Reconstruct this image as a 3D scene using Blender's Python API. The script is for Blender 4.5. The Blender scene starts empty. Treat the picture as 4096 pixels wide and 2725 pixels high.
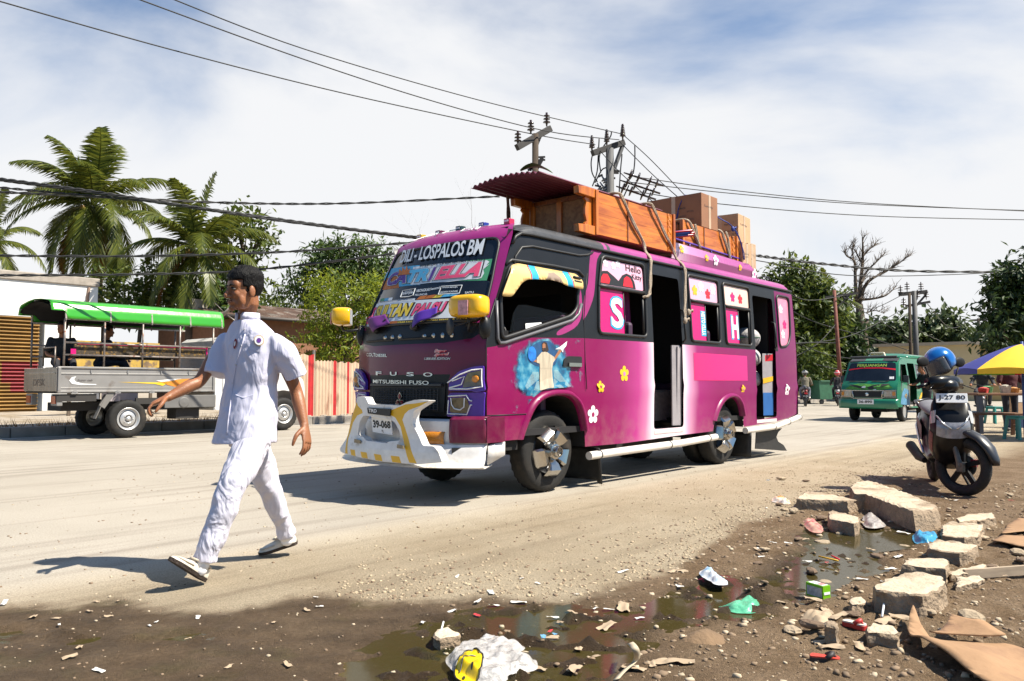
import bpy,math,random
from mathutils import Vector,Matrix,noise as mnoise
from mathutils.geometry import delaunay_2d_cdt
R=random.Random(7)
sc=bpy.context.scene
COL=sc.collection
PI=math.pi
F,CX,CY,CAMH=3185.4,2048.0,1362.5,1.05
PITCH=math.atan((1538-CY)/F)
cp_,sp_=math.cos(PITCH),math.sin(PITCH)
def ray(px,py):
 a=(px-CX)/F;b=(CY-py)/F
 return(a,cp_-b*sp_,sp_+b*cp_)
def G(px,py,z=0.0):
 d=ray(px,py);k=(z-CAMH)/d[2]
 return Vector((d[0]*k,d[1]*k,z))
def D(px,py,Y):
 d=ray(px,py);k=Y/d[1]
 return Vector((d[0]*k,Y,CAMH+d[2]*k))
def link(o):
 COL.objects.link(o);return o
def thing(name,label,cat,loc=(0,0,0),rz=0.0,group=None):
 o=bpy.data.objects.new(name,None);link(o)
 o.empty_display_size=0.2
 o.location=loc;o.rotation_euler=(0,0,rz)
 o['label']=label;o['category']=cat
 if group:o['group']=group
 return o
def tag(o,label,cat,group=None):
 o['label']=label;o['category']=cat
 if group:o['group']=group
 return o
def kind(o,k):
 o['kind']=k;return o
def dup(root,loc=None,rz=None,label=None,scale=None):
 r=root.copy();link(r)
 if loc is not None:r.location=loc
 if rz is not None:r.rotation_euler=(0,0,rz)
 if label:r['label']=label
 if scale is not None:r.scale=(scale,)*3 if not hasattr(scale,'__len__')else scale
 for ch in list(root.children):
  c=ch.copy();link(c);c.parent=r
  for g in list(ch.children):
   d=g.copy();link(d);d.parent=c
 return r
def rotm(ax,ang):
 return Matrix.Rotation(ang,4,ax)
def TM(x,y,z):
 return Matrix.Translation((x,y,z))
def align(p,d,up=(0,0,1)):
 """matrix with local z along d at p"""
 d=Vector(d).normalized();u=Vector(up)
 if abs(d.dot(u))>.98:u=Vector((1,0,0))
 x=u.cross(d).normalized();y=d.cross(x)
 m=Matrix((x,y,d)).transposed().to_4x4();m.translation=Vector(p)
 return m
class MB:
 def __init__(s):s.v=[];s.f=[];s.m=[]
 def add(s,vs,fs,mi=0,M=None):
  b=len(s.v)
  if M is None:s.v+=[tuple(v)for v in vs]
  else:s.v+=[tuple(M@Vector(v))for v in vs]
  for f in fs:
   s.f.append([i+b for i in f]);s.m.append(mi)
  return s
 def box(s,c,sz,mi=0,M=None,rz=0):
  x,y,z=(sz[0]/2,sz[1]/2,sz[2]/2)
  vs=[(-x,-y,-z),(x,-y,-z),(x,y,-z),(-x,y,-z),(-x,-y,z),(x,-y,z),(x,y,z),(-x,y,z)]
  m=TM(*c)
  if rz:m=m@rotm('Z',rz)
  if M is not None:m=M@m
  return s.add(vs,[(0,3,2,1),(4,5,6,7),(0,1,5,4),(1,2,6,5),(2,3,7,6),(3,0,4,7)],mi,m)
 def bar(s,a,b,w,h=None,mi=0,M=None,up=(0,0,1)):
  """rectangular bar from a to b"""
  a=Vector(a);b=Vector(b);h=h or w
  m=align(a,b-a,up);L=(b-a).length
  if M is not None:m=M@m
  return s.box((0,0,L/2),(w,h,L),mi,m)
 def prism(s,poly,z0,z1,mi=0,M=None):
  n=len(poly)
  vs=[(p[0],p[1],z0)for p in poly]+[(p[0],p[1],z1)for p in poly]
  fs=[tuple(range(n-1,-1,-1)),tuple(range(n,2*n))]
  fs+=[(i,(i+1)%n,n+(i+1)%n,n+i)for i in range(n)]
  return s.add(vs,fs,mi,M)
 def loft(s,rings,mi=0,M=None,cap=True,closed=False):
  n=len(rings[0]);vs=[p for r in rings for p in r];fs=[]
  m=len(rings)
  for j in range(m if closed else m-1):
   a=j*n;b=((j+1)%m)*n
   for i in range(n):
    k=(i+1)%n
    fs.append((a+i,a+k,b+k,b+i))
  if cap and not closed:
   fs.append(tuple(range(n-1,-1,-1)));fs.append(tuple(range((m-1)*n,m*n)))
  return s.add(vs,fs,mi,M)
 def tube(s,path,r,n=8,mi=0,M=None,cap=True,closed=False,flat=1.0):
  P=[Vector(p)for p in path];m=len(P);rings=[]
  rr=r if hasattr(r,'__len__')else[r]*m
  ref=None
  for i in range(m):
   if closed:t=P[(i+1)%m]-P[i-1]
   else:t=P[min(i+1,m-1)]-P[max(i-1,0)]
   if t.length<1e-9:t=Vector((0,0,1))
   t.normalize()
   if ref is None:
    ref=Vector((0,0,1))if abs(t.z)<.9 else Vector((1,0,0))
   x=(ref-t*ref.dot(t))
   if x.length<1e-6:x=Vector((1,0,0))-t*t.x
   x.normalize();y=t.cross(x);ref=x
   rings.append([P[i]+(x*math.cos(2*PI*k/n)+y*math.sin(2*PI*k/n)*flat)*rr[i]for k in range(n)])
  return s.loft(rings,mi,M,cap,closed)
 def lathe(s,prof,n=24,mi=0,M=None,cap=False):
  rings=[[(r*math.cos(2*PI*k/n),r*math.sin(2*PI*k/n),z)for k in range(n)]for r,z in prof]
  return s.loft(rings,mi,M,cap)
 def ell(s,c,r,nu=16,nv=10,mi=0,M=None):
  if not hasattr(r,'__len__'):r=(r,r,r)
  vs=[(c[0],c[1],c[2]+r[2])]
  for j in range(1,nv):
   a=PI*j/nv
   for i in range(nu):
    b=2*PI*i/nu
    vs.append((c[0]+r[0]*math.sin(a)*math.cos(b),c[1]+r[1]*math.sin(a)*math.sin(b),c[2]+r[2]*math.cos(a)))
  vs.append((c[0],c[1],c[2]-r[2]));fs=[]
  for i in range(nu):fs.append((0,1+i,1+(i+1)%nu))
  for j in range(nv-2):
   for i in range(nu):
    a=1+j*nu;b=a+nu;k=(i+1)%nu
    fs.append((a+i,b+i,b+k,a+k))
  l=len(vs)-1;a=1+(nv-2)*nu
  for i in range(nu):fs.append((l,a+(i+1)%nu,a+i))
  return s.add(vs,fs,mi,M)
 def grid(s,fn,nu,nv,mi=0,M=None):
  vs=[fn(i/nu,j/nv)for j in range(nv+1)for i in range(nu+1)]
  fs=[(j*(nu+1)+i,j*(nu+1)+i+1,(j+1)*(nu+1)+i+1,(j+1)*(nu+1)+i)for j in range(nv)for i in range(nu)]
  return s.add(vs,fs,mi,M)
 def poly(s,pts,mi=0,M=None):
  return s.add(pts,[tuple(range(len(pts)))],mi,M)
def obj(name,mb,mats,parent=None,smooth=False,bev=0,loc=None,M=None,solid=0,angle=None,bseg=2):
 me=bpy.data.meshes.new(name)
 me.from_pydata(mb.v,[],mb.f)
 if not isinstance(mats,(list,tuple)):mats=[mats]
 for m in mats:me.materials.append(m)
 if len(mats)>1:me.polygons.foreach_set('material_index',mb.m)
 if smooth:me.polygons.foreach_set('use_smooth',[True]*len(me.polygons))
 me.update()
 o=bpy.data.objects.new(name,me);link(o)
 if parent:o.parent=parent
 if loc is not None:o.location=loc
 if M is not None:o.matrix_local=M
 if solid:
  md=o.modifiers.new('Solidify','SOLIDIFY');md.thickness=solid;md.offset=0
 if bev:
  md=o.modifiers.new('Bevel','BEVEL');md.width=bev;md.segments=bseg;md.limit_method='ANGLE';md.angle_limit=math.radians(35)
 if angle:
  me.set_sharp_from_angle(angle=math.radians(angle))
  me.polygons.foreach_set('use_smooth',[True]*len(me.polygons))
 return o
MATS={}
def mat(name,col,rough=.6,metal=0,var=.12,vscale=6,bump=0,bscale=40,coat=0,spec=.5,col2=None,c2scale=3,c2lo=.45,c2hi=.65,alpha=1,trans=0,detail=4,sss=0,emit=None,stretch=None):
 """procedural principled material: base colour, noise variation, second colour blotches, bump"""
 if name in MATS:return MATS[name]
 m=bpy.data.materials.new(name);m.use_nodes=True
 nt=m.node_tree;N=nt.nodes;L=nt.links
 b=N['Principled BSDF']
 b.inputs['Roughness'].default_value=rough;b.inputs['Metallic'].default_value=metal
 b.inputs['Specular IOR Level'].default_value=spec
 b.inputs['Coat Weight'].default_value=coat;b.inputs['Coat Roughness'].default_value=.06
 b.inputs['Alpha'].default_value=alpha;b.inputs['Transmission Weight'].default_value=trans
 if sss:
  b.inputs['Subsurface Weight'].default_value=sss;b.inputs['Subsurface Radius'].default_value=(.012,.004,.002)
 if emit:
  b.inputs['Emission Color'].default_value=(*emit[:3],1);b.inputs['Emission Strength'].default_value=emit[3]
 tc=N.new('ShaderNodeTexCoord')
 vec=tc.outputs['Object']
 if stretch:
  mp=N.new('ShaderNodeMapping');mp.inputs['Scale'].default_value=stretch
  L.new(vec,mp.inputs[0]);vec=mp.outputs[0]
 c=(*col,1)
 rgb=N.new('ShaderNodeRGB');rgb.outputs[0].default_value=c;out=rgb.outputs[0]
 if col2 is not None:
  n2=N.new('ShaderNodeTexNoise');n2.inputs['Scale'].default_value=c2scale;n2.inputs['Detail'].default_value=6
  L.new(vec,n2.inputs['Vector'])
  mr=N.new('ShaderNodeMapRange');mr.inputs[1].default_value=c2lo;mr.inputs[2].default_value=c2hi
  L.new(n2.outputs[0],mr.inputs[0])
  mx=N.new('ShaderNodeMix');mx.data_type='RGBA';L.new(mr.outputs[0],mx.inputs[0])
  L.new(out,mx.inputs[6]);mx.inputs[7].default_value=(*col2,1);out=mx.outputs[2]
 if var:
  n1=N.new('ShaderNodeTexNoise');n1.inputs['Scale'].default_value=vscale;n1.inputs['Detail'].default_value=detail
  L.new(vec,n1.inputs['Vector'])
  mr=N.new('ShaderNodeMapRange');mr.inputs[1].default_value=.25;mr.inputs[2].default_value=.75
  mr.inputs[3].default_value=1-var;mr.inputs[4].default_value=1+var
  L.new(n1.outputs[0],mr.inputs[0])
  mx=N.new('ShaderNodeMix');mx.data_type='RGBA';mx.blend_type='MULTIPLY';mx.inputs[0].default_value=1
  L.new(out,mx.inputs[6]);L.new(mr.outputs[0],mx.inputs[7]);out=mx.outputs[2]
 L.new(out,b.inputs['Base Color'])
 if trans:L.new(out,b.inputs['Base Color'])
 if bump:
  nb=N.new('ShaderNodeTexNoise');nb.inputs['Scale'].default_value=bscale;nb.inputs['Detail'].default_value=5
  L.new(vec,nb.inputs['Vector'])
  bp=N.new('ShaderNodeBump');bp.inputs['Strength'].default_value=bump;bp.inputs['Distance'].default_value=.02
  L.new(nb.outputs[0],bp.inputs['Height']);L.new(bp.outputs[0],b.inputs['Normal'])
 MATS[name]=m
 return m
def ramp_x(m,stops,axis=0,blend=1.0,wob=.15,wscale=2.0):
 """recolour a material along one object axis (airbrushed paint)"""
 nt=m.node_tree;N=nt.nodes;L=nt.links;b=N['Principled BSDF']
 tc=N.new('ShaderNodeTexCoord');sx=N.new('ShaderNodeSeparateXYZ');L.new(tc.outputs['Object'],sx.inputs[0])
 nz=N.new('ShaderNodeTexNoise');nz.inputs['Scale'].default_value=wscale;nz.inputs['Detail'].default_value=2
 L.new(tc.outputs['Object'],nz.inputs['Vector'])
 ad=N.new('ShaderNodeMath');ad.operation='MULTIPLY_ADD';L.new(nz.outputs[0],ad.inputs[0]);ad.inputs[1].default_value=wob*2
 L.new(sx.outputs[axis],ad.inputs[2])
 lo,hi=stops[0][0],stops[-1][0]
 mr=N.new('ShaderNodeMapRange');mr.inputs[1].default_value=lo+wob;mr.inputs[2].default_value=hi+wob;L.new(ad.outputs[0],mr.inputs[0])
 cr=N.new('ShaderNodeValToRGB');e=cr.color_ramp.elements
 while len(e)<len(stops):e.new(.5)
 for i,(p,c)in enumerate(stops):
  e[i].position=(p-lo)/(hi-lo);e[i].color=(*c,1)
 L.new(mr.outputs[0],cr.inputs[0])
 L.new(cr.outputs[0],b.inputs['Base Color'])
 return m
def dust(m,z0,z1,amt=.6,col=(.33,.26,.18),sc_=7):
 """road dirt settled on the lower part of a body"""
 nt=m.node_tree;N=nt.nodes;L=nt.links;b=N['Principled BSDF'];src=b.inputs['Base Color'].links[0].from_socket
 tc=N.new('ShaderNodeTexCoord');sx=N.new('ShaderNodeSeparateXYZ');L.new(tc.outputs['Object'],sx.inputs[0])
 a=N.new('ShaderNodeMapRange');a.inputs[1].default_value=z0;a.inputs[2].default_value=z1;a.inputs[3].default_value=1;a.inputs[4].default_value=.08;L.new(sx.outputs[2],a.inputs[0])
 n=N.new('ShaderNodeTexNoise');n.inputs['Scale'].default_value=sc_;n.inputs['Detail'].default_value=8;n.inputs['Roughness'].default_value=.7;L.new(tc.outputs['Object'],n.inputs['Vector'])
 r_=N.new('ShaderNodeMapRange');r_.inputs[1].default_value=.38;r_.inputs[2].default_value=.72;r_.inputs[4].default_value=amt;L.new(n.outputs[0],r_.inputs[0])
 mu=N.new('ShaderNodeMath');mu.operation='MULTIPLY';L.new(a.outputs[0],mu.inputs[0]);L.new(r_.outputs[0],mu.inputs[1])
 mx=N.new('ShaderNodeMix');mx.data_type='RGBA';L.new(mu.outputs[0],mx.inputs[0]);L.new(src,mx.inputs[6]);mx.inputs[7].default_value=(*col,1);L.new(mx.outputs[2],b.inputs['Base Color'])
_tc={}
def text2d(s,bold=0.0,shear=0.0,space=1.0):
 k=(s,bold,shear,space)
 if k in _tc:return _tc[k]
 cu=bpy.data.curves.new('t','FONT');cu.body=s;cu.offset=bold;cu.shear=shear;cu.space_character=space
 cu.resolution_u=3
 o=bpy.data.objects.new('t',cu);link(o)
 dg=bpy.context.evaluated_depsgraph_get()
 me=bpy.data.meshes.new_from_object(o.evaluated_get(dg))
 vs=[(v.co.x,v.co.y)for v in me.vertices];fs=[tuple(p.vertices)for p in me.polygons]
 bpy.data.objects.remove(o);bpy.data.curves.remove(cu);bpy.data.meshes.remove(me)
 x0=min(v[0]for v in vs);x1=max(v[0]for v in vs);y0=min(v[1]for v in vs);y1=max(v[1]for v in vs)
 vs=[((v[0]-x0)/(x1-x0),(v[1]-y0)/(y1-y0))for v in vs]
 _tc[k]=(vs,fs)
 return _tc[k]
def put_text(mb,s,fn,x0,y0,w,h,mi=0,bold=0.0,shear=0.0,space=1.0,slope=0.0,grow=0.0):
 """write s into the box (x0,y0,w,h) of a 2-D chart; fn maps chart -> 3-D"""
 vs,fs=text2d(s,bold,shear,space)
 x0-=grow;w+=2*grow;y0-=grow;h+=2*grow
 mb.add([fn(x0+a*w,y0+b*h+slope*a*w)for a,b in vs],fs,mi)
def inpoly(p,poly):
 x,y=p;c=False;j=len(poly)-1
 for i in range(len(poly)):
  xi,yi=poly[i];xj,yj=poly[j]
  if(yi>y)!=(yj>y)and x<(xj-xi)*(y-yi)/(yj-yi)+xi:c=not c
  j=i
 return c
def subdiv(poly,st,closed=True):
 out=[];n=len(poly)
 for i in range(n if closed else n-1):
  a=Vector(poly[i][:2]);b=Vector(poly[(i+1)%n][:2]);k=max(1,int((b-a).length/st+.5))
  for q in range(k):out.append(tuple(a.lerp(b,q/k)))
 if not closed:out.append(tuple(poly[-1][:2]))
 return out
def rounded(poly,r,n=4):
 out=[];m=len(poly)
 for i in range(m):
  p=Vector(poly[i]);a=Vector(poly[i-1])-p;b=Vector(poly[(i+1)%m])-p
  d=min(r,a.length*.45,b.length*.45);A=p+a.normalized()*d;B=p+b.normalized()*d
  for k in range(n+1):
   t=k/n
   out.append(tuple(A*(1-t)**2+p*2*t*(1-t)+B*t*t))
 return out
def smooth_poly(pts,n=4,closed=True):
 P=[Vector(p)for p in pts];m=len(P);out=[]
 for i in range(m if closed else m-1):
  if closed:a,b,c,d=P[i-1],P[i],P[(i+1)%m],P[(i+2)%m]
  else:a,b,c,d=P[max(i-1,0)],P[i],P[i+1],P[min(i+2,m-1)]
  for k in range(n):
   t=k/n
   out.append(tuple(.5*(2*b+(c-a)*t+(2*a-5*b+4*c-d)*t*t+(3*b-a-3*c+d)*t**3)))
 if not closed:out.append(tuple(P[-1]))
 return out
def panel(mb,fn,outer,holes=(),regions=(),step=.08,mi=0):
 """triangulated sheet with openings and painted regions; fn maps chart -> 3-D"""
 polys=[subdiv(outer,step)]+[subdiv(h,step)for h in holes]+[subdiv(r[0],step)for r in regions]
 vs=[];es=[]
 for p in polys:
  b=len(vs);vs+=p;es+=[(b+i,b+(i+1)%len(p))for i in range(len(p))]
 x0=min(p[0]for p in outer);x1=max(p[0]for p in outer);y0=min(p[1]for p in outer);y1=max(p[1]for p in outer)
 nx=int((x1-x0)/step);ny=int((y1-y0)/step)
 for i in range(1,nx):
  for j in range(1,ny):
   p=(x0+(x1-x0)*i/nx+.001*(j%3),y0+(y1-y0)*j/ny+.0013*(i%2))
   vs.append(p)
 r=delaunay_2d_cdt([Vector(v)for v in vs],es,[],0,1e-5)
 V2=r[0];b=len(mb.v)
 mb.v+=[tuple(fn(v[0],v[1]))for v in V2]
 for f in r[2]:
  c=((V2[f[0]][0]+V2[f[1]][0]+V2[f[2]][0])/3,(V2[f[0]][1]+V2[f[1]][1]+V2[f[2]][1])/3)
  if not inpoly(c,outer)or any(inpoly(c,h)for h in holes):continue
  k=mi
  for rp,rm in regions:
   if inpoly(c,rp):k=rm
  mb.f.append([i+b for i in f]);mb.m.append(k)
def flat(mb,fn,poly,mi=0,step=.05):
 panel(mb,fn,poly,(),(),step,mi)
def flower(c,r,n=8,rot=PI/2,petals=5,asp=1.0):
 out=[]
 for k in range(petals*n):
  a=2*PI*k/(petals*n);q=(k%n)/n
  rr=r*(.55+.45*math.sin(PI*q)**.6)
  out.append((c[0]+rr*math.cos(a+rot-PI/petals)*asp,c[1]+rr*math.sin(a+rot-PI/petals)))
 return out
def circ(c,r,n=16,ry=None):
 ry=ry or r
 return[(c[0]+r*math.cos(2*PI*k/n),c[1]+ry*math.sin(2*PI*k/n))for k in range(n)]
def fbm(x,y,z=0,o=4):
 s=0;a=.5
 for i in range(o):
  s+=a*mnoise.noise((x,y,z));x*=2.03;y*=2.03;z*=2.03;a*=.5
 return s
# ================================================================ camera, light, sky
cam_d=bpy.data.cameras.new('camera');cam=bpy.data.objects.new('camera',cam_d);link(cam)
cam_d.sensor_width=36;cam_d.lens=F/4096*36;cam_d.clip_start=.05;cam_d.clip_end=4000
cam.location=(0,0,CAMH);cam.rotation_euler=(PI/2+PITCH,0,0)
sc.camera=cam
SUN_EL=math.radians(53);SUN_DIR=Vector((.97,-.24,0)).normalized()
sd=bpy.data.lights.new('sun','SUN');sd.energy=5.0;sd.angle=math.radians(.53);sd.color=(1,.93,.80)
sun=bpy.data.objects.new('sun',sd);link(sun)
tosun=Vector((SUN_DIR.x*math.cos(SUN_EL),SUN_DIR.y*math.cos(SUN_EL),math.sin(SUN_EL)))
sun.rotation_euler=tosun.to_track_quat('Z','Y').to_euler()
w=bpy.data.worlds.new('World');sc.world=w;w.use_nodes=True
nt=w.node_tree;N=nt.nodes;L=nt.links
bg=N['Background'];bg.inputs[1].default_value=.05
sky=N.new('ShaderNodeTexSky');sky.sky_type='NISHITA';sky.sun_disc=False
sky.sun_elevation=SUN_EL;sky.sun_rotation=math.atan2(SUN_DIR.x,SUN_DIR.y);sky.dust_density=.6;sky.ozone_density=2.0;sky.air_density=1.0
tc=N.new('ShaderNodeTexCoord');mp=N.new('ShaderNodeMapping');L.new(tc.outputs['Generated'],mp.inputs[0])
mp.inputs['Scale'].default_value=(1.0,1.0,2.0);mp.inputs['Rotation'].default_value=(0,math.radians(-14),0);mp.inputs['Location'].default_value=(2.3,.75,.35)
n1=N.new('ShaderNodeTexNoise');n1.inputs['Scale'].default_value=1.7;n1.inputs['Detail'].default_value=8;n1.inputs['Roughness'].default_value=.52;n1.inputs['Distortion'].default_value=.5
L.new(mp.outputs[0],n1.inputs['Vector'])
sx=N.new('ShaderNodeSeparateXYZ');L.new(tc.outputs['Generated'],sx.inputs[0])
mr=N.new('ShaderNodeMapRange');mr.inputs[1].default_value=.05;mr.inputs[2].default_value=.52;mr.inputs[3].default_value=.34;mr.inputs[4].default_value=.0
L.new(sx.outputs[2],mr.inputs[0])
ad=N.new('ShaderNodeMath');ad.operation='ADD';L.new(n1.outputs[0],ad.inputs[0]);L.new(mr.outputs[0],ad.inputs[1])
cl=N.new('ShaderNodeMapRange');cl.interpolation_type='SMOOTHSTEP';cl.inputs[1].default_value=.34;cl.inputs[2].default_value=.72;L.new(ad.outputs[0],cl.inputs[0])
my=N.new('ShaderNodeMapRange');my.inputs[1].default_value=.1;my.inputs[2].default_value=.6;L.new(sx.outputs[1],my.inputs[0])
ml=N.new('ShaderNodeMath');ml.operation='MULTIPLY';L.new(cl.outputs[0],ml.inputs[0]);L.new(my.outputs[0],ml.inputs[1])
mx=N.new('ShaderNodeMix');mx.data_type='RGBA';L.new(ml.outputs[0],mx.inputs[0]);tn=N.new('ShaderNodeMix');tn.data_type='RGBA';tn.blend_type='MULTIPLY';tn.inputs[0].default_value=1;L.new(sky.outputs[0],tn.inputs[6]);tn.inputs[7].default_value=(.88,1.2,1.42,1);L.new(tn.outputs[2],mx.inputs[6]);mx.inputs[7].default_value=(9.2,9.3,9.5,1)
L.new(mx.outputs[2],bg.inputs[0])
sc.view_settings.view_transform='Standard';sc.view_settings.look='None';sc.view_settings.exposure=1.0;sc.view_settings.gamma=1
sc.render.engine='CYCLES'
cy=sc.cycles;cy.max_bounces=6;cy.diffuse_bounces=2;cy.glossy_bounces=3;cy.transmission_bounces=4;cy.transparent_max_bounces=12;cy.caustics_reflective=False;cy.caustics_refractive=False
cy.use_denoising=True;cy.sample_clamp_indirect=4
# ================================================================ ground: one sheet, road -> shoulder -> mud
U=Vector((.6598,.7514,0));PV=Vector((-.7514,.6598,0));A0=Vector((.3614,7.8235,0))
def road_uv(x,y):
 d=Vector((x-A0.x,y-A0.y,0));return d.dot(U),d.dot(PV)
_mudpx=[(-900,2440),(0,2410),(330,2415),(470,2388),(545,2395),(600,2436),(760,2440),(1000,2415),(1250,2375),(1500,2400),(1900,2375),(2150,2385),(2300,2390),(2500,2330),(2700,2270),(2850,2170),(2960,2090),(3150,2050),(3300,1990),(3600,1900),(4096,1790),(5200,1700)]
MUD=[tuple(G(*q)[:2])for q in _mudpx]
def mud_edge(x):
 for i in range(len(MUD)-1):
  if MUD[i][0]<=x<=MUD[i+1][0]:
   t=(x-MUD[i][0])/(MUD[i+1][0]-MUD[i][0]);return MUD[i][1]+t*(MUD[i+1][1]-MUD[i][1])
 return MUD[0][1]if x<MUD[0][0]else MUD[-1][1]
def sst(a,b,x):
 t=max(0,min(1,(x-a)/(b-a)));return t*t*(3-2*t)
PUD=[([(1650,2480),(1900,2420),(2250,2400),(2480,2440),(2640,2380),(2700,2330),(2830,2300),(3000,2300),(3100,2350),(3130,2440),(2950,2470),(2750,2490),(2640,2530),(2560,2620),(2480,2725),(2300,2900),(1400,2900),(1300,2725),(1450,2580)],1.0),([(3170,2130),(3350,2090),(3600,2110),(3720,2130),(3660,2180),(3500,2200),(3560,2260),(3400,2300),(3300,2400),(3100,2400),(3000,2310),(3080,2230),(3200,2190)],1.0),([(-100,2500),(150,2490),(330,2500),(560,2530),(800,2510),(1000,2540),(780,2560),(400,2570),(100,2560),(-100,2570)],.75)]
PUDG=[([tuple(G(*q)[:2])for q in p],k)for p,k in PUD]
def pdist(p,poly):
 best=1e9
 for i in range(len(poly)):
  a=poly[i-1];b=poly[i];dx=b[0]-a[0];dy=b[1]-a[1]
  t=max(0,min(1,((p[0]-a[0])*dx+(p[1]-a[1])*dy)/(dx*dx+dy*dy+1e-12)))
  d=(p[0]-a[0]-t*dx)**2+(p[1]-a[1]-t*dy)**2
  if d<best:best=d
 d=math.sqrt(best);return d if inpoly(p,poly)else-d
def ground_at(x,y):
 """height, mudness, wetness"""
 e=mud_edge(x)+.16*fbm(x*3,y*3,1.7,6)
 mud=sst(-.05,.12,e-y+.10*fbm(x*14,y*14,8))
 right=sst(.6,1.5,x)
 s,t=road_uv(x,y)
 gravel=sst(.1,-.9,t)
 z=.012*fbm(x*.9,y*.9,3)*gravel+.008*gravel*fbm(x*7,y*7,5,3)
 pud=0
 if y<7 and mud>0:
  for poly,k in PUDG:
   if min(q[0]for q in poly)-.3<x<max(q[0]for q in poly)+.3:
    d=pdist((x,y),poly)+.07*fbm(x*5,y*5,9)
    pud=max(pud,k*sst(-.10,.14,d))
 if mud>0:
  near=sst(7.5,6.0,y)
  rough=mnoise.noise((x*2.6,y*2.6,4))*.018+fbm(x*9,y*9,2,4)*.03+max(0,fbm(x*16,y*22,7,3))*.022
  z+=mud*near*(rough*(.45+.9*right)-.006)
  z+=-pud*.034+pud*(max(0,fbm(x*6,y*8,12,3)+.02)*.15*sst(2.2,1.2,x)+max(0,fbm(x*14,y*18,3,3))*.06)
 wet=mud*max(sst(1.1,-.1,x)*(.62+.5*fbm(x*2.5,y*5,6)),pud)
 return z,mud,wet,pud,gravel
def gl(a,b,st,far,g):
 xs=[];x=a
 while x<=b+1e-9:xs.append(x);x+=st
 lo=[];d=st;x=a
 while x>-far:d*=g;x-=d;lo.append(x)
 hi=[];d=st;x=xs[-1]
 while x<far:d*=g;x+=d;hi.append(x)
 return lo[::-1]+xs+hi
gx=gl(-2.9,3.4,.024,900,1.16);gy=gl(2.35,5.9,.024,900,1.13)
gy=[y for y in gy if y>-60]
gm=MB();zone=[]
for y in gy:
 for x in gx:
  if-4<x<6 and 1.5<y<14:z,mud,wet,pud,gr=ground_at(x,y)
  else:
   s_,t_=road_uv(x,y);z=0;mud=1.0 if y<mud_edge(x)else 0.0;wet=.6*mud if x<0 else 0;gr=sst(.1,-.9,t_)
   if max(abs(x),abs(y))>60:z=-.02
  gm.v.append((x,y,z));zone.append((mud,wet,gr,1))
nx=len(gx)
for j in range(len(gy)-1):
 for i in range(nx-1):
  gm.f.append((j*nx+i,j*nx+i+1,(j+1)*nx+i+1,(j+1)*nx+i));gm.m.append(0)
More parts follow.
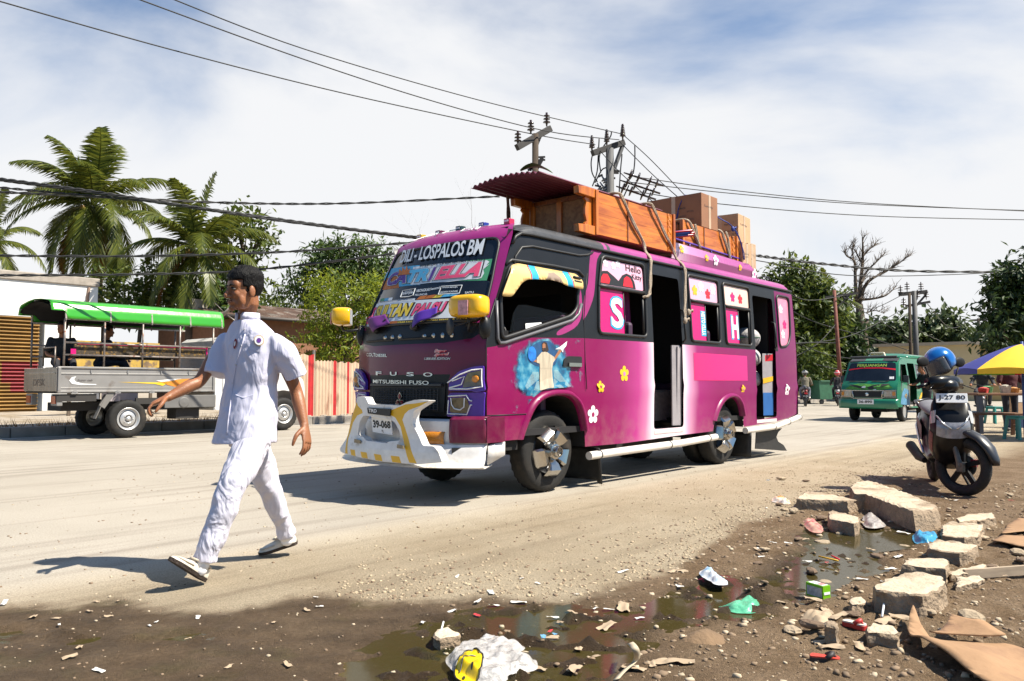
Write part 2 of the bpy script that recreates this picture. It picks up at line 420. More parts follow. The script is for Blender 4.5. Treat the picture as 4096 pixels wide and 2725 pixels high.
def ground_mat():
 m=bpy.data.materials.new('ground');m.use_nodes=True;nt=m.node_tree;N=nt.nodes;L=nt.links;b=N['Principled BSDF']
 tc=N.new('ShaderNodeTexCoord');at=N.new('ShaderNodeAttribute');at.attribute_name='zone'
 sp=N.new('ShaderNodeSeparateColor');L.new(at.outputs['Color'],sp.inputs[0])
 def nz(s,d=5,r=.6,dist=0):
  n=N.new('ShaderNodeTexNoise');n.inputs['Scale'].default_value=s;n.inputs['Detail'].default_value=d;n.inputs['Roughness'].default_value=r;n.inputs['Distortion'].default_value=dist
  L.new(tc.outputs['Object'],n.inputs['Vector']);return n.outputs[0]
 def mr(x,a,b_,c=0,d=1):
  n=N.new('ShaderNodeMapRange');n.inputs[1].default_value=a;n.inputs[2].default_value=b_;n.inputs[3].default_value=c;n.inputs[4].default_value=d;L.new(x,n.inputs[0]);return n.outputs[0]
 def mix(f,a,b_,mode='MIX'):
  n=N.new('ShaderNodeMix');n.data_type='RGBA';n.blend_type=mode
  for s,v in((0,f),(6,a),(7,b_)):
   if isinstance(v,(int,float)):n.inputs[s].default_value=v
   elif isinstance(v,tuple):n.inputs[s].default_value=(*v,1)
   else:L.new(v,n.inputs[s])
  return n.outputs[2]
 road=mix(mr(nz(.5,4),.35,.65),(.33,.295,.245),(.39,.35,.295))
 sand=mix(mr(nz(1.3,5),.35,.7),(.60,.495,.35),(.50,.395,.265))
 dry=mix(sp.outputs[2],road,sand)
 mp=N.new('ShaderNodeMapping');mp.inputs['Rotation'].default_value=(0,0,-math.atan2(U.y,U.x));L.new(tc.outputs['Object'],mp.inputs[0])
 mp2=N.new('ShaderNodeMapping');mp2.inputs['Scale'].default_value=(.12,2.6,1);L.new(mp.outputs[0],mp2.inputs[0])
 ns=N.new('ShaderNodeTexNoise');ns.inputs['Scale'].default_value=1.6;ns.inputs['Detail'].default_value=3;L.new(mp2.outputs[0],ns.inputs['Vector'])
 dry=mix(1.0,dry,mix(mr(ns.outputs[0],.52,.72),(1,1,1),(.74,.72,.71)),'MULTIPLY')
 dry=mix(1.0,dry,mix(mr(nz(90,4,.75),.32,.68),(.66,.66,.66),(1.22,1.22,1.22)),'MULTIPLY')
 mudc=mix(mr(nz(3.2,6),.3,.7),(.19,.122,.066),(.32,.225,.14))
 mudc=mix(1.0,mudc,mix(mr(nz(60,4,.7),.3,.7),(.6,.6,.6),(1.35,1.35,1.35)),'MULTIPLY')
 wetc=mix(mr(nz(7,5),.35,.65),(.036,.022,.011),(.090,.058,.031))
 alg=mix(mr(nz(2.1,3),.56,.68),wetc,(.05,.048,.010))
 col=mix(sp.outputs[0],dry,mix(sp.outputs[1],mudc,alg))
 L.new(col,b.inputs['Base Color'])
 ro=mix(sp.outputs[1],(.92,.92,.92),mix(mr(nz(5,4),.38,.6),(.30,.30,.30),(.62,.62,.62)))
 L.new(ro,b.inputs['Roughness']);b.inputs['Specular IOR Level'].default_value=.22
 bp=N.new('ShaderNodeBump');bp.inputs['Distance'].default_value=.02
 L.new(mr(sp.outputs[2],0,1,.3,1.0),bp.inputs['Strength'])
 hsum=N.new('ShaderNodeMath');hsum.operation='ADD';L.new(nz(55,6,.7),hsum.inputs[0]);L.new(nz(220,3,.6),hsum.inputs[1])
 L.new(hsum.outputs[0],bp.inputs['Height']);L.new(bp.outputs[0],b.inputs['Normal'])
 return m
go=obj('ground',gm,ground_mat(),smooth=True);kind(go,'structure')
ca=go.data.color_attributes.new('zone','FLOAT_COLOR','POINT')
ca.data.foreach_set('color',[c for q in zone for c in q])
wm=bpy.data.materials.new('puddle_water');wm.use_nodes=True
b=wm.node_tree.nodes['Principled BSDF'];b.inputs['Base Color'].default_value=(.055,.043,.014,1);b.inputs['Roughness'].default_value=.09;b.inputs['IOR'].default_value=1.33;b.inputs['Specular IOR Level'].default_value=.45;b.inputs['Alpha'].default_value=.8
nb=wm.node_tree.nodes.new('ShaderNodeTexNoise');nb.inputs['Scale'].default_value=9;bp=wm.node_tree.nodes.new('ShaderNodeBump');bp.inputs['Strength'].default_value=.06;bp.inputs['Distance'].default_value=.01
wm.node_tree.links.new(nb.outputs[0],bp.inputs['Height']);wm.node_tree.links.new(bp.outputs[0],b.inputs['Normal'])
for ip_,(poly,k)in enumerate(PUDG):
 q=MB();c=Vector((sum(p[0]for p in poly)/len(poly),sum(p[1]for p in poly)/len(poly)))
 big=[tuple(c+(Vector(p)-c)*1.12)for p in poly]
 panel(q,lambda x,y:(x,y,-.0165-.002*ip_),big,step=.3)
 kind(obj('puddle',q,wm),'structure')
# ================================================================ minibus
BUS=thing('minibus','magenta and black painted minibus with stickered windscreen, parked at the road edge','minibus',A0,math.atan2(U.y,U.x))
WP=[(.2,.885),(.5,.895),(.94,.90),(.985,.915),(1.03,.915),(1.05,.90),(1.55,.892),(2.0,.868),(2.40,.838),(2.47,.83),(2.50,.815),(2.56,.775),(2.60,.70),(2.62,.6)]
def lerp_tab(T,h):
 if h<=T[0][0]:return T[0][1]
 for(a,x),(b,y)in zip(T,T[1:]):
  if h<=b:return x+(y-x)*(h-a)/(b-a)
 return T[-1][1]
def bw(h):return lerp_tab(WP,h)
def SD(t,h,off=0.0):return(t,.8-bw(h)-off,h)
def SF(t,h,off=0.0):return(t,.8+bw(h)+off,h)
XE=[(.2,-1.0),(1.40,-1.0),(1.6,-.965),(2.0,-.775),(2.18,-.70),(2.40,-.60),(2.50,-.555),(2.55,-.51),(2.585,-.45),(2.61,-.36),(2.63,-.2)]
XB=[(.2,.17),(1.6,.17),(2.4,.13),(2.6,.1)]
def FR(a,h,off=0.0):
 """front skin: a -1 (far side) .. 1 (near side)"""
 x=lerp_tab(XE,h)-lerp_tab(XB,h)*(1-min(1,abs(a))**2.6)
 sl=(lerp_tab(XE,h+.02)-lerp_tab(XE,h-.02))/.04
 n=1/math.sqrt(1+sl*sl)
 return(x-off*n,.8-a*bw(h),h+off*sl*n)
def bus_ray(px,py):
 d=ray(px,py);return Vector((d[0]*U.x+d[1]*U.y,d[0]*PV.x+d[1]*PV.y,d[2]))
CAM_B=Vector((-(A0.x*U.x+A0.y*U.y),-(A0.x*PV.x+A0.y*PV.y),CAMH))
def BS(px,py,s):
 d=bus_ray(px,py);return CAM_B+d*((s-CAM_B.y)/d.y)
def BT(px,py,t):
 d=bus_ray(px,py);return CAM_B+d*((t-CAM_B.x)/d.x)
def SP(px,py):
 s=-.1
 for i in range(7):p=BS(px,py,s);s=.8-bw(p.z)
 return p.x,p.z
def FP(px,py):
 t=-1.05
 for i in range(25):
  p=BT(px,py,t);a=(.8-p.y)/bw(p.z);a=max(-1,min(1,a))
  t=t*.5+.5*FR(a,p.z)[0]
 return a,p.z
def z3(x,y):return 1300+x/2.614,850+y/2.614
def z4(x,y):return 1300+x/2.614,1350+y/2.614
def z5(x,y):return 1900+x/2.613,900+y/2.613
def z6(x,y):return 1900+x/2.614,1400+y/2.614
def z7(x,y):return 2500+x/2.851,950+y/2.851
def z8(x,y):return 2500+x/2.6133,1350+y/2.6133
def SPP(zf,pts):return[SP(*zf(*p))for p in pts]
def FPP(zf,pts):return[FP(*zf(*p))for p in pts]
def quad(q,u,v):
 a,b,c,d=q
 return tuple((a[i]*(1-u)+b[i]*u)*(1-v)+(d[i]*(1-u)+c[i]*u)*v for i in(0,1))
def ftext(mb,s,zf,q,mi=0,off=.006,**k):
 q=[FP(*zf(*p))for p in q]
 put_text(mb,s,lambda u,v:FR(*quad(q,u,v),off),0,0,1,1,mi,**k)
def stext(mb,s,q,mi=0,off=.006,**k):
 put_text(mb,s,lambda u,v:SD(*quad(q,u,v),off),0,0,1,1,mi,**k)
def fflat(mb,zf,pts,mi=0,off=.004,step=.12):
 flat(mb,lambda a,h:FR(a,h,off),FPP(zf,pts),mi,step)
def sflat(mb,pts,mi=0,off=.003,step=.08):
 flat(mb,lambda t,h:SD(t,h,off),pts,mi,step)
MAG=(.20,.0006,.068);PNK=(.38,.034,.19)
paint=mat('bus_magenta',MAG,rough=.36,coat=.08,spec=.22)
ramp_x(paint,[(-1.3,(.19,.0006,.062)),(.7,MAG),(1.1,(.24,.012,.10)),(1.45,PNK),(1.64,(.50,.15,.31)),(1.78,(.72,.56,.63)),(2.46,(.72,.58,.65)),(2.6,(.58,.27,.42)),(2.85,(.28,.012,.13)),(3.4,(.21,.0015,.085)),(4.4,(.19,.0015,.085)),(5.3,(.15,.002,.075)),(6.1,(.18,.02,.10))],wob=.12,wscale=1.1)
black=mat('bus_black',(.008,.0085,.010),rough=.42,var=.3,vscale=3,coat=.05,spec=.3,bump=.06,bscale=60)
pink=mat('bus_pink',(.30,.025,.15),rough=.4,coat=.1,spec=.3)
magf=mat('bus_shaded_magenta',(.115,.0015,.035),rough=.28,coat=.3,spec=.3,var=.1)  # body magenta darkened: the front's shade is put into the colour
dark=mat('bus_interior_shade',(.010,.009,.010),rough=.8)  # near-black colour stands in for the deep shade inside
rub=mat('rubber_trim',(.012,.012,.013),rough=.5)
white=mat('white_vinyl',(.78,.78,.78),rough=.5,var=.06)
whitep=mat('white_plastic',(.74,.72,.70),rough=.38,var=.1,vscale=9,coat=.2,col2=(.42,.37,.32),c2scale=7,c2lo=.62,c2hi=.75)
yel=mat('yellow_paint',(.72,.40,.01),rough=.4,var=.08,coat=.2)
yelm=mat('mirror_yellow',(.80,.44,.0),rough=.3,var=.06,coat=.5)
chrome=mat('chrome',(.45,.43,.40),rough=.22,metal=1,var=.05)
purple=mat('purple_paint',(.075,.025,.30),rough=.35,coat=.3)
amber=mat('amber_lens',(.55,.20,.015),rough=.15,coat=.5,bump=.3,bscale=90)
lens=mat('smoked_lens',(.16,.125,.07),rough=.12,coat=.6,var=.4,vscale=25)
hotpink=mat('hot_pink_sticker',(.55,.002,.14),rough=.4,var=.04)
palepink=mat('pale_pink_sticker',(.76,.40,.52),rough=.35,var=.05,coat=.3)
peach=mat('peach_sticker',(.80,.55,.46),rough=.35,var=.12,vscale=3,coat=.3)
red=mat('red_sticker',(.60,.012,.025),rough=.4)
cyan=mat('cyan_sticker',(.02,.34,.58),rough=.4)
glass=mat('dark_glass',(.010,.013,.018),rough=.04,spec=.7,var=.3,vscale=4)
floorm=mat('tread_plate',(.34,.28,.26),rough=.5,var=.3,vscale=30,bump=.6,bscale=120)
silver=mat('silver_letter',(.62,.62,.62),rough=.25,metal=.8,var=0)
dust(paint,.42,.85,.30);dust(magf,.5,1.0,.15);dust(whitep,.3,.7,.5)
arch1=[(-.53,.545),(-.47,.66),(-.38,.80),(-.27,.89),(-.12,.935),(.05,.945),(.20,.93),(.33,.865),(.41,.74),(.455,.58),(.47,.42)]
arch2=[(3.22,.455),(3.27,.58),(3.36,.71),(3.48,.81),(3.62,.865),(3.78,.88),(3.92,.85),(4.03,.76),(4.09,.62),(4.11,.475)]
outer=[(-1.0,.545)]+arch1+[(1.2,.415),(2.4,.445)]+arch2+[(5.1,.505),(5.6,.545),(5.93,.60),(5.97,1.1),(5.98,1.6),(5.98,2.2),(5.98,2.5),(2.6,2.5),(-.44,2.5),(-.53,2.46),(-.58,2.40),(-.70,2.18),(-.775,2.0),(-.965,1.6),(-1.0,1.40)]
cabw=rounded([(-.80,1.46),(.24,1.73),(.36,1.82),(.40,2.15),(-.64,2.15),(-.80,1.84)],.06)
w1=rounded([(.72,1.585),(1.66,1.585),(1.69,2.42),(.86,2.42),(.76,2.08)],.07)
d1=rounded([(1.79,.54),(2.47,.54),(2.47,2.33),(1.82,2.33)],.05)
w2=rounded([(2.70,1.585),(3.46,1.585),(3.51,2.41),(2.70,2.41)],.06)
w3=rounded([(3.64,1.585),(4.40,1.585),(4.44,2.40),(3.64,2.40)],.06)
d2=rounded([(4.51,.555),(5.20,.58),(5.22,2.31),(4.54,2.31)],.05)
w4=rounded([(5.36,1.60),(5.66,1.63),(5.78,1.78),(5.84,2.38),(5.37,2.38)],.09)
blk=[(-1.02,1.37),(-.88,1.39),(-.63,1.47),(-.36,1.49),(.46,1.52),(1.77,1.53),(5.30,1.535),(5.32,2.44),(5.99,2.44),(5.99,2.51),(-1.02,2.51)]
rib1=smooth_poly([(.90,2.51),(.72,2.49),(.64,2.36),(.58,2.10),(.50,1.95),(.46,1.72),(.50,1.74),(.57,1.82),(.67,1.98),(.73,2.22),(.78,2.38),(.88,2.47)],3)
rib2=smooth_poly([(.44,2.02),(.45,1.80),(.36,1.65),(.16,1.56),(.02,1.53),(.03,1.57),(.16,1.63),(.30,1.72),(.38,1.83)],3)
mb=MB()
panel(mb,lambda t,h:SD(t,h),outer,[cabw,w1,d1,w2,w3,d2,w4],[(blk,1),(rib1,2),(rib2,2)],step=.09)
obj('side_wall',mb,[paint,black,pink],BUS,smooth=True)
mb=MB();fo=[(-1.0,.5),(5.97,.55),(5.98,2.5),(-.44,2.5),(-.58,2.40),(-.775,2.0),(-.965,1.6),(-1.0,1.4)]
fw=[rounded([(-.75,1.5),(.3,1.6),(.35,2.1),(-.6,2.1)],.05)]+[rounded([(x,1.6),(x+.8,1.6),(x+.8,2.35),(x,2.35)],.05)for x in(.8,1.75,2.7,3.65,4.6)]
panel(mb,lambda t,h:SF(t,h),fo,fw[:1],[(q,1)for q in fw[1:]]+[([(-1.1,1.4),(6,1.5),(6,1.58),(-1.1,1.58)],1)],step=.15)
obj('far_side_wall',mb,[paint,glass],BUS,smooth=True)
mb=MB()
wind=rounded([(-.955,1.60),(.955,1.60),(.885,2.44),(-.885,2.44)],.12)
low=[(-.98,1.60),(-.96,1.52),(-.86,1.46),(-.55,1.425),(.55,1.425),(.86,1.46),(.96,1.52),(.975,1.60)]
panel(mb,lambda a,h:FR(a,h),[(-1,.76),(1,.76),(1,1.4),(1,1.6),(1,2.0),(1,2.4),(1,2.5),(1,2.56),(1,2.6),(-1,2.6),(-1,2.5),(-1,2.4),(-1,2.0),(-1,1.6),(-1,1.4)],[],[(wind,1),(low,1),([(-.62,.76),(.60,.76),(.60,1.06),(.63,1.14),(-.63,1.14)],1),([(-1,1.6),(1,1.6),(1,2.61),(-1,2.61)],2),(wind,1)],step=.07)
obj('front_panel',mb,[magf,black,mat('bus_front_pink',(.28,.02,.16),rough=.35,coat=.2,spec=.3)],BUS,smooth=True)
mb=MB()
def rf(u,v):
 t=-.62+u*6.62
 xs=[(.0,.815,2.5),(.06,.80,2.545),(.12,.77,2.58),(.2,.70,2.61),(.5,0,2.64)]
 q=v if v<=.5 else 1-v
 W=lerp_tab([(a,b)for a,b,c in xs],q);hh=lerp_tab([(a,c)for a,b,c in xs],q)
 if t<-.2:hh-=.16*((-.2-t)/.42)**2*(1 if q>.1 else q*10);
 if t>5.8:hh-=.12*((t-5.8)/.2)**2*min(1,q*10)
 s=-1 if v<=.5 else 1
 return(t,.8+s*W,hh)
mb.grid(rf,110,50)
for k,f in enumerate(mb.f):
 c=[sum(mb.v[i][a]for i in f)/4 for a in range(3)]
 mb.m[k]=1 if c[0]<.92 or 1.0<c[0]<1.04 or c[2]>2.612 else 0
obj('roof',mb,[mat('bus_roof_pink',(.33,.045,.21),rough=.4,coat=.3,var=.15),mat('bus_roof_black',(.035,.036,.04),rough=.45,var=.35,vscale=14,col2=(.20,.19,.19),c2scale=25,c2lo=.66,c2hi=.72)],BUS,smooth=True)
mb=MB();mb.tube([SD(t,h,.012)for t,h in[(-.60,2.36),(-.55,2.43),(-.46,2.475),(-.3,2.485),(1,2.485),(3,2.485),(5,2.485),(5.97,2.485)]],.016,6)
obj('drip_rail',mb,rub,BUS,smooth=True)
mb=MB();mb.tube([SD(t,h,.004)for t,h in[(-.60,2.10),(-.56,2.24),(-.46,2.34),(-.3,2.37),(.45,2.375),(.60,2.40),(.7,2.44)]],.012,6)
mb.tube([SD(t,h,.004)for t,h in[(-.70,2.15),(-.62,2.20),(0,2.215),(.42,2.21),(.5,2.16)]],.016,6)
mb.tube([SD(t,h,.002)for t,h in[(.47,1.0),(.47,1.3),(.47,1.7),(.52,2.0),(.57,2.2)]],.0045,5)
mb.tube([SD(t,h,.002)for t,h in[(-1.0,.56),(-1.0,1.39),(-.965,1.6),(-.86,1.82)]],.006,5)
mb.tube([SD(t,h,.001)for t,h in[(-.99,.775),(-.46,.775)]],.005,5)
obj('panel_seam',mb,rub,BUS,smooth=True)
mb=MB()
def rr(u,v):
 a=(u-.5)*2;h=.58+v*1.98
 return(6.0+.06*(1-abs(a)**4)-.10*sst(2.4,2.56,h),.8+a*bw(h),h)
mb.grid(rr,24,24);obj('rear_wall',mb,paint,BUS,smooth=True)
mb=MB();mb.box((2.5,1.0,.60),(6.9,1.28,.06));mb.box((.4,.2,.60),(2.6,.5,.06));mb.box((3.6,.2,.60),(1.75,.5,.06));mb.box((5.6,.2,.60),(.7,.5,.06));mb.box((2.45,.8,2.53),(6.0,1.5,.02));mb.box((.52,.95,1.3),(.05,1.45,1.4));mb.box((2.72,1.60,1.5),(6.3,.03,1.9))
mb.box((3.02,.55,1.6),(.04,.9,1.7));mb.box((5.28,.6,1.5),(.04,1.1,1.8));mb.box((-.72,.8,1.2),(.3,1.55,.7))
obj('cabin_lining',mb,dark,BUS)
mb=MB();mb.box((2.35,.12,.50),(1.1,.34,.03));mb.box((2.45,.30,.78),(1.32,.03,.36));mb.box((2.45,.75,.965),(1.32,.9,.03));obj('door_step',mb,floorm,BUS,bev=.006);mb=MB();mb.box((4.87,.22,.525),(.68,.55,.03));mb.box((5.0,.32,.78),(.9,.03,.42))
obj('door_step',mb,floorm,BUS,bev=.006)
gm_=mat('step_edge',(.62,.52,.50),rough=.5);mb=MB();mb.box((2.13,-.085,.505),(.67,.03,.05));obj('door_sill',mb,gm_,BUS,bev=.008);mb=MB();mb.box((4.86,-.085,.53),(.68,.03,.05));obj('door_sill',mb,gm_,BUS,bev=.008)
mb=MB();mb.bar((2.45,-.03,.58),(2.45,-.05,1.5),.03,.10);mb.add([(2.33,-.02,.56),(2.45,-.06,.56),(2.45,-.06,1.52),(2.33,-.02,1.52)],[(0,1,2,3)])
obj('door_leaf',mb,mat('door_leaf_grey',(.33,.30,.31),rough=.5,bump=.2,bscale=80),BUS,solid=.02)
mb=MB();mb.add([(5.0,.02,.60),(5.19,-.05,.60),(5.19,-.05,1.5),(5.0,.02,1.5)],[(0,1,2,3)],0)
mb.add([(5.0,.016,.60),(5.19,-.054,.60),(5.19,-.054,.93),(5.0,.016,.93)],[(0,1,2,3)],1);mb.add([(5.0,.014,1.06),(5.19,-.056,1.10),(5.19,-.056,1.17),(5.0,.014,1.14)],[(0,1,2,3)],2);mb.add([(5.02,.014,1.38),(5.19,-.056,1.40),(5.19,-.056,1.49),(5.02,.014,1.47)],[(0,1,2,3)],3)
obj('door_leaf',mb,[MATS['door_leaf_grey'],mat('door_blue',(.02,.12,.36)),yel,red],BUS)
for t in(2.50,5.17):
 mb=MB();mb.tube([SD(t-.02,1.96,-.01),SD(t-.03,1.94,.04),SD(t-.02,1.6,.045),SD(t,1.56,.0)],.013,8);obj('grab_handle',mb,rub,BUS,smooth=True)
seatm=mat('seat_vinyl',(.05,.02,.05),rough=.6)
for x,y in((1.25,.35),(1.25,1.2),(3.1,.35),(3.1,1.2),(3.95,.35),(3.95,1.2),(0.05,.35),(0.05,1.25)):
 mb=MB();mb.box((x,y,1.0),(.45,.7,.14));mb.box((x+.24,y,1.38),(.1,.7,.75));mb.box((x,y,.78),(.1,.5,.35));obj('seat',mb,seatm,BUS,bev=.04)
mb=MB();mb.tube([(-.45,.35+.19*math.cos(k*PI/10),1.5+.19*math.sin(k*PI/10))for k in range(20)],.014,6,closed=True);mb.bar((-.45,.35,1.5),(-.75,.35,1.2),.03);mb.bar((-.45,.17,1.5),(-.45,.53,1.5),.02);obj('steering_wheel',mb,rub,BUS,smooth=True)
for x0,x1 in((1.36,1.60),(3.20,3.40),(4.14,4.26)):
 mb=MB();mb.grid(lambda u,v:(x0+u*(x1-x0)+.05*(1-v)*u,.10+.02*math.sin(u*22),1.60+v*.5),24,6);obj('curtain',mb,mat('curtain_plum',(.16,.012,.09),rough=.8),BUS,smooth=True)
def frame(poly,r=.018,off=.004):
 mb=MB();mb.tube([SD(t,h,off)for t,h in subdiv(poly,.15)],r,6,closed=True);return mb
def strip(pts,wd_,mb,off=.004):
 mb.tube([SD(t,h,off)for t,h in subdiv(pts,.2,False)],wd_,6)
def window(poly,up,lowp,pane_mat,up_art=None,low_art=None,midh=2.09):
 fm=frame(poly)
 xs=[p[0]for p in poly]
 if midh:strip([(min(xs)+.03,midh),(max(xs)-.03,midh)],.022,fm);strip([(lowp[1][0],lowp[1][1]),(lowp[2][0],midh)],.008,fm,-.008);strip([(max(xs)-.07,1.60),(max(xs)-.05,midh)],.016,fm,-.01)
 f=obj('window',fm,rub,BUS,smooth=True)
 mb=MB();flat(mb,lambda t,h:SD(t,h,-.006),up,0,.12)
 mats_=[pane_mat]
 if up_art:mats_+=up_art(mb)
 obj('upper_pane',mb,mats_,f,smooth=False)
 if lowp:
  mb=MB();flat(mb,lambda t,h:SD(t,h,-.010),lowp,0,.12);mats_=[hotpink]
  if low_art:mats_+=low_art(mb)
  obj('sliding_pane',mb,mats_,f)
 return f
def art1(mb):
 o=-.003
 flat(mb,lambda t,h:SD(t,h,o),[(.78,2.12),(1.50,2.12),(1.48,2.20),(1.42,2.265),(1.33,2.28),(1.24,2.25),(1.16,2.18),(1.08,2.22),(.96,2.27),(.86,2.26),(.80,2.18)],3,.1)
 flat(mb,lambda t,h:SD(t,h,o+.002),[(1.24,2.13),(1.44,2.13),(1.43,2.19),(1.39,2.235),(1.33,2.25),(1.27,2.22)],2,.1)
 flat(mb,lambda t,h:SD(t,h,o+.002),[(.80,2.13),(.97,2.13),(1.0,2.18),(.95,2.235),(.87,2.23),(.82,2.18)],2,.1)
 put_text(mb,'Hello',lambda t,h:SD(t,h,o),1.32,2.31,.31,.075,3,bold=.012,slope=-.02)
 put_text(mb,'Kitty',lambda t,h:SD(t,h,o),1.44,2.21,.20,.08,3,bold=.012)
 for c in((.93,2.35),(1.08,2.34),(1.17,2.37)):flat(mb,lambda t,h:SD(t,h,o),flower(c,.045),1,.1)
 return[white,red,rub]
def artL1(mb):
 o=-.006
 for g,m_,k in((.02,2,0),(0,1,.002)):
  put_text(mb,'S',lambda t,h:SD(t,h,o+k),.98-g,1.66-g,.23+2*g,.33+2*g,m_,bold=.03)
 return[white,cyan]
window(w1,rounded([(.80,2.11),(1.67,2.11),(1.66,2.39),(.90,2.39)],.05),[(.73,1.60),(1.24,1.60),(1.24,2.07),(.77,2.07)],palepink,art1,artL1)
def hearts(cols,pos):
 def f(mb):
  for(t,h),k in zip(pos,cols):flat(mb,lambda a,b:SD(a,b,-.003),flower((t,h),.07,petals=5),k,.1)
  return[white,yel,red,hotpink]
 return f
def artL2(mb):
 flat(mb,lambda t,h:SD(t,h,-.007),[(2.985,1.66),(3.115,1.66),(3.115,1.98),(2.985,1.98)],2,.2)
 put_text(mb,'HELLO KITTY',lambda x,y:SD(3.10-y,1.97-x,-.005),0,0,.30,.10,1,bold=.03);return[white,cyan]
def artL3(mb):
 for g,m_,k in((.018,2,0),(0,1,.002)):
  put_text(mb,'H',lambda x,y:SD(x,y,-.007+k),3.84-g,1.67-g,.20+2*g,.30+2*g,m_,bold=.04)
 return[white,cyan]
window(w2,rounded([(2.72,2.11),(3.48,2.11),(3.485,2.385),(2.72,2.385)],.05),[(2.71,1.60),(3.12,1.60),(3.12,2.07),(2.71,2.07)],palepink,hearts([2,1,3,1],[(2.88,2.23),(3.05,2.29),(3.22,2.21),(3.37,2.28)]),artL2)
window(w3,rounded([(3.66,2.11),(4.42,2.11),(4.42,2.375),(3.66,2.375)],.05),[(3.65,1.60),(4.06,1.60),(4.06,2.07),(3.65,2.07)],peach,hearts([4,3],[(3.93,2.23),(4.16,2.22)]),artL3)
window(w4,[(5.37,1.615),(5.65,1.64),(5.765,1.78),(5.825,2.365),(5.385,2.365)],None,mat('rose_sticker',(.68,.22,.33),rough=.35,coat=.3),hearts([1,4,1],[(5.52,2.18),(5.62,1.95),(5.53,1.80)]),None,None)
fm=frame(cabw,.02);f=obj('cab_window',fm,rub,BUS,smooth=True)
mb=MB();mb.tube([SD(t,h,.01)for t,h in[(-.86,1.80),(-.86,1.46),(-.83,1.42),(-.76,1.425),(.26,1.69),(.37,1.76),(.43,1.87)]],.016,6);obj('window_trim',mb,mat('trim_grey',(.10,.10,.11),rough=.4),f,smooth=True)
mb=MB();flat(mb,lambda t,h:SD(t,h,-.03),[(-.66,1.50),(.24,1.735),(.24,1.76),(-.40,1.80),(-.52,1.79),(-.60,1.70)],0,.1);obj('lowered_pane',mb,mat('clear_pane',(.02,.02,.02),rough=.05,alpha=.25,spec=.3),f)
mb=MB();flat(mb,lambda t,h:SD(t,h,-.015),[(-.44,1.565),(-.20,1.625),(-.20,1.645),(-.44,1.62)],0,.1);obj('paper_slip',mb,white,f)
vis=rounded([(-.84,1.84),(-.72,2.05),(-.65,2.145),(-.55,2.175),(.36,2.17),(.415,2.12),(.41,2.01),(.13,2.025),(.03,2.05),(-.12,2.06),(-.46,2.03),(-.55,1.99),(-.70,1.845)],.03,2)
mb=MB();panel(mb,lambda t,h:SD(t,h,.012+.045*sst(2.18,2.07,h)),vis,[],[([(-.40,2.0),(-.30,2.0),(-.30,2.2),(-.40,2.2)],1),([(.16,2.0),(.25,2.0),(.22,2.2),(.12,2.2)],1),([(-.415,2.0),(-.40,2.0),(-.40,2.2),(-.415,2.2)],2),([(.25,2.0),(.265,2.0),(.235,2.2),(.22,2.2)],2),([(-.2,2.05),(-.1,2.06),(.0,2.05),(.08,2.03),(.05,2.10),(-.02,2.145),(-.12,2.13)],3)],step=.04)
obj('wind_deflector',mb,[mat('cream_yellow',(.68,.47,.18),rough=.4,coat=.2),cyan,red,mat('grey_brown_art',(.25,.18,.13))],BUS,smooth=True,solid=.006)
mb=MB()
for c in((-.60,2.07),(-.63,2.015),(-.66,1.96)):flat(mb,lambda t,h:SD(t,h,.05),circ(c,.016),0,.1)
for a in(2.13,2.09):mb.tube([SD(.27,a,.05),SD(.39,a-.005,.05)],.012,6)
obj('deflector_vent',mb,rub,BUS,smooth=True)
mb=MB();flat(mb,lambda t,h:SD(t,h,.008),rounded([(.085,1.225),(.105,1.30),(.18,1.33),(.40,1.33),(.40,1.225)],.02),0,.05);mb.box(SD(.27,1.245,.018),(.2,.02,.03),1);obj('door_handle',mb,[rub,chrome],BUS,solid=.012)
mb=MB();sflat(mb,[(2.74,1.10),(4.24,1.10),(4.24,1.44),(2.74,1.44)],0,.003);obj('sticker_panel',mb,ramp_x(mat('red_pink_sticker',(.6,.01,.1),rough=.4),[(2.7,(.70,.01,.14)),(3.3,(.72,.008,.16)),(4.2,(.50,.01,.17))]),BUS)
for c,r_,k,cc in(((1.185,1.165),.088,0,2),((.725,1.025),.064,0,3),((.60,.74),.095,1,3),((4.07,.985),.06,0,2),((5.57,.97),.085,1,3)):
 mb=MB();sflat(mb,flower(c,r_),k,.003);sflat(mb,circ(c,r_*.27),cc,.0045);obj('flower_decal',mb,[mat('yellow_vinyl',(.75,.44,.01),rough=.45),white,mat('pink_vinyl',(.58,.16,.38)),mat('crimson_vinyl',(.28,.004,.08))],BUS)
am=bpy.data.materials.new('mural_sky');am.use_nodes=True;nt=am.node_tree;N=nt.nodes;L=nt.links;b=N['Principled BSDF'];b.inputs['Roughness'].default_value=.35;b.inputs['Coat Weight'].default_value=.4
tc=N.new('ShaderNodeTexCoord');mp=N.new('ShaderNodeMapping');mp.vector_type='TEXTURE';mp.inputs['Location'].default_value=(-.20,-.1,1.16);mp.inputs['Scale'].default_value=(.47,1,.36);L.new(tc.outputs['Object'],mp.inputs[0])
gr=N.new('ShaderNodeTexGradient');gr.gradient_type='SPHERICAL';L.new(mp.outputs[0],gr.inputs[0])
nz=N.new('ShaderNodeTexNoise');nz.inputs['Scale'].default_value=9;nz.inputs['Detail'].default_value=5;L.new(tc.outputs['Object'],nz.inputs['Vector'])
m1=N.new('ShaderNodeMath');m1.operation='MULTIPLY_ADD';L.new(nz.outputs[0],m1.inputs[0]);m1.inputs[1].default_value=.5;L.new(gr.outputs[0],m1.inputs[2])
r1=N.new('ShaderNodeMapRange');r1.inputs[1].default_value=.30;r1.inputs[2].default_value=.46;L.new(m1.outputs[0],r1.inputs[0]);L.new(r1.outputs[0],b.inputs['Alpha'])
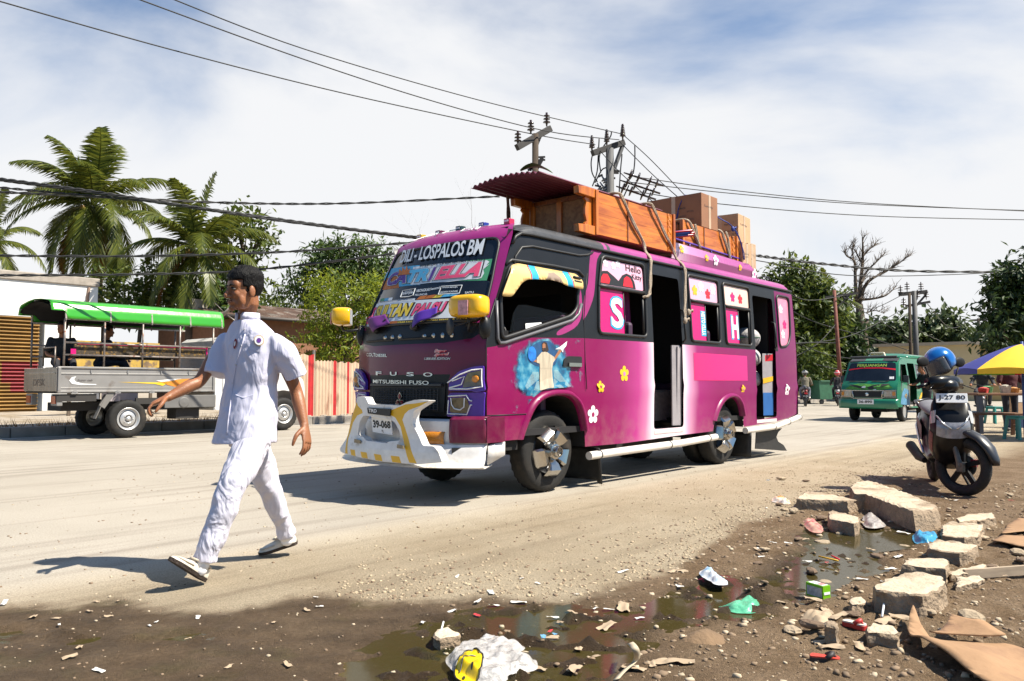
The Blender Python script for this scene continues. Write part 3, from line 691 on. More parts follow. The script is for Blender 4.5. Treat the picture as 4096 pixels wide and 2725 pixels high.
cr=N.new('ShaderNodeValToRGB');e=cr.color_ramp.elements;e[0].position=.36;e[0].color=(.006,.07,.16,1);e[1].position=.68;e[1].color=(.14,.36,.44,1);x=e.new(.5);x.color=(.006,.15,.28,1);L.new(nz.outputs[0],cr.inputs[0]);L.new(cr.outputs[0],b.inputs['Base Color'])
mb=MB();panel(mb,lambda t,h:SD(t,h,.003),[(-.74,.80),(-.52,.78),(-.40,.90),(-.24,1.0),(.05,1.02),(.42,1.02),(.42,1.50),(-.2,1.49),(-.72,1.43)],step=.05);obj('door_mural',mb,am,BUS,smooth=True)
rob=mat('mural_cream',(.46,.39,.29),rough=.4,var=.3,vscale=30,stretch=(1,1,.15));skn=mat('mural_skin',(.32,.13,.06));dkb=mat('mural_dark',(.008,.06,.16),var=.4,vscale=12);hrb=mat('mural_hair',(.03,.015,.01));orb=mat('mural_orb',(.01,.16,.55),var=.5,vscale=14);ray_=mat('mural_ray',(.45,.62,.60),alpha=.3)
mb=MB();k3=lambda pts,zf=z5:SPP(zf,pts)
sflat(mb,[(a,b_)for a,b_ in rounded(k3([(560,1290),(640,1230),(740,1205),(830,1250),(870,1330),(840,1470),(640,1480),(540,1420)]),.05)],2,.0045)
for q in([(660,230),(600,230),(520,380),(540,410),(670,300)],[(672,320),(640,330),(575,470),(610,470),(676,420)],[(815,210),(860,210),(1000,380),(975,390),(820,290)],[(815,300),(830,300),(930,395),(880,398),(822,370)]):sflat(mb,k3(q,z6),4,.0055)
sflat(mb,k3([(672,190),(800,190),(822,395),(760,400),(676,425)],z6),0,.007)
sflat(mb,k3([(690,1330),(740,1325),(820,1380),(832,1410),(810,1440),(800,1500),(672,1500),(670,1450),(640,1440),(640,1390)]),0,.008)
sflat(mb,k3([(640,1410),(640,1437),(590,1425),(578,1408)]),1,.007);sflat(mb,k3([(832,1412),(822,1385),(870,1310),(895,1295),(900,1320)]),1,.007)
sflat(mb,k3([(695,1240),(715,1220),(745,1232),(765,1310),(745,1330),(700,1320)]),6,.0085);sflat(mb,k3([(697,1250),(712,1235),(730,1250),(730,1300),(712,1318),(698,1305)]),1,.0095);sflat(mb,k3([(697,1290),(728,1285),(730,1305),(712,1320)]),6,.0105)
o_=SP(*z5(590,1350));sflat(mb,circ(o_,.062,18,.072),3,.009)
sflat(mb,k3([(830,1300),(880,1275),(955,1215),(945,1265),(915,1300),(912,1335),(890,1300)]),5,.010)
obj('mural_figure',mb,[rob,skn,dkb,orb,ray_,white,hrb],BUS)
for arc,cx,cz,wd_ in((arch1[:-1],0,.55,.055),(arch2[1:-1],3.68,.5,.06)):
 mb=MB();rings=[]
 for t,h in smooth_poly(arc,3,False):
  d=Vector((t-cx,h-cz));d.normalize()
  rings.append([SD(t-d.x*.004,h-d.y*.004,-.05),SD(t,h,.03),SD(t+d.x*wd_*.6,h+d.y*wd_*.6,.034),SD(t+d.x*wd_,h+d.y*wd_,-.004)])
 n=len(rings);vs=[p for r_ in rings for p in r_]
 mb.add(vs,[(j*4+i,j*4+i+1,(j+1)*4+i+1,(j+1)*4+i)for j in range(n-1)for i in range(3)]);obj('arch_flare',mb,paint,BUS,smooth=True)
mb=MB()
for arc in(arch1,arch2):
 a=smooth_poly(arc,2,False)
 mb.add([SD(t,h,-.01)for t,h in a]+[(t,.5,h)for t,h in a],[(i,i+1,len(a)+i+1,len(a)+i)for i in range(len(a)-1)])
 mb.add([(t,.5,h)for t,h in a],[tuple(range(len(a)))])
mb.box((2.5,.8,.50),(6.8,.8,.12));mb.box((-.78,.1,.50),(.5,.3,.10));mb.box((1.8,.55,.40),(2.2,.5,.16));mb.box((0,.8,.40),(.12,1.3,.12));mb.box((3.66,.8,.40),(.14,1.3,.14));mb.box((-.9,.8,.5),(.5,1.2,.2))
obj('chassis',mb,mat('underbody',(.012,.011,.010),rough=.9),BUS)
tyre_m=mat('tyre_rubber',(.010,.009,.008),rough=.8,var=.35,vscale=14,col2=(.035,.026,.018),c2scale=5,c2lo=.52,c2hi=.75,bump=.2,bscale=60)
def tyre(mb,r=.40,wd_=.2,n=60,rin=.22,mi=0):
 """lathed around local z (outer face at z=0, inner at z=wd_)"""
 prof=[(rin,.02),(rin+.02,.005),(r*.80,-.004),(r*.92,.006),(r*.985,.028),(r,.055),(r,wd_*.5),(r,wd_-.055),(r*.985,wd_-.028),(r*.8,wd_+.004),(rin,wd_-.02)]
 rings=[]
 for k in range(n):
  a=2*PI*k/n;ring=[]
  for i,(q,z)in enumerate(prof):
   if i in(4,5,7,8)and k%2:q-=r*.03
   if i==6:q-=.008*(k%2)
   ring.append((q*math.cos(a),q*math.sin(a),z))
  rings.append(ring)
 m=len(prof);vs=[p for r_ in rings for p in r_]
 mb.add(vs,[(k*m+i,((k+1)%n)*m+i,((k+1)%n)*m+i+1,k*m+i+1)for k in range(n)for i in range(m-1)],mi)
def bus_wheel(t,y,rot,dual=False,face=1):
 w_=bpy.data.objects.new('wheel',None);link(w_);w_.parent=BUS;w_.location=(t,y,.40);w_.rotation_euler=(-PI/2*face,0,0)
 mb=MB();tyre(mb)
 if dual:
  m2=MB();tyre(m2);mb.add(m2.v,m2.f,0,TM(0,0,.24))
 obj('tyre',mb,tyre_m,w_,angle=40)
 mb=MB();mb.lathe([(.235,.015),(.225,.0),(.21,.02),(.19,.09),(.10,.10),(.0,.10)],32);obj('rim',mb,mat('rim_dark',(.02,.02,.022),rough=.35,metal=.6),w_,smooth=True)
 mb=MB()
 for k in range(5):
  a=rot+2*PI*k/5
  rings=[]
  for q,z,hw in((.075,-.035,.045),(.12,-.08,.07),(.18,-.10,.092),(.235,-.05,.095),(.25,.0,.085)):
   rings.append([(q,-hw,z+.03),(q,-hw*.8,z),(q,hw*.8,z),(q,hw,z+.03)])
  vs=[p for r_ in rings for p in r_]
  mb.add(vs,[(j*4+i,j*4+i+1,j*4+i+5,j*4+i+4)for j in range(4)for i in range(3)],0,rotm('Z',a))
 mb.lathe([(.085,.02),(.085,-.06),(.075,-.085),(.055,-.09),(.055,-.125),(.048,-.135),(.036,-.135),(.034,-.12),(.0,-.118)],24)
 mb.box((0,0,-.122),(.065,.012,.012));mb.box((0,0,-.122),(.012,.065,.012))
 obj('hub_cap',mb,chrome,w_,angle=35)
bus_wheel(0,0.0,.35);bus_wheel(3.66,-.01,.75,True)
bus_wheel(0,1.6,.35,face=-1);bus_wheel(3.66,1.61,.75,True,face=-1)
fl=mat('mud_flap_black',(.016,.015,.014),rough=.6,var=.5,vscale=12)
mb=MB();mb.grid(lambda u,v:(.62+.05*(1-v)+.04*math.sin(u*3),-.16+u*.52+.0*v,.06+v*.34-.03*(u<.1)*(v<.1)),12,8);obj('mud_flap',mb,fl,BUS,smooth=True,solid=.008)
mb=MB();mb.grid(lambda u,v:(4.20+.03*v,-.15+u*.42,.06+v*.34),6,6);obj('mud_flap',mb,fl,BUS,smooth=True,solid=.008)
mb=MB();flat(mb,lambda x,y:(x,-.02,y),[(p.x,p.z)for p in[BS(*z8(*q),-.02)for q in[(1370,985),(1500,965),(1640,950),(1600,990),(1580,1040),(1600,1090),(1655,1125),(1690,1185),(1520,1175),(1360,1165)]]],0,.2);obj('rear_flap',mb,fl,BUS,solid=.01)
pipe=mat('white_pipe',(.72,.68,.62),rough=.35,coat=.3,var=.08)
mb=MB();mb.tube([(.47,-.14,.33),(1.2,-.14,.342),(2.3,-.14,.355),(3.2,-.14,.385)],.042,14);obj('step_bar',mb,pipe,BUS,angle=40)
mb=MB();mb.tube([(4.10,-.12,.425),(4.6,-.12,.432),(5.1,-.12,.44),(5.75,-.12,.52),(6.04,-.10,.555),(6.12,0,.56),(6.14,.4,.56),(6.14,1.6,.56)],.042,14);obj('step_bar',mb,pipe,BUS,angle=40)
mb=MB()
for t,h in((.65,.333),(2.05,.352),(3.0,.38),(5.02,.437),(5.55,.495),(5.98,.548)):mb.lathe([(.043,-.008),(.047,-.006),(.047,.006),(.043,.008)],14,0,align((t,-.14 if t<4 else-.12,h),(1,0,.02)))
obj('bar_clamp',mb,rub,BUS)
bumm=whitep
mb=MB()
def bplan(a,ex=0,hh=0):return(-1.03-ex-(.30+ex)*(1-abs(a)**2.6)+.02,.8-a*(.925+ex*.4))
def bsec(prof,mi=0,a0=-1,a1=1,n=40,m_=None):
 rings=[]
 for i in range(n+1):
  a=a0+(a1-a0)*i/n
  rings.append([(bplan(a,e)[0],bplan(a,e)[1],h)for e,h in prof])
 m=len(prof);vs=[p for r_ in rings for p in r_]
 mb.add(vs,[(j*m+i,j*m+i+1,(j+1)*m+i+1,(j+1)*m+i)for j in range(n)for i in range(m-1)],mi)
bsec([(-.12,.735),(-.02,.735),(0,.72),(.01,.60),(0,.50),(-.06,.50)])
bsec([(-.05,.50),(.02,.52),(.045,.45),(.05,.40),(.085,.345),(.10,.335),(.06,.325),(-.1,.34)])
for a in(-1,1):mb.add([(bplan(a)[0],bplan(a)[1],.52),(bplan(a)[0]+.22,bplan(a)[1]+.0,.54),(bplan(a)[0]+.22,bplan(a)[1],.42),(bplan(a)[0],bplan(a)[1],.35)],[(0,1,2,3)])
BUMP=obj('bumper',mb,bumm,BUS,angle=50,solid=.012)
for sg,a0,a1 in((1,.72,1.0),(-1,-1,-.74)):
 mb=MB();bsec([(-.1,.76),(.0,.765),(.03,.74),(.035,.62),(.03,.545),(-.05,.54)],0,a0,a1,12);mb.box((-.93,.8-sg*.935,.65),(.22,.02,.21));obj('bumper_corner',mb,magf,BUMP,angle=40,solid=.015)
for a0,a1 in((.44,.66),(-.66,-.44)):
 mb=MB();bsec([(.0,.635),(.018,.625),(.024,.58),(.018,.525),(.0,.515)],0,a0,a1,8);obj('fog_lamp',mb,amber,BUMP,smooth=True,solid=.01)
mb=MB();mb.box((-1.20,.23,.46),(.03,.07,.05),rz=.4);mb.box((-1.18,.05,.47),(.02,.14,.06),rz=.9);obj('vent_slot',mb,rub,BUMP)
TB=-1.45
def bz(pts):return[(p.y,p.z)for p in[BT(*z4(*q),TB)for q in pts]]
bo=rounded(bz([(1095,660),(960,652),(870,680),(820,712),(690,703),(500,697),(468,622),(385,618),(372,650),(352,725),(325,800),(298,900),(268,1050),(205,1160),(215,1190),(275,1215),(640,1290),(1000,1325),(1230,1305),(1190,1200),(1145,1140),(1040,1130),(985,1010),(935,900),(930,840),(950,765)]),.02,2)
bh=rounded(bz([(445,812),(690,850),(765,880),(815,985),(828,1075),(712,1085),(700,1105),(478,1075),(455,1040),(395,1025),(385,1000),(400,890)]),.03,2)
ys=[bz(q)for q in([(1085,668),(960,690),(870,700),(720,765),(700,800),(770,835),(822,930),(845,1040),(905,1230),(930,1305),(1000,1315),(940,1170),(885,1010),(840,860),(862,800),(900,760),(1010,715)],[(352,735),(372,670),(385,715),(430,757),(438,790),(378,815),(330,890),(298,1000),(285,1060),(300,1215),(270,1205),(270,1050),(298,905),(325,805)],[(325,1165),(378,1172),(390,1238),(340,1225)],[(440,1188),(508,1198),(522,1262),(455,1250)],[(582,1210),(655,1222),(672,1290),(600,1278)],[(750,1230),(835,1240),(855,1310),(768,1298)])]
mb=MB()
def bulge(y,z):return(TB-.05*(1-((y-.85)/.7)**2)-.03*sst(.62,.42,z),y,z)
panel(mb,bulge,bo,[bh],[(q,1)for q in ys],step=.05)
n0=len(mb.v);mb.v+=[(x+.06,y,z)for x,y,z in list(mb.v)]
mb2=MB();mb2.v=mb.v;mb2.f=mb.f;mb2.m=mb.m
for poly in(bo,bh):
 q=subdiv(poly,.05);mb.add([bulge(*p)for p in q]+[(bulge(*p)[0]+.08,p[0],p[1])for p in q],[(i,(i+1)%len(q),len(q)+(i+1)%len(q),len(q)+i)for i in range(len(q))],0)
BB=obj('bull_bar',mb,[whitep,yel],BUS)
mb=MB();p=[BT(*z4(*q),TB-.058)for q in[(445,735),(690,747),(680,825),(452,795)]];mb.poly(p);obj('badge_plate',mb,rub,BB,solid=.01)
mb=MB();q=[z4(*a)for a in[(455,782),(540,787),(540,752),(455,745)]];put_text(mb,'TRD',lambda u,v:BT(*quad(q,u,v),TB-.066),0,0,1,1,0,bold=.02);obj('badge_lettering',mb,white,BB)
mb=MB()
for c in((340,1085),(787,1142)):
 mb.poly([BT(*z4(c[0]+dx,c[1]+dy),TB-.075)for dx,dy in((-32,15),(35,24),(32,-10),(-30,-24))])
obj('marker_lamp',mb,lens,BB,solid=.01)
mb=MB();p=[BT(*z4(*q),TB+.02)for q in[(502,988),(706,1020),(692,850),(484,822)]];mb.poly(p);NP=obj('number_plate',mb,white,BUS,solid=.006)
mb=MB();q=[z4(*a)for a in[(505,945),(685,955),(680,875),(497,862)]];put_text(mb,'39-068',lambda u,v:BT(*quad(q,u,v),TB+.014),0,0,1,1,0,bold=.035)
q=[z4(*a)for a in[(590,992),(615,995),(614,970),(590,967)]];put_text(mb,'TL',lambda u,v:BT(*quad(q,u,v),TB+.014),0,0,1,1,0,bold=.02);obj('plate_lettering',mb,rub,NP)
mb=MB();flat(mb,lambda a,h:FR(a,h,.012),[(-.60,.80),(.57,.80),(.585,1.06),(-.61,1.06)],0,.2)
for k in range(9):h=.825+k*.022;mb.tube([FR(a,h,.022)for a in[-.5+.1*i for i in range(11)]],.004,4,1)
for k in range(22):a=-.5+k*.0475;mb.tube([FR(a,.815,.022),FR(a,1.01,.022)],.004,4,1)
mb.tube([FR(a,1.045,.02)for a in[-.55+.11*i for i in range(11)]],.018,6,1)
GR=obj('grille',mb,[mat('backing_black',(.004,.004,.004)),mat('grille_black',(.03,.03,.033),rough=.4)],BUS)  # near-black sheet behind slightly lighter black bars
mb=MB();fq=lambda pts:FPP(z4,pts)
for d in([(808,575),(830,615),(810,655),(790,618)],[(780,655),(808,655),(798,700),(765,697)],[(814,655),(842,657),(858,700),(822,700)]):
 q=fq(d);c=(sum(p[0]for p in q)/4,sum(p[1]for p in q)/4)
 flat(mb,lambda a,h:FR(a,h,.034),[(c[0]+(p[0]-c[0])*1.12,c[1]+(p[1]-c[1])*1.12)for p in q],1,.2);flat(mb,lambda a,h:FR(a,h,.038),[(c[0]+(p[0]-c[0])*.78,c[1]+(p[1]-c[1])*.78)for p in q],0,.2)
obj('diamond_emblem',mb,[mat('emblem_red',(.25,.01,.02),rough=.2),chrome],GR)
mb=MB();ftext(mb,'MITSUBISHI FUSO',z4,[(540,478),(1125,497),(1122,455),(540,440)],0,.046,bold=.012)
for ch,x0,x1 in(('F',537,597),('U',685,755),('S',857,937),('O',1033,1130)):ftext(mb,ch,z4,[(x0,395+(x0-537)*.03),(x1,396+(x0-537)*.03),(x1,358+(x0-537)*.02),(x0,356+(x0-537)*.02)],0,.008,bold=.02)
ftext(mb,'COLT',z4,[(440,200),(532,201),(532,163),(440,162)],0,.006,bold=.02);ftext(mb,'DIESEL',z4,[(534,203),(652,205),(652,174),(534,171)],0,.006,bold=.02)
ftext(mb,'1.000.000 EDITION',z4,[(1042,235),(1312,235),(1316,210),(1046,210)],0,.006,shear=.2,bold=.012)
obj('front_lettering',mb,silver,BUS)
mb=MB();ftext(mb,'Super',z4,[(1150,168),(1280,160),(1285,128),(1156,122)],1,.006,shear=.2,bold=.09,grow=.04);ftext(mb,'Speed',z4,[(1145,205),(1295,192),(1298,158),(1160,168)],1,.006,shear=.2,bold=.09,grow=.04);ftext(mb,'Super',z4,[(1150,168),(1280,160),(1285,128),(1156,122)],0,.008,shear=.2,bold=.02);ftext(mb,'Speed',z4,[(1145,205),(1295,192),(1298,158),(1160,168)],0,.008,shear=.2,bold=.02);obj('edition_decal',mb,[red,white],BUS)
for sg in(1,-1):
 def fm_(a,h,off):
  return FR(a*sg,h,off)
 mb=MB()
 flat(mb,lambda a,h:fm_(a,h,.02),rounded([(.62,.765),(.995,.765),(.998,.98),(.64,.975)],.02),0,.05)
 flat(mb,lambda a,h:fm_(a,h,.03),rounded([(.635,.995),(.998,.99),(1.0,1.10),(1.0,1.215),(.90,1.205),(.76,1.165),(.66,1.09)],.02),0,.05)
 HL=obj('headlight',mb,purple,BUS,solid=.03)
 mb=MB();flat(mb,lambda a,h:fm_(a,h,.052),[(.80,1.02),(.99,1.04),(.998,1.175),(.86,1.15),(.83,1.10)],0,.05);flat(mb,lambda a,h:fm_(a,h,.042),rounded([(.66,.80),(.85,.795),(.87,.86),(.84,.935),(.67,.93)],.03),0,.05);obj('lens',mb,lens,HL)
 mb=MB();mb.ell(FR(.93*sg,1.10,.05),(.02,.045,.035),10,6);obj('indicator',mb,amber,HL,smooth=True)
 mb=MB()
 for pts in([(.65,1.065),(.78,1.135),(.90,1.175),(.998,1.185),(.995,1.10),(.99,1.03),(.85,1.01),(.66,1.01)],[(.66,1.02),(.80,1.05),(.83,1.12),(.70,1.08)]):mb.tube([fm_(a,h,.058)for a,h in subdiv(pts,.06,False)],.006,4)
 for pts in([(.65,.945),(.84,.955),(.875,.91),(.90,.905)],[(.655,.91),(.645,.79),(.85,.785),(.885,.87),(.90,.87)],[(.68,.93),(.69,.87),(.72,.835),(.78,.825),(.82,.85),(.825,.93)]):mb.tube([fm_(a,h,.05)for a,h in subdiv(pts,.06,False)],.006,4)
 obj('white_striping',mb,white,HL)
mb=MB();flat(mb,lambda a,h:FR(a,h,.004),rounded([(-.925,1.635),(.925,1.635),(.862,2.405),(-.862,2.405)],.07),0,.08)
WS=obj('windscreen',mb,glass,BUS,smooth=True)
mb=MB();mb.tube([FR(a,h,.006)for a,h in subdiv(rounded([(-.94,1.62),(.94,1.62),(.875,2.42),(-.875,2.42)],.1),.1)],.014,6,closed=True);obj('windscreen_gasket',mb,rub,WS,smooth=True)
green=mat('sticker_green',(.05,.26,.13));blu=mat('sticker_blue',(.08,.38,.62));org=mat('sticker_orange',(.45,.13,.02));pur=mat('sticker_purple',(.085,.03,.25));pk=mat('sticker_pink',(.75,.08,.19));yl=mat('sticker_gold',(.72,.52,.05));bk=rub;wt=mat('sticker_white',(.62,.66,.70),rough=.3,var=.05)
SM=[wt,green,blu,org,pur,pk,yl,bk]
mb=MB();ftext(mb,'DILI - LOSPALOS BM',z3,[(792,543),(1652,452),(1692,283),(832,408)],0,.022,bold=.018,shear=.0,space=.95);obj('route_lettering',mb,SM,WS)
mb=MB()
fflat(mb,z3,[(585,818),(640,640),(700,592),(930,560),(1000,555),(1000,760),(860,770)],2,.006);fflat(mb,z3,[(585,818),(615,720),(760,640),(780,790),(640,812)],3,.007);fflat(mb,z3,[(1480,510),(1755,488),(1730,600),(1695,715),(1400,722)],1,.006)
fflat(mb,z3,[(930,575),(1200,540),(1420,520),(1700,505),(1725,520),(1690,560),(1730,540),(1660,600),(1670,640),(1640,690),(1600,700),(1500,705),(1300,730),(1100,740),(960,760),(900,760)],0,.008)
for cells,q in((('CA',4),[(650,778),(850,745),(880,610),(690,645)]),(('TR',2),[(860,745),(1075,722),(1110,585),(890,612)]),(('I',4),[(1085,722),(1140,715),(1175,578),(1120,585)]),(('ELLA',5),[(1150,712),(1610,672),(1690,520),(1190,578)])):
 ftext(mb,cells[0],z3,q,7,.010,bold=.10,grow=.055,shear=.25);ftext(mb,cells[0],z3,q,0,.0115,bold=.075,grow=.03,shear=.25);ftext(mb,cells[0],z3,q,cells[1],.013,bold=.05,shear=.25)
fflat(mb,z3,[(765,668),(900,655),(890,635),(905,590),(880,615),(865,560),(850,615),(820,575),(815,625),(785,600),(785,640)],3,.016)
ftext(mb,'THEIREAL TRANSPORTATION',z3,[(990,580),(1680,512),(1680,494),(990,562)],7,.011,bold=.01)
obj('name_sticker',mb,SM,WS)
mb=MB()
ftext(mb,'Banyak',z3,[(815,872),(940,855),(945,825),(818,842)],0,.008,bold=.02);ftext(mb,'emoe',z3,[(840,845),(915,835),(915,815),(840,825)],0,.008);ftext(mb,'ABONGKAR',z3,[(958,840),(1100,825),(1105,795),(962,810)],0,.008,bold=.02);ftext(mb,'PELUNCUR',z3,[(945,878),(1075,868),(1078,848),(948,858)],0,.008,bold=.02);ftext(mb,'Senggol',z3,[(1105,825),(1205,810),(1210,775),(1108,795)],0,.008,bold=.02);ftext(mb,'WWW.MANJA',z3,[(1228,803),(1390,795),(1395,775),(1230,785)],0,.008,bold=.02);ftext(mb,'JADIAN KAGAK',z3,[(1208,855),(1395,840),(1398,818),(1210,830)],0,.008,bold=.02);ftext(mb,'SATU',z3,[(1468,855),(1560,850),(1562,828),(1470,832)],0,.008,bold=.02)
for q in([(1190,862),(1408,850),(1440,765),(1222,778),(1190,862)],[(795,890),(880,885),(925,870),(950,800),(822,820),(795,890)]):mb.tube([FR(*FP(*z3(*p)),.008)for p in q],.004,4,0)
for i,k in enumerate((3,3,6,2,2)):fflat(mb,z3,[(955+i*85,918-i*9),(1040+i*85,909-i*9),(1080+i*85,868-i*7),(1000+i*85,880-i*7)],k,.007)
for i,k in enumerate((1,2,0)):fflat(mb,z3,[(578+i*42,935-i*4),(620+i*42,931-i*4),(632+i*42,900-i*4),(590+i*42,905-i*4)],k,.007)
fflat(mb,z3,[(565,968),(945,925),(948,902),(575,942)],0,.007);ftext(mb,'KALAU SUKA ITU BILANG JANGAN DIAM DIAM TAPI SUKA',z3,[(580,955),(920,920),(922,908),(582,942)],7,.010,bold=.01)
obj('slogan_sticker',mb,SM,WS)
mb=MB()
fflat(mb,z3,[(430,1195),(480,1110),(545,960),(1280,905),(1600,890),(1600,1105),(1290,1110),(700,1150),(620,1195)],0,.006)
for s_,q,k in(('SULTAN',[(520,1125),(875,1088),(935,948),(560,985)],6),('PALSU',[(905,1085),(1240,1062),(1290,935),(960,960)],5)):
 ftext(mb,s_,z3,q,7,.009,bold=.09,grow=.04,shear=.15);ftext(mb,s_,z3,q,k,.011,bold=.05,shear=.15)
fflat(mb,z3,[(690,1180),(1600,1135),(1605,1100),(700,1142)],7,.010);ftext(mb,'SEBAB KAU TERLALU INDAH BEREDAR KATA',z3,[(765,1168),(1500,1132),(1500,1112),(765,1148)],6,.012,bold=.02);fflat(mb,z3,[(680,1178),(760,1175),(765,1140),(690,1145)],3,.012)
mb.tube([FR(*FP(*z3(*p)),.011)for p in[(545,1000),(520,1035),(530,1010),(490,1150),(450,1165),(445,1120),(490,1095)]],.010,4,5)
obj('banner_sticker',mb,SM,WS)
mb=MB()
sig=[[(925,300),(975,255),(960,245),(930,270),(985,262),(1010,245),(1000,265),(1030,245),(1045,262),(1070,240),(1090,245),(1130,230),(1180,205),(1215,190),(1200,215),(1165,235),(1230,222),(1260,210),(1300,195),(1320,190),(1345,185),(1380,180)],[(1440,195),(1470,165),(1455,175),(1420,205),(1500,190),(1545,175),(1530,190),(1570,180),(1600,160),(1590,180),(1630,155),(1715,143)],[(1190,195),(1160,240)]]
for s_ in sig:mb.tube([FR(*FP(*z3(*p)),.006)for p in s_],.005,4,0)
obj('header_script',mb,[white],BUS)
for pts,m_ in(([(480,1160),(650,1078),(700,1175),(545,1265)],mat('flag_purple',(.10,.012,.14),rough=.6)),([(970,1110),(1200,1000),(1190,1100),(955,1220)],mat('flag_violet',(.06,.015,.26),rough=.6))):
 q=[FP(*z3(*p))for p in pts];wb=bpy.data.objects.new('wiper',None);link(wb);wb.parent=BUS
 mb=MB();mb.grid(lambda u,v:FR(*quad(q,u,v),.05+.02*math.sin(u*5)),10,6);obj('flag',mb,m_,wb,smooth=True,solid=.004)
 c=q[3];mb=MB();e0=(c[0]-.02,1.58);mb.tube([FR(*e0,.03),FR(q[1][0]+.08,q[1][1]-.06,.04)],.008,6);mb.lathe([(.0,.05),(.03,.045),(.035,.0)],12,0,align(FR(*e0),(-1,0,.2)));obj('wiper_arm',mb,rub,wb,smooth=True)
mb=MB()
for c in((630,1310),(705,1307),(783,1300),(1040,1295),(1132,1288),(1228,1285),(1325,1280)):
 a,h=FP(*z3(*c));mb.lathe([(.0,.008),(.022,.006),(.026,0)],14,0,align(FR(a,h,.002),(-1,0,.05)))
obj('chrome_stud',mb,chrome,BUS,smooth=True)
mb=MB();
for a0,a1 in((-.75,-.2),(-.1,.4)):mb.tube([FR(a0+(a1-a0)*i/6,1.475,.003)for i in range(7)],.012,5)
obj('air_slot',mb,MATS['backing_black'],BUS)
for(x,y),c in(((1010,215),(.5,.3,.02)),((1205,160),(.10,.01,.04)),((1418,118),(.01,.03,.03)),((1660,85),(.02,.03,.25)),((1925,65),(.45,.01,.06))):
 p=BT(*z3(x,y+8),-.40);p.z=2.61+.025*(1-abs(p.y-.8));mb=MB();mb.box(p,(.08,.075,.06));m_=mat('lamp_%d'%x,c,rough=.25,coat=.4);ob=obj('clearance_lamp',mb,m_,BUS,bev=.008)
 mb=MB();mb.box((p.x-.042,p.y,p.z+.006),(.006,.05,.018));obj('lamp_lens',mb,white,ob)
def mirror(c,sx,sy,sz,armpts,rz_):
 m=bpy.data.objects.new('side_mirror',None);link(m);m.parent=BUS
 mb=MB()
 M_=TM(*c)@rotm('Z',rz_)
 rings=[]
 for x,k in((-.5,.55),(-.42,.85),(-.2,.98),(.15,1.0),(.42,.96),(.5,.9)):
  rings.append([(x*sx,k*sy*.5*(abs(math.cos(a))**.45)*(1 if math.cos(a)>0 else-1),k*sz*.5*(abs(math.sin(a))**.45)*(1 if math.sin(a)>0 else-1))for a in[2*PI*i/28 for i in range(28)]])
 mb.loft(rings,0,M_);hs=obj('mirror_housing',mb,yelm,m,smooth=True)
 mb=MB();mb.add([(-.49*sx,-sy*.2,-sz*.42),(-.49*sx,sy*.08,-sz*.42),(-.50*sx,sy*.08,sz*.2),(-.50*sx,-sy*.2,sz*.2)],[(0,1,2,3)],0,M_@TM(-.012,0,0));obj('worn_patch',mb,mat('pink_patch',(.55,.28,.30),var=.4,vscale=30),hs,solid=.01)
 mb=MB();mb.tube(armpts,.013,8);obj('mirror_arm',mb,rub,m,smooth=True)
 mb=MB();mb.add([(.51*sx,-sy*.42,-sz*.4),(.51*sx,sy*.42,-sz*.4),(.51*sx,sy*.42,sz*.4),(.51*sx,-sy*.42,sz*.4)],[(0,1,2,3)],0,M_);obj('mirror_glass',mb,chrome,m)
 return m
c=BT(*z3(1497,980),-1.12);mm=mirror(c,.19,.365,.205,[(c.x,c.y,c.z-.09),(c.x+.01,c.y+.0,c.z-.16),(c.x+.06,c.y+.05,c.z-.21),tuple(BT(*z3(1500,1200),-1.0))],.15)
mb=MB();q=BT(*z3(1312,1195),-1.25);mb.lathe([(0,.02),(.05,.015),(.075,0),(.07,-.01),(0,-.01)],18,0,TM(*q)@rotm('Z',-.25)@rotm('Y',PI/2)@Matrix.Diagonal((1.05,.8,1,1)));mb.tube([q,(q.x+.1,q.y-.1,q.z+.04),(c.x+.02,c.y+.03,c.z-.17)],.009,6);obj('round_mirror',mb,rub,mm,smooth=True)
c=BT(*z3(175,1092),-1.12);mirror(c,.19,.30,.185,[(c.x,c.y,c.z-.08),(c.x+.02,c.y,c.z-.14),(c.x+.02,c.y-.1,c.z-.15),tuple(FR(-.96,1.62))],-.75)
for sg in(-1,1):mb=MB();mb.ell(FR(.97*sg,1.55,.0),(.06,.055,.11),14,10);obj('mirror_base',mb,black,BUS,smooth=True)
mb=MB();bd=[(2.62,2.63),(5.12,2.60),(5.10,2.68),(4.86,2.80),(2.74,2.84),(2.62,2.72)]
def RB(t,h,off=0):return(t,.12+.5*abs(h-2.72)*.4-off,h)
panel(mb,RB,bd,[],[([(2.5,2.56),(5.2,2.56),(5.2,2.70),(2.5,2.73)],1)],step=.08)
pb=ramp_x(mat('rack_upper',(.5,.2,.4),rough=.35,coat=.3),[(2.6,(.78,.68,.74)),(3.1,(.60,.22,.42)),(3.9,(.42,.10,.30)),(5.2,(.34,.04,.22))]);pd=ramp_x(mat('rack_lower',(.2,.05,.2),rough=.35,coat=.3),[(2.6,(.60,.52,.58)),(3.1,(.40,.14,.30)),(3.5,(.20,.02,.14)),(5.2,(.17,.003,.11))])
RK=obj('rack_board',mb,[pb,pd],BUS,smooth=False,solid=.01)
for c,r_,k in(((2.86,2.77),.055,0),((3.52,2.735),.05,0),((3.78,2.73),.075,1),((4.52,2.715),.05,0),((5.0,2.67),.085,1)):
 mb=MB();flat(mb,lambda t,h:RB(t,h,.012),flower(c,r_),k,.1);flat(mb,lambda t,h:RB(t,h,.014),circ(c,r_*.28),2,.1);obj('flower_decal',mb,[MATS['yellow_vinyl'],white,MATS['pink_vinyl']],RK)
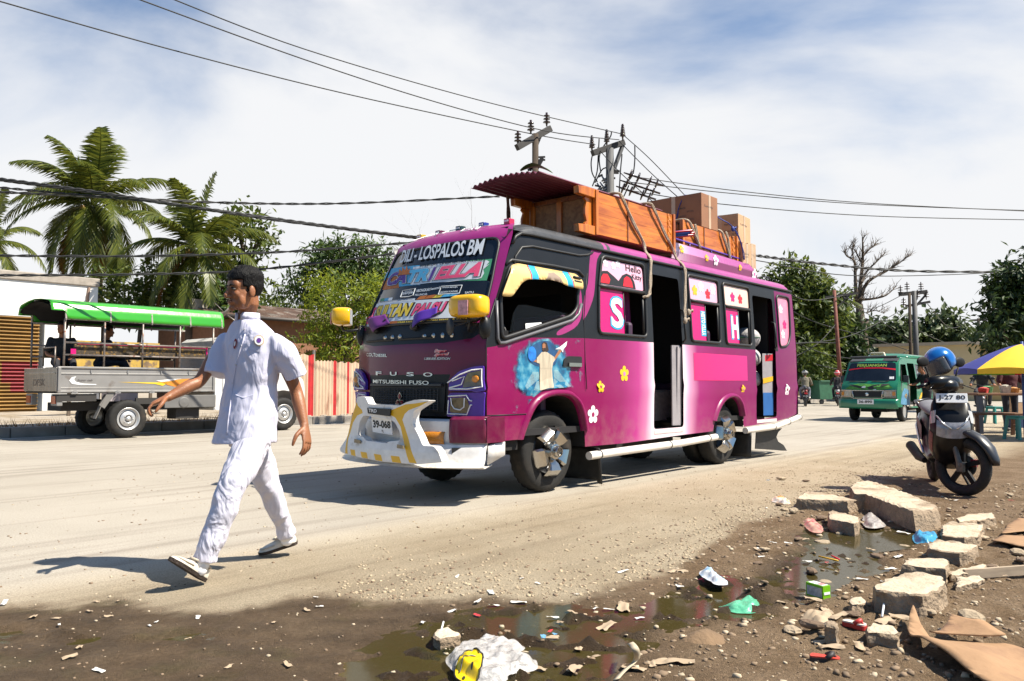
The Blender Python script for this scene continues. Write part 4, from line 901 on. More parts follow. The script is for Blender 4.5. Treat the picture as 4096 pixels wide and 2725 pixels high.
mb=MB();mb.tube([(2.76,.2,2.80),(2.76,.19,2.88),(2.82,.19,2.905),(4.85,.19,2.86),(4.95,.19,2.84),(5.05,.2,2.74)],.014,8)
for t in(3.2,3.8,4.4):mb.tube([(t,.19,2.90-(t-2.8)*.02),(t,.2,2.80)],.01,6)
obj('rack_rail',mb,purple,BUS,smooth=True)
mb=MB();mb.tube([(5.3,.25,2.64),(5.5,.22,2.70),(5.7,.2,2.70),(5.75,.2,2.62)],.012,6);obj('roof_hook',mb,rub,BUS,smooth=True)
# ================================================================ cargo on the bus roof
BM=Matrix.Translation(A0)@rotm('Z',math.atan2(U.y,U.x))
def bthing(name,label,cat,base,group=None):
 t=thing(name,label,cat,BM@Vector(base),math.atan2(U.y,U.x),group);t['_b']=0;del t['_b']
 return t,TM(*[-c for c in base])
def zc(x,y):return 1850+x/1.8856,650+y/1.8856
def wood_mat(name,c1,c2,axis_scale=(1.2,9,9),rough=.35,coat=.25):
 m=bpy.data.materials.new(name);m.use_nodes=True;nt=m.node_tree;N=nt.nodes;L=nt.links;b=N['Principled BSDF']
 b.inputs['Roughness'].default_value=rough;b.inputs['Coat Weight'].default_value=coat
 tc=N.new('ShaderNodeTexCoord');mp=N.new('ShaderNodeMapping');mp.inputs['Scale'].default_value=axis_scale;L.new(tc.outputs['Object'],mp.inputs[0])
 n=N.new('ShaderNodeTexNoise');n.inputs['Scale'].default_value=1.6;n.inputs['Detail'].default_value=7;n.inputs['Distortion'].default_value=.9;L.new(mp.outputs[0],n.inputs['Vector'])
 cr=N.new('ShaderNodeValToRGB');e=cr.color_ramp.elements;e[0].position=.32;e[0].color=(*c2,1);e[1].position=.68;e[1].color=(*c1,1);L.new(n.outputs[0],cr.inputs[0])
 x=e.new(.5);x.color=(*[(a+b_)/2 for a,b_ in zip(c1,c2)],1)
 L.new(cr.outputs[0],b.inputs['Base Color']);MATS[name]=m
 return m
teak=wood_mat('varnished_teak',(.66,.21,.02),(.34,.075,.008))
teak2=wood_mat('dark_teak',(.30,.09,.02),(.12,.03,.008))
ply=wood_mat('plain_board',(.38,.19,.09),(.22,.10,.05),rough=.7,coat=0)
teakv=wood_mat('teak_upright',(.66,.21,.025),(.32,.075,.010),(9,9,1.2))
def chest(nm,label,t0,t1,s0,s1,h0,h1,feet,carve):
 T_,M=bthing(nm,label,'wardrobe',((t0+t1)/2,(s0+s1)/2,h0))
 k=4;dh=(h1-h0)/k
 for i in range(k):
  mb=MB();mb.box(((t0+t1)/2,s0+.012,h0+dh*(i+.5)),(t1-t0-.12,.022,dh-.002));obj('side_plank',mb,teak if i%2 else wood_mat('teak_%s_%d'%(nm,i),(.72-.05*i,.24-.03*i,.02),(.36,.085,.010)),T_,M=M)
 mb=MB();mb.box(((t0+t1)/2,s1-.012,(h0+h1)/2),(t1-t0-.1,.022,h1-h0));mb.box(((t0+t1)/2,(s0+s1)/2,h1-.012),(t1-t0,s1-s0-.06,.02));mb.box(((t0+t1)/2,(s0+s1)/2,h0+.014),(t1-t0,s1-s0-.06,.02));mb.box((t1-.02,(s0+s1)/2,(h0+h1)/2),(.02,s1-s0-.06,h1-h0-.05));obj('carcass',mb,ply,T_,M=M)
 mb=MB();mb.box((t0+.03,(s0+s1)/2,(h0+h1)/2),(.015,s1-s0-.06,h1-h0-.06));obj('back_panel',mb,ply,T_,M=M)
 for y,w_ in(((s0+s1)/2,.07),(s1-.10,.06),(s0+.075,.05)):
  mb=MB();mb.box((t0+.01,y,(h0+h1)/2),(.03,w_,h1-h0-.01));obj('upright',mb,teakv,T_,M=M,bev=.005)
 mb=MB();mb.box((t0+.012,(s0+s1)/2,h1-.03),(.034,s1-s0-.1,.05));obj('top_rail',mb,teak2,T_,M=M,bev=.005)
 for x in(t0+.03,t1-.03):
  mb=MB();mb.box((x,s0+.005,(h0+h1)/2),(.05,.05,h1-h0+.03));obj('corner_post',mb,teakv,T_,M=M,bev=.006)
 mb=MB();mb.box((t0+(t1-t0)*.38,s0-.003,(h0+h1)/2),(.022,.008,h1-h0));obj('batten',mb,teak2,T_,M=M)
 if feet:
  for y in(s0+.03,s1-.05):
   for h in(h1-.03,h0+.03):
    mb=MB();mb.prism([(t0+.02,-.05),(t0-.29,-.045),(t0-.30,.035),(t0-.16,.05),(t0+.02,.05)],-.035,.035,0,TM(0,y,h)@rotm('X',PI/2));obj('foot',mb,teakv,T_,M=M,bev=.006)
  for y in(s0+.045,s1-.04):
   mb=MB();pts=[(t0,h0+.06),(t0-.11,h0+.06),(t0-.14,h0+.10),(t0-.10,h0+.13),(t0-.13,h0+.2),(t0-.13,h1-.2),(t0-.10,h1-.13),(t0-.14,h1-.1),(t0-.11,h1-.06),(t0,h1-.06)]
   mb.prism(pts,-.012,.012,0,TM(0,y,0)@rotm('X',PI/2));obj('skirt_board',mb,teakv,T_,M=M)
 if carve:
  mb=MB()
  for i in range(6):
   h=h0+(h1-h0)*(i+.5)/6;mb.tube([(t1-.13+.035*math.cos(a),s0-.004,h+.035*math.sin(a))for a in[PI*2*q/10 for q in range(10)]],.008,5,closed=True)
  mb.box((t1-.13,s0+.004,(h0+h1)/2),(.09,.02,h1-h0));obj('carved_post',mb,teak,T_,M=M)
 return T_
chest('wardrobe','varnished wooden wardrobe lying at the front of the minibus roof under a maroon sheet',.93,2.65,.10,1.08,2.69,3.16,True,True)
chest('wardrobe','second varnished wooden wardrobe lying behind the rack board of the minibus roof',3.0,4.62,.20,1.05,2.72,3.17,False,True)
T_,M=bthing('corrugated_sheet','maroon corrugated roofing sheet lying over the front wardrobe','roofing sheet',(1.2,.55,3.19))
mb=MB();mb.grid(lambda u,v:(.05+v*2.4,.15+u*.97,3.195+.014*math.sin(u*2*PI*13)+.035*math.sin(v*PI)*0+.05*(1-v)*math.sin(PI*u)),208,10)
obj('sheet',mb,mat('maroon_sheet',(.15,.028,.06),rough=.5,var=.15),T_,M=M,smooth=True,solid=.004)
T_,M=bthing('leaf','single green leaf resting on the maroon sheet','leaf',(.28,.35,3.25))
p0=Vector((.22,.55,3.31));p1=Vector((.30,.18,3.24));mb=MB()
mb.grid(lambda u,v:(lambda c,w_:(c.x+(v-.5)*w_,c.y+(v-.5)*w_*.2,c.z+.05*math.sin(u*PI)+abs(v-.5)*w_*.5))(p0.lerp(p1,u),.13*math.sin(PI*min(1,u*.93+.06))**.7),12,6)
obj('leaf_blade',mb,mat('leaf_green',(.035,.11,.012),rough=.4),T_,M=M,smooth=True)
card=mat('cardboard',(.27,.125,.065),rough=.8,var=.12,vscale=4);card2=mat('cardboard_pale',(.48,.30,.17),rough=.8,var=.12);tape=mat('packing_tape',(.50,.36,.24),rough=.25)
def carton(label,t0,t1,s0,s1,h0,h1,m_,rz=0,ink=True,group=None):
 c=((t0+t1)/2,(s0+s1)/2,h0);T_,M=bthing('cardboard_box',label,'box',c,group)
 M=TM(0,0,0)@rotm('Z',rz)@M
 a,b_,c_=t1-t0,s1-s0,h1-h0
 mb=MB();mb.grid(lambda u,v:(t0+.002*math.sin(u*9),s0+u*b_,h0+v*c_),6,4);mb.box((c[0],c[1],h0+c_/2),(a,b_,c_));obj('carton',mb,m_,T_,M=M,bev=.006)
 mb=MB();mb.box((t0-.002,c[1],h0+c_*.5),(.003,.06,c_));mb.box((c[0],s0-.002,h0+c_*.5),(.06,.003,c_));mb.box((c[0],c[1],h1+.001),(a,.06,.003));obj('tape_strip',mb,tape,T_,M=M)
 if ink:
  mb=MB()
  for i in range(5):put_text(mb,['UN-GS-7','12 PCS','FRAGILE','N.W. 8 KG','MADE'][i],lambda x,y:(t0-.003,s0+b_*.42-x,h0+.05+y),.02+.12*(i%2),c_*.12*i,.10,.025,0)
  put_text(mb,'Lovely',lambda x,y:(t0+a*.2+x,s0-.0035,h0+c_*.6+y),0,0,a*.5,.04,0)
  obj('print',mb,mat('carton_ink',(.06,.05,.05)),T_,M=M)
carton('big brown cardboard box, the tallest load above the second wardrobe',3.55,4.02,.20,1.05,3.175,3.64,card,ink=True)
carton('tan printed cardboard box tied at the back of the minibus roof load',4.70,5.2,.25,.8,3.14,3.55,card2,.08)
carton('small pale box printed Lovely beside the carved end of the second wardrobe',4.66,4.95,.14,.5,2.66,3.10,card2,0)
carton('small taped box, rearmost of the minibus roof load',4.98,5.2,.18,.6,2.66,3.14,mat('cardboard_taped',(.46,.31,.19),rough=.6,var=.3,vscale=9),-.1)
T_,M=bthing('pipe_bundle','bundle of red and blue tubes poking out between the two wardrobes','tubes',(2.85,.3,2.95))
for i in range(9):
 a=2*PI*i/8;r_=.032 if i<8 else 0;mb=MB();y0=-.06+.03*(i%3)
 mb.lathe([(.010,0),(.015,0),(.015,1.0),(.010,1.0)],10,0,align((2.84+r_*math.cos(a),y0,2.955+r_*math.sin(a)),(-.25,1,-.02)))
 obj('tube',mb,mat('tube_blue',(.02,.06,.28),rough=.3)if i%3 else mat('tube_red',(.42,.015,.03),rough=.3),T_,M=M,smooth=True)
ropem=mat('rope_fibre',(.36,.29,.22),rough=.9,bump=.5,bscale=150,var=.3,vscale=60)
def rope(label,pts,r=.014,strands=2,knot=(),m_=None,group=None):
 T_,M=bthing('rope',label,'rope',pts[-1],group)
 P=smooth_poly(pts,6,False);mb=MB()
 for k in range(strands):
  mb.tube([(p[0]+.016*k+.006*math.sin(i*.9+k*3),p[1]-.004*k,p[2]+.004*math.cos(i*1.1))for i,p in enumerate(P)],r,6)
 obj('strand',mb,m_ or ropem,T_,M=M,smooth=True)
 for kx in knot:
  mb=MB();mb.ell(kx,(.035,.025,.04),10,8);mb.tube([kx,(kx[0]+.06,kx[1]-.02,kx[2]+.03),(kx[0]+.1,kx[1],kx[2]+.01)],.012,6);obj('knot',mb,m_ or ropem,T_,M=M,smooth=True)
sd=lambda t,h,o:SD(t,h,o)
rope('pale rope tied from the front wardrobe down past the first passenger window',[(1.30,.5,3.20),(1.34,.12,3.21),(1.40,.07,3.18),(1.62,.075,2.95),(1.87,.08,2.72),(1.88,.06,2.62),sd(1.83,2.50,.03),sd(1.80,2.45,.03),sd(1.74,2.2,.035),sd(1.71,2.09,.035),sd(1.67,2.05,.03),sd(1.62,2.04,.0)])
rope('knotted pale rope hanging down in front of the open passenger doorway',[(1.98,.5,3.20),(2.02,.12,3.21),(2.08,.07,3.17),(2.30,.075,2.95),(2.56,.08,2.72),(2.60,.06,2.62),sd(2.60,2.50,.03),sd(2.59,2.40,.03),sd(2.53,2.1,.035),sd(2.48,1.93,.045),sd(2.48,1.82,.045)],knot=[sd(2.48,1.82,.05),sd(2.58,1.93,.05)])
rope('pale rope lashed over the second wardrobe above the flowered rack board',[(3.1,.6,3.20),(3.12,.22,3.20),(3.2,.17,3.12),(3.42,.18,2.9),(3.46,.19,2.88),(3.40,.18,2.95),(3.3,.17,3.16)],strands=2)
rope('pale rope lashed over the rear end of the second wardrobe',[(4.0,.6,3.20),(4.05,.22,3.20),(4.12,.17,3.1),(4.3,.18,2.87),(4.34,.19,2.85),(4.25,.17,3.1),(4.2,.18,3.19)],strands=2)
rope('brown rope looped round the maroon sheet above the windscreen',[(.55,.95,3.26),(.57,1.05,3.20),(.60,1.07,3.0),(.60,1.08,2.72),(.5,1.1,2.64)],strands=2,m_=mat('rope_brown',(.12,.06,.045),rough=.9),knot=[(.57,1.03,3.27)])
rope('blue cord tied round the cardboard boxes on the minibus roof',[(3.54,.62,3.18),(3.54,.52,3.5),(3.62,.45,3.65),(4.03,.3,3.45),(4.4,.16,3.28),(4.62,.14,3.05),(4.68,.13,2.85)],r=.006,strands=2,m_=mat('cord_blue',(.01,.03,.22)),knot=[(4.4,.16,3.26)])
for i,(x,h)in enumerate(((5.06,.98),(5.08,1.29),(5.07,1.58))):
 T_,M=bthing('sack',['lowest of the white sacks stacked inside the rear doorway','middle white sack stacked inside the rear doorway','top white sack stacked inside the rear doorway'][i],'sack',(x,.3,h));mb=MB();mb.ell((x,.3,h+.15),(.17,.22,.16),18,12);k=i*7;mb.v=[tuple(Vector(v)+Vector((.02,.02,.02))*mnoise.noise((v[0]*9+k,v[1]*9,v[2]*9)))for v in mb.v];obj('sack_body',mb,mat('sack_white',(.42,.40,.40),rough=.6,bump=.5,bscale=25),T_,M=M,smooth=True);mb=MB();mb.tube([(x+.172*math.cos(a),.3+.21*math.sin(a),h+.16)for a in[2*PI*q/20 for q in range(20)]],.006,5,closed=True);obj('tie',mb,mat('tie_green',(.02,.12,.05)),T_,M=M)
mb=MB();mb.box((5.05,.5,.86),(.4,.5,.22));obj('shelf',mb,dark,BUS)
# ================================================================ walking man
def remesh(o,vox,sm=4,disp=None):
 md=o.modifiers.new('Remesh','REMESH');md.mode='VOXEL';md.voxel_size=vox;md.use_smooth_shade=True
 if sm:md=o.modifiers.new('Smooth','SMOOTH');md.factor=.5;md.iterations=sm
 if disp:
  for i,(sc_,st)in enumerate(disp):
   tx=bpy.data.textures.new('folds','CLOUDS');tx.noise_scale=sc_;tx.noise_depth=2
   md=o.modifiers.new('Displace%d'%i,'DISPLACE');md.texture=tx;md.strength=st;md.mid_level=.5;md.texture_coords='LOCAL'
 return o
def limb(mb,pts,rs,n=14,flat_=1.0):
 P=smooth_poly([tuple(p)for p in pts],5,False);m=len(P);k=len(rs)-1
 rr=[]
 for i in range(m):
  x=i/(m-1)*k;j=min(int(x),k-1);f=x-j;f=f*f*(3-2*f);rr.append(rs[j]*(1-f)+rs[j+1]*f)
 mb.tube(P,rr,n,flat=flat_)
 mb.ell(P[0],rr[0]*.98,12,8);mb.ell(P[-1],rr[-1]*.98,12,8)
def hand(mb,wrist,d,palm,thumb_dir,curl=.5,s=1.0,spread=.22):
 """palm block, four bent fingers and a thumb; d: towards the knuckles, palm: palm normal"""
 d=Vector(d).normalized();pn=Vector(palm);pn=(pn-d*pn.dot(d)).normalized();sd_=d.cross(pn).normalized()
 if sd_.dot(Vector(thumb_dir))<0:sd_=-sd_
 W=Vector(wrist)
 rings=[]
 for q,hw,th in((-.01,.026,.020),(.02,.032,.019),(.05,.040,.017),(.08,.042,.014),(.095,.039,.011)):
  c=W+d*q*s;rings.append([c+(sd_*hw*math.cos(a)+pn*th*math.sin(a))*s for a in[2*PI*k/14 for k in range(14)]])
 mb.loft(rings)
 for i,(off,L_,r_)in enumerate(((.031,.072,.0082),(.0105,.080,.0086),(-.0105,.074,.0082),(-.030,.058,.0072))):
  p=W+(d*.088+sd_*off)*s;dr=(d+sd_*off*spread*12).normalized();pts=[p];ang=0
  for j,f in enumerate((.45,.32,.23)):
   ang+=curl*(.55,.9,.6)[j]*(1+.12*i);dd=dr*math.cos(ang)+pn*math.sin(ang);pts.append(pts[-1]+dd*L_*f*s)
  limb(mb,pts,[r_*s,r_*s,r_*.92*s,r_*.75*s],8)
 p=W+(d*.025+sd_*.030+pn*.004)*s
 pts=[p,p+(d*.6+sd_*.7+pn*.35).normalized()*.042*s];pts.append(pts[-1]+(d*.85+sd_*.3+pn*.45).normalized()*.032*s);pts.append(pts[-1]+(d*.9+sd_*.05+pn*.5).normalized()*.024*s)
 limb(mb,pts,[.014*s,.0125*s,.0105*s,.008*s],8)
def head(mb,M,s=1.0):
 E=lambda c,r:mb.ell(c,r,18,12,0,M)
 E((-.012,0,.036),(.098,.076,.086));E((.018,0,-.02),(.070,.066,.092));E((.034,0,-.066),(.052,.047,.045));E((.076,0,-.100),(.020,.023,.018));E((.03,.03,-.078),(.045,.02,.03));E((.03,-.03,-.078),(.045,.02,.03))
 E((.062,0,.030),(.030,.058,.045));E((.078,0,.026),(.014,.048,.010));E((.058,.034,-.024),(.024,.022,.026));E((.058,-.034,-.024),(.024,.022,.026))
 mb.tube([(.084,0,.018),(.098,0,-.008),(.112,0,-.030)],[.009,.011,.014],10,0,M);E((.108,0,-.035),(.014,.013,.011));E((.096,.011,-.038),(.011,.008,.008));E((.096,-.011,-.038),(.011,.008,.008))
 E((.086,0,-.060),(.012,.026,.007));E((.085,0,-.073),(.012,.022,.008));E((.078,0,-.066),(.016,.034,.018))
 for sg in(-1,1):
  mb.ell((-.008,.079*sg,-.012),(.020,.009,.034),12,8,0,M);mb.ell((-.004,.074*sg,-.036),(.012,.008,.012),10,6,0,M)
 for sg in(-1,1):E((.040,.052*sg,-.055),(.022,.014,.035))
def face_parts(par,Mh,base,hairm,skin_dark,hair_fn=None):
 off=TM(*[-c for c in base])
 mb=MB();mb.ell((.0765,.032,.006),(.012,.015,.0065),12,8,0,Mh);mb.ell((.0765,-.032,.006),(.012,.015,.0065),12,8,0,Mh);obj('eyes',mb,mat('eye_white',(.22,.20,.18),rough=.2,var=0),par,smooth=True,M=off)
 mb=MB();mb.ell((.0870,.034,.006),(.004,.0065,.006),10,6,0,Mh);mb.ell((.0870,-.030,.006),(.004,.0065,.006),10,6,0,Mh);obj('irises',mb,mat('iris_dark',(.01,.006,.004),rough=.15,var=0),par,smooth=True,M=off)
 mb=MB()
 for sg in(-1,1):
  mb.tube([(.094,.012*sg,.024),(.094,.030*sg,.030),(.080,.050*sg,.024)],[.003,.0045,.002],6,0,Mh)
  mb.tube([(.086,.015*sg,.011),(.089,.031*sg,.0155),(.078,.047*sg,.010)],[.0022,.003,.0022],6,0,Mh)
 obj('eyebrows',mb,hairm,par,smooth=True,M=off)
 mb=MB();mb.tube([(.0935,.022,-.0665),(.0985,.010,-.066),(.0995,0,-.0665),(.0985,-.010,-.066),(.0935,-.022,-.0665)],.0028,6,0,Mh);obj('mouth_line',mb,skin_dark,par,smooth=True,M=off)
def hair_cap(par,Mh,base,m_,thick=.018,fr=.052,low=-.045,seed=3):
 rr_=random.Random(seed);off=TM(*[-c for c in base]);mb=MB();nu,nv=60,26;vs=[]
 def keep(x,y,z):
  if x>.035:return z>fr+.10*max(0,abs(y)-.05)
  if x>-.035:return z>fr-.045-(.03 if.0<x<.02 else 0)+.6*max(0,x-.018)
  return z>low+.35*max(0,x+.075)
 idx={}
 for j in range(nv+1):
  for i in range(nu):
   a=PI*.93*j/nv;b_=2*PI*i/nu
   ux,uy,uz=math.sin(a)*math.cos(b_),math.sin(a)*math.sin(b_),math.cos(a)
   top=sst(.0,.8,uz);side=.12+.88*sst(.1,.62,uz)
   t_=thick*side*(1+.5*mnoise.noise((ux*9+seed,uy*9,uz*9)))+.003*mnoise.noise((ux*40,uy*40,uz*12))
   vs.append((-.012+(.098+t_)*ux,(.077+t_)*uy,.036+(.086+t_*1.15)*uz))
 fs=[]
 for j in range(nv):
  for i in range(nu):
   f=(j*nu+i,(j+1)*nu+i,(j+1)*nu+(i+1)%nu,j*nu+(i+1)%nu)
   c=[sum(vs[q][k]for q in f)/4 for k in range(3)]
   if keep(*c):fs.append(f)
 mb.add(vs,fs,0,Mh);o=obj('hair',mb,m_,par,smooth=True,M=off,solid=.01);o.modifiers['Solidify'].offset=-1
 return o
skin=mat('skin_brown',(.27,.105,.045),rough=.48,var=.18,vscale=14,bump=.12,bscale=130,sss=.08)
skin_d=mat('mouth_brown',(.09,.03,.018),rough=.6)  # dark brown for the mouth line
hairb=mat('hair_black',(.004,.0035,.0035),rough=.6,spec=.2,bump=.5,bscale=160,stretch=(1,1,.3),var=.3)
def cloth(name,col,rough=.8,st=.5,sc_=9):
 m=mat(name,col,rough=rough,var=.04);nt=m.node_tree;N=nt.nodes;L=nt.links;b=N['Principled BSDF']
 tc=N.new('ShaderNodeTexCoord');mp=N.new('ShaderNodeMapping');mp.inputs['Rotation'].default_value=(.2,.5,.3);mp.inputs['Scale'].default_value=(1,1,.55);L.new(tc.outputs['Object'],mp.inputs[0])
 n=N.new('ShaderNodeTexNoise');n.inputs['Scale'].default_value=sc_;n.inputs['Detail'].default_value=2.5;n.inputs['Distortion'].default_value=1.2;L.new(mp.outputs[0],n.inputs['Vector'])
 bp=N.new('ShaderNodeBump');bp.inputs['Strength'].default_value=st;bp.inputs['Distance'].default_value=.045;L.new(n.outputs[0],bp.inputs['Height'])
 n2=N.new('ShaderNodeTexNoise');n2.inputs['Scale'].default_value=500;L.new(tc.outputs['Object'],n2.inputs['Vector'])
 b2=N.new('ShaderNodeBump');b2.inputs['Strength'].default_value=.1;b2.inputs['Distance'].default_value=.002;L.new(n2.outputs[0],b2.inputs['Height']);L.new(bp.outputs[0],b2.inputs['Normal']);L.new(b2.outputs[0],b.inputs['Normal'])
 return m
cotton=cloth('white_cotton',(.58,.57,.69),st=.6,sc_=8);drill=cloth('white_drill',(.62,.60,.69),st=.85,sc_=9)  # bluish shade of the white cloth put into the base colours as lavender
BASE=G(935,2280)
MAN=thing('person','man in white short sleeved uniform shirt and trousers striding across the sandy road edge','person',BASE)
OFF=TM(-BASE.x,-BASE.y,-BASE.z)
HD=Vector((-.73,-.69,0)).normalized()
hc=D(978,1163,4.50)
Mh=Matrix.Translation(hc)@Matrix((HD,Vector((-HD.y,HD.x,0)),Vector((0,0,1)))).transposed().to_4x4()@rotm('Y',.06)
P=dict(rs=D(890,1372,4.66),re=D(800,1522,4.56),rw=D(672,1590,4.42),ls=D(1118,1368,4.44),le=D(1183,1560,4.58),lw=D(1218,1705,4.52),neck=D(988,1262,4.55),chest=D(1003,1420,4.56),waist=D(1000,1600,4.55),pel=D(1000,1700,4.54),lh=D(1035,1670,4.48),lk=D(925,1945,4.28),la=D(820,2228,4.23),rh=D(985,1670,4.62),rk=D(1085,1960,4.74),ra=D(1142,2120,4.90))
mb=MB();head(mb,Mh)
mb.tube([Mh@Vector((-.035,0,.0)),Mh@Vector((-.034,0,-.07)),P['neck']+Vector((0,0,.02)),P['neck']-Vector((0,0,.05))],[.044,.046,.050,.064],14)
limb(mb,[P['neck']-Vector((0,0,.06)),P['chest'],P['waist'],P['pel']],[.07,.10,.09,.09])
P['ls']=D(1112,1385,4.50);P['lh']=D(1020,1700,4.55);P['rh']=D(1000,1700,4.60)
for a,b_,c,sg in(('rs','re','rw',-1),('ls','le','lw',1)):
 limb(mb,[P[a],P[a].lerp(P[b_],.5),P[b_],P[b_].lerp(P[c],.35),P[c]],[.042,.041,.036,.037,.0245])
for a,b_,c in(('lh','lk','la'),('rh','rk','ra')):limb(mb,[P[a],P[b_],P[c]],[.05,.042,.032])
hand(mb,P['rw'],D(585,1628,4.36)-P['rw'],(.35,.1,-1),(-.2,-1,.3),curl=.85,s=1.0)
hand(mb,P['lw'],D(1232,1790,4.49)-P['lw'],(-.9,.3,0),(-.5,-.9,0),curl=.42,s=1.05)
bo_=obj('body',mb,skin,MAN,M=OFF);remesh(bo_,.0042,5)
face_parts(MAN,Mh,BASE,hairb,skin_d)
hair_cap(MAN,Mh,BASE,hairb,thick=.020,fr=.056)
mb=MB();mb.tube([(.088,.026,-.060),(.1015,.010,-.0515),(.1025,0,-.051),(.1015,-.010,-.0515),(.088,-.026,-.060)],[.002,.004,.004,.004,.002],6,0,Mh);obj('moustache',mb,mat('stubble',(.04,.018,.012),rough=.8),MAN,smooth=True,M=OFF)
LAT=Vector((.83,-.55,0)).normalized();FWD=Vector((-.55,-.83,0)).normalized()
def ring(c,a,b_,n=30,tilt=0,e=.85):
 out=[]
 for k in range(n):
  t=2*PI*k/n;x=math.cos(t);y=math.sin(t)
  out.append(c+LAT*a*(abs(x)**e)*(1 if x>0 else-1)+FWD*b_*(abs(y)**e)*(1 if y>0 else-1)+Vector((0,0,tilt*x)))
 return out
mb=MB()
rows=[((980,1772),.186,.170,4.53),((988,1700),.180,.155,4.535),((998,1620),.175,.138,4.55),((1005,1540),.172,.128,4.56),((1010,1470),.182,.130,4.56),((1010,1410),.192,.128,4.555),((1006,1365),.190,.112,4.55),((1003,1332),.178,.096,4.55),((996,1302),.128,.080,4.55),((990,1280),.070,.066,4.55)]
mb.loft([ring(D(*c,Y),a*.95,b_*.95)for c,a,b_,Y in rows])
for a_,m_,e_ in((D(905,1368,4.64),D(878,1425,4.62),D(860,1500,4.59)),(D(1094,1366,4.48),D(1140,1420,4.49),D(1187,1512,4.53))):
 mb.tube(smooth_poly([tuple(a_),tuple(a_.lerp(m_,.5)+Vector((0,0,.004))),tuple(m_),tuple(e_)],5,False),[.055+.014*min(1,i/9)for i in range(16)],18);mb.ell(a_,.055,14,10)
shirt=obj('shirt',mb,cotton,MAN,M=OFF);remesh(shirt,.009,6,[(.16,.030)])
mb=MB();
for k in range(1):
 r0=[D(990,1283,4.55)+LAT*.068*math.cos(a)+FWD*.066*math.sin(a)for a in[2*PI*q/30+PI/2+.12 for q in range(29)]]
 r1=[p+Vector((0,0,.042-.012*(i in(0,28))))+(Vector((D(990,1283,4.55).x,D(990,1283,4.55).y,p.z))-p)*.06 for i,p in enumerate(r0)]
 mb.add(r0+r1,[(i,i+1,29+i+1,29+i)for i in range(28)])
obj('collar',mb,cotton,MAN,smooth=True,M=OFF,solid=.008)
dg=bpy.context.evaluated_depsgraph_get();dg.update()
def on_surf(o,px,py):
 oe=o.evaluated_get(bpy.context.evaluated_depsgraph_get());mi=OFF.inverted()if False else o.matrix_world.inverted()
 org=o.matrix_world.inverted()@Vector((0,0,CAMH));d=(o.matrix_world.inverted().to_3x3()@Vector(ray(px,py))).normalized()
 r=oe.ray_cast(org,d)
 if not r[0]:return D(px,py,4.42),Vector((-.3,-1,0))
 return o.matrix_world@r[1],(o.matrix_world.to_3x3()@r[2]).normalized()
bpy.context.view_layer.update()
def zm(x,y):return 500+x/1.96,1000+y/1.96
def patch(name,pts,m_,lift=.004,o=None,solid=.003):
 mb=MB();mb.poly([(lambda h:h[0]+h[1]*lift)(on_surf(o or shirt,*zm(*p)))for p in pts]);return obj(name,mb,m_,MAN,M=OFF)
def badge(c,rx,ry,cols):
 for i,(k,m_)in enumerate(cols):
  pts=circ(c,rx*k,14,ry*k);h,n=on_surf(shirt,*zm(*c));mb=MB()
  t=D(c[0],c[1],1);d0=D(*zm(*c),4.42);mb.poly([h+n*(.007+.002*i)+(lambda v:v-n*v.dot(n))(D(*zm(*p),(h-Vector((0,0,0))).y)-D(*zm(*c),h.y))for p in pts])
  o=obj('badge' if i==0 else 'badge_emblem',mb,m_,MAN if i==0 else last,M=OFF if i==0 else Matrix())
  last=o if i==0 else last
badge((870,738),21,42,[(1,mat('badge_red',(.22,.01,.02))),(.5,white)])
badge((1052,712),40,44,[(1,mat('badge_gold',(.6,.42,.15))),(.86,white),(.45,mat('badge_purple',(.12,.03,.25)))])
for c in((937,622),(912,752),(873,900),(850,1048)):
 h,n=on_surf(shirt,*zm(*c));mb=MB();mb.lathe([(0,.004),(.006,.004),(.0065,0)],10,0,align(h+n*.003,n));obj('button',mb,mat('button_grey',(.45,.45,.5),rough=.3),MAN,M=OFF)
for pts in([(975,745),(1066,775),(1062,805),(975,780)],[(860,1110),(1008,1135),(1005,1170),(925,1160),(862,1135)]):patch('pocket_flap',pts,cotton,.003)
mb=MB();mb.tube([(lambda h:h[0]+h[1]*.002)(on_surf(shirt,*zm(*c)))for c in((945,660),(925,720),(905,780),(885,850),(870,920),(857,1000),(845,1080),(830,1200),(812,1330),(800,1450))],.0035,5);obj('placket',mb,cotton,MAN,M=OFF,smooth=True)
mb=MB()
mb.loft([ring(D(1000,y,Y),a,b_)for y,a,b_,Y in((1790,.120,.105,4.53),(1740,.130,.108,4.54),(1650,.130,.105,4.55),(1600,.125,.10,4.55))])
limb(mb,[D(1022,1735,4.49),D(975,1850,4.38),P['lk'],D(870,2110,4.25),D(828,2205,4.23)],[.098,.092,.076,.066,.062],18)
limb(mb,[D(1000,1735,4.62),D(1040,1850,4.70),D(1083,1965,4.76),D(1118,2060,4.84),D(1134,2105,4.88)],[.095,.086,.068,.058,.050],18)
mb.tube([D(826,2212,4.23),D(818,2245,4.23)],[.062,.066],18);mb.tube([D(1136,2112,4.89),D(1146,2142,4.915)],[.054,.058],18)
tr=obj('trousers',mb,drill,MAN,M=OFF);remesh(tr,.009,5,[(.12,.022)])
sock=mat('white_sock',(.75,.74,.76),rough=.9)
for a,b_ in((D(818,2225,4.23),D(795,2290,4.20)),(D(1140,2118,4.90),D(1150,2170,4.92))):
 mb=MB();mb.tube([a,a.lerp(b_,.75)],[.040,.038],14);mb.ell(a.lerp(b_,.8),.038,12,8);obj('sock',mb,sock,MAN,M=OFF,smooth=True)
shoem=mat('cream_leather',(.60,.54,.45),rough=.4,bump=.15,bscale=40,var=.15,vscale=12);solem=mat('dark_sole',(.035,.022,.015),rough=.8,bump=.5,bscale=90)
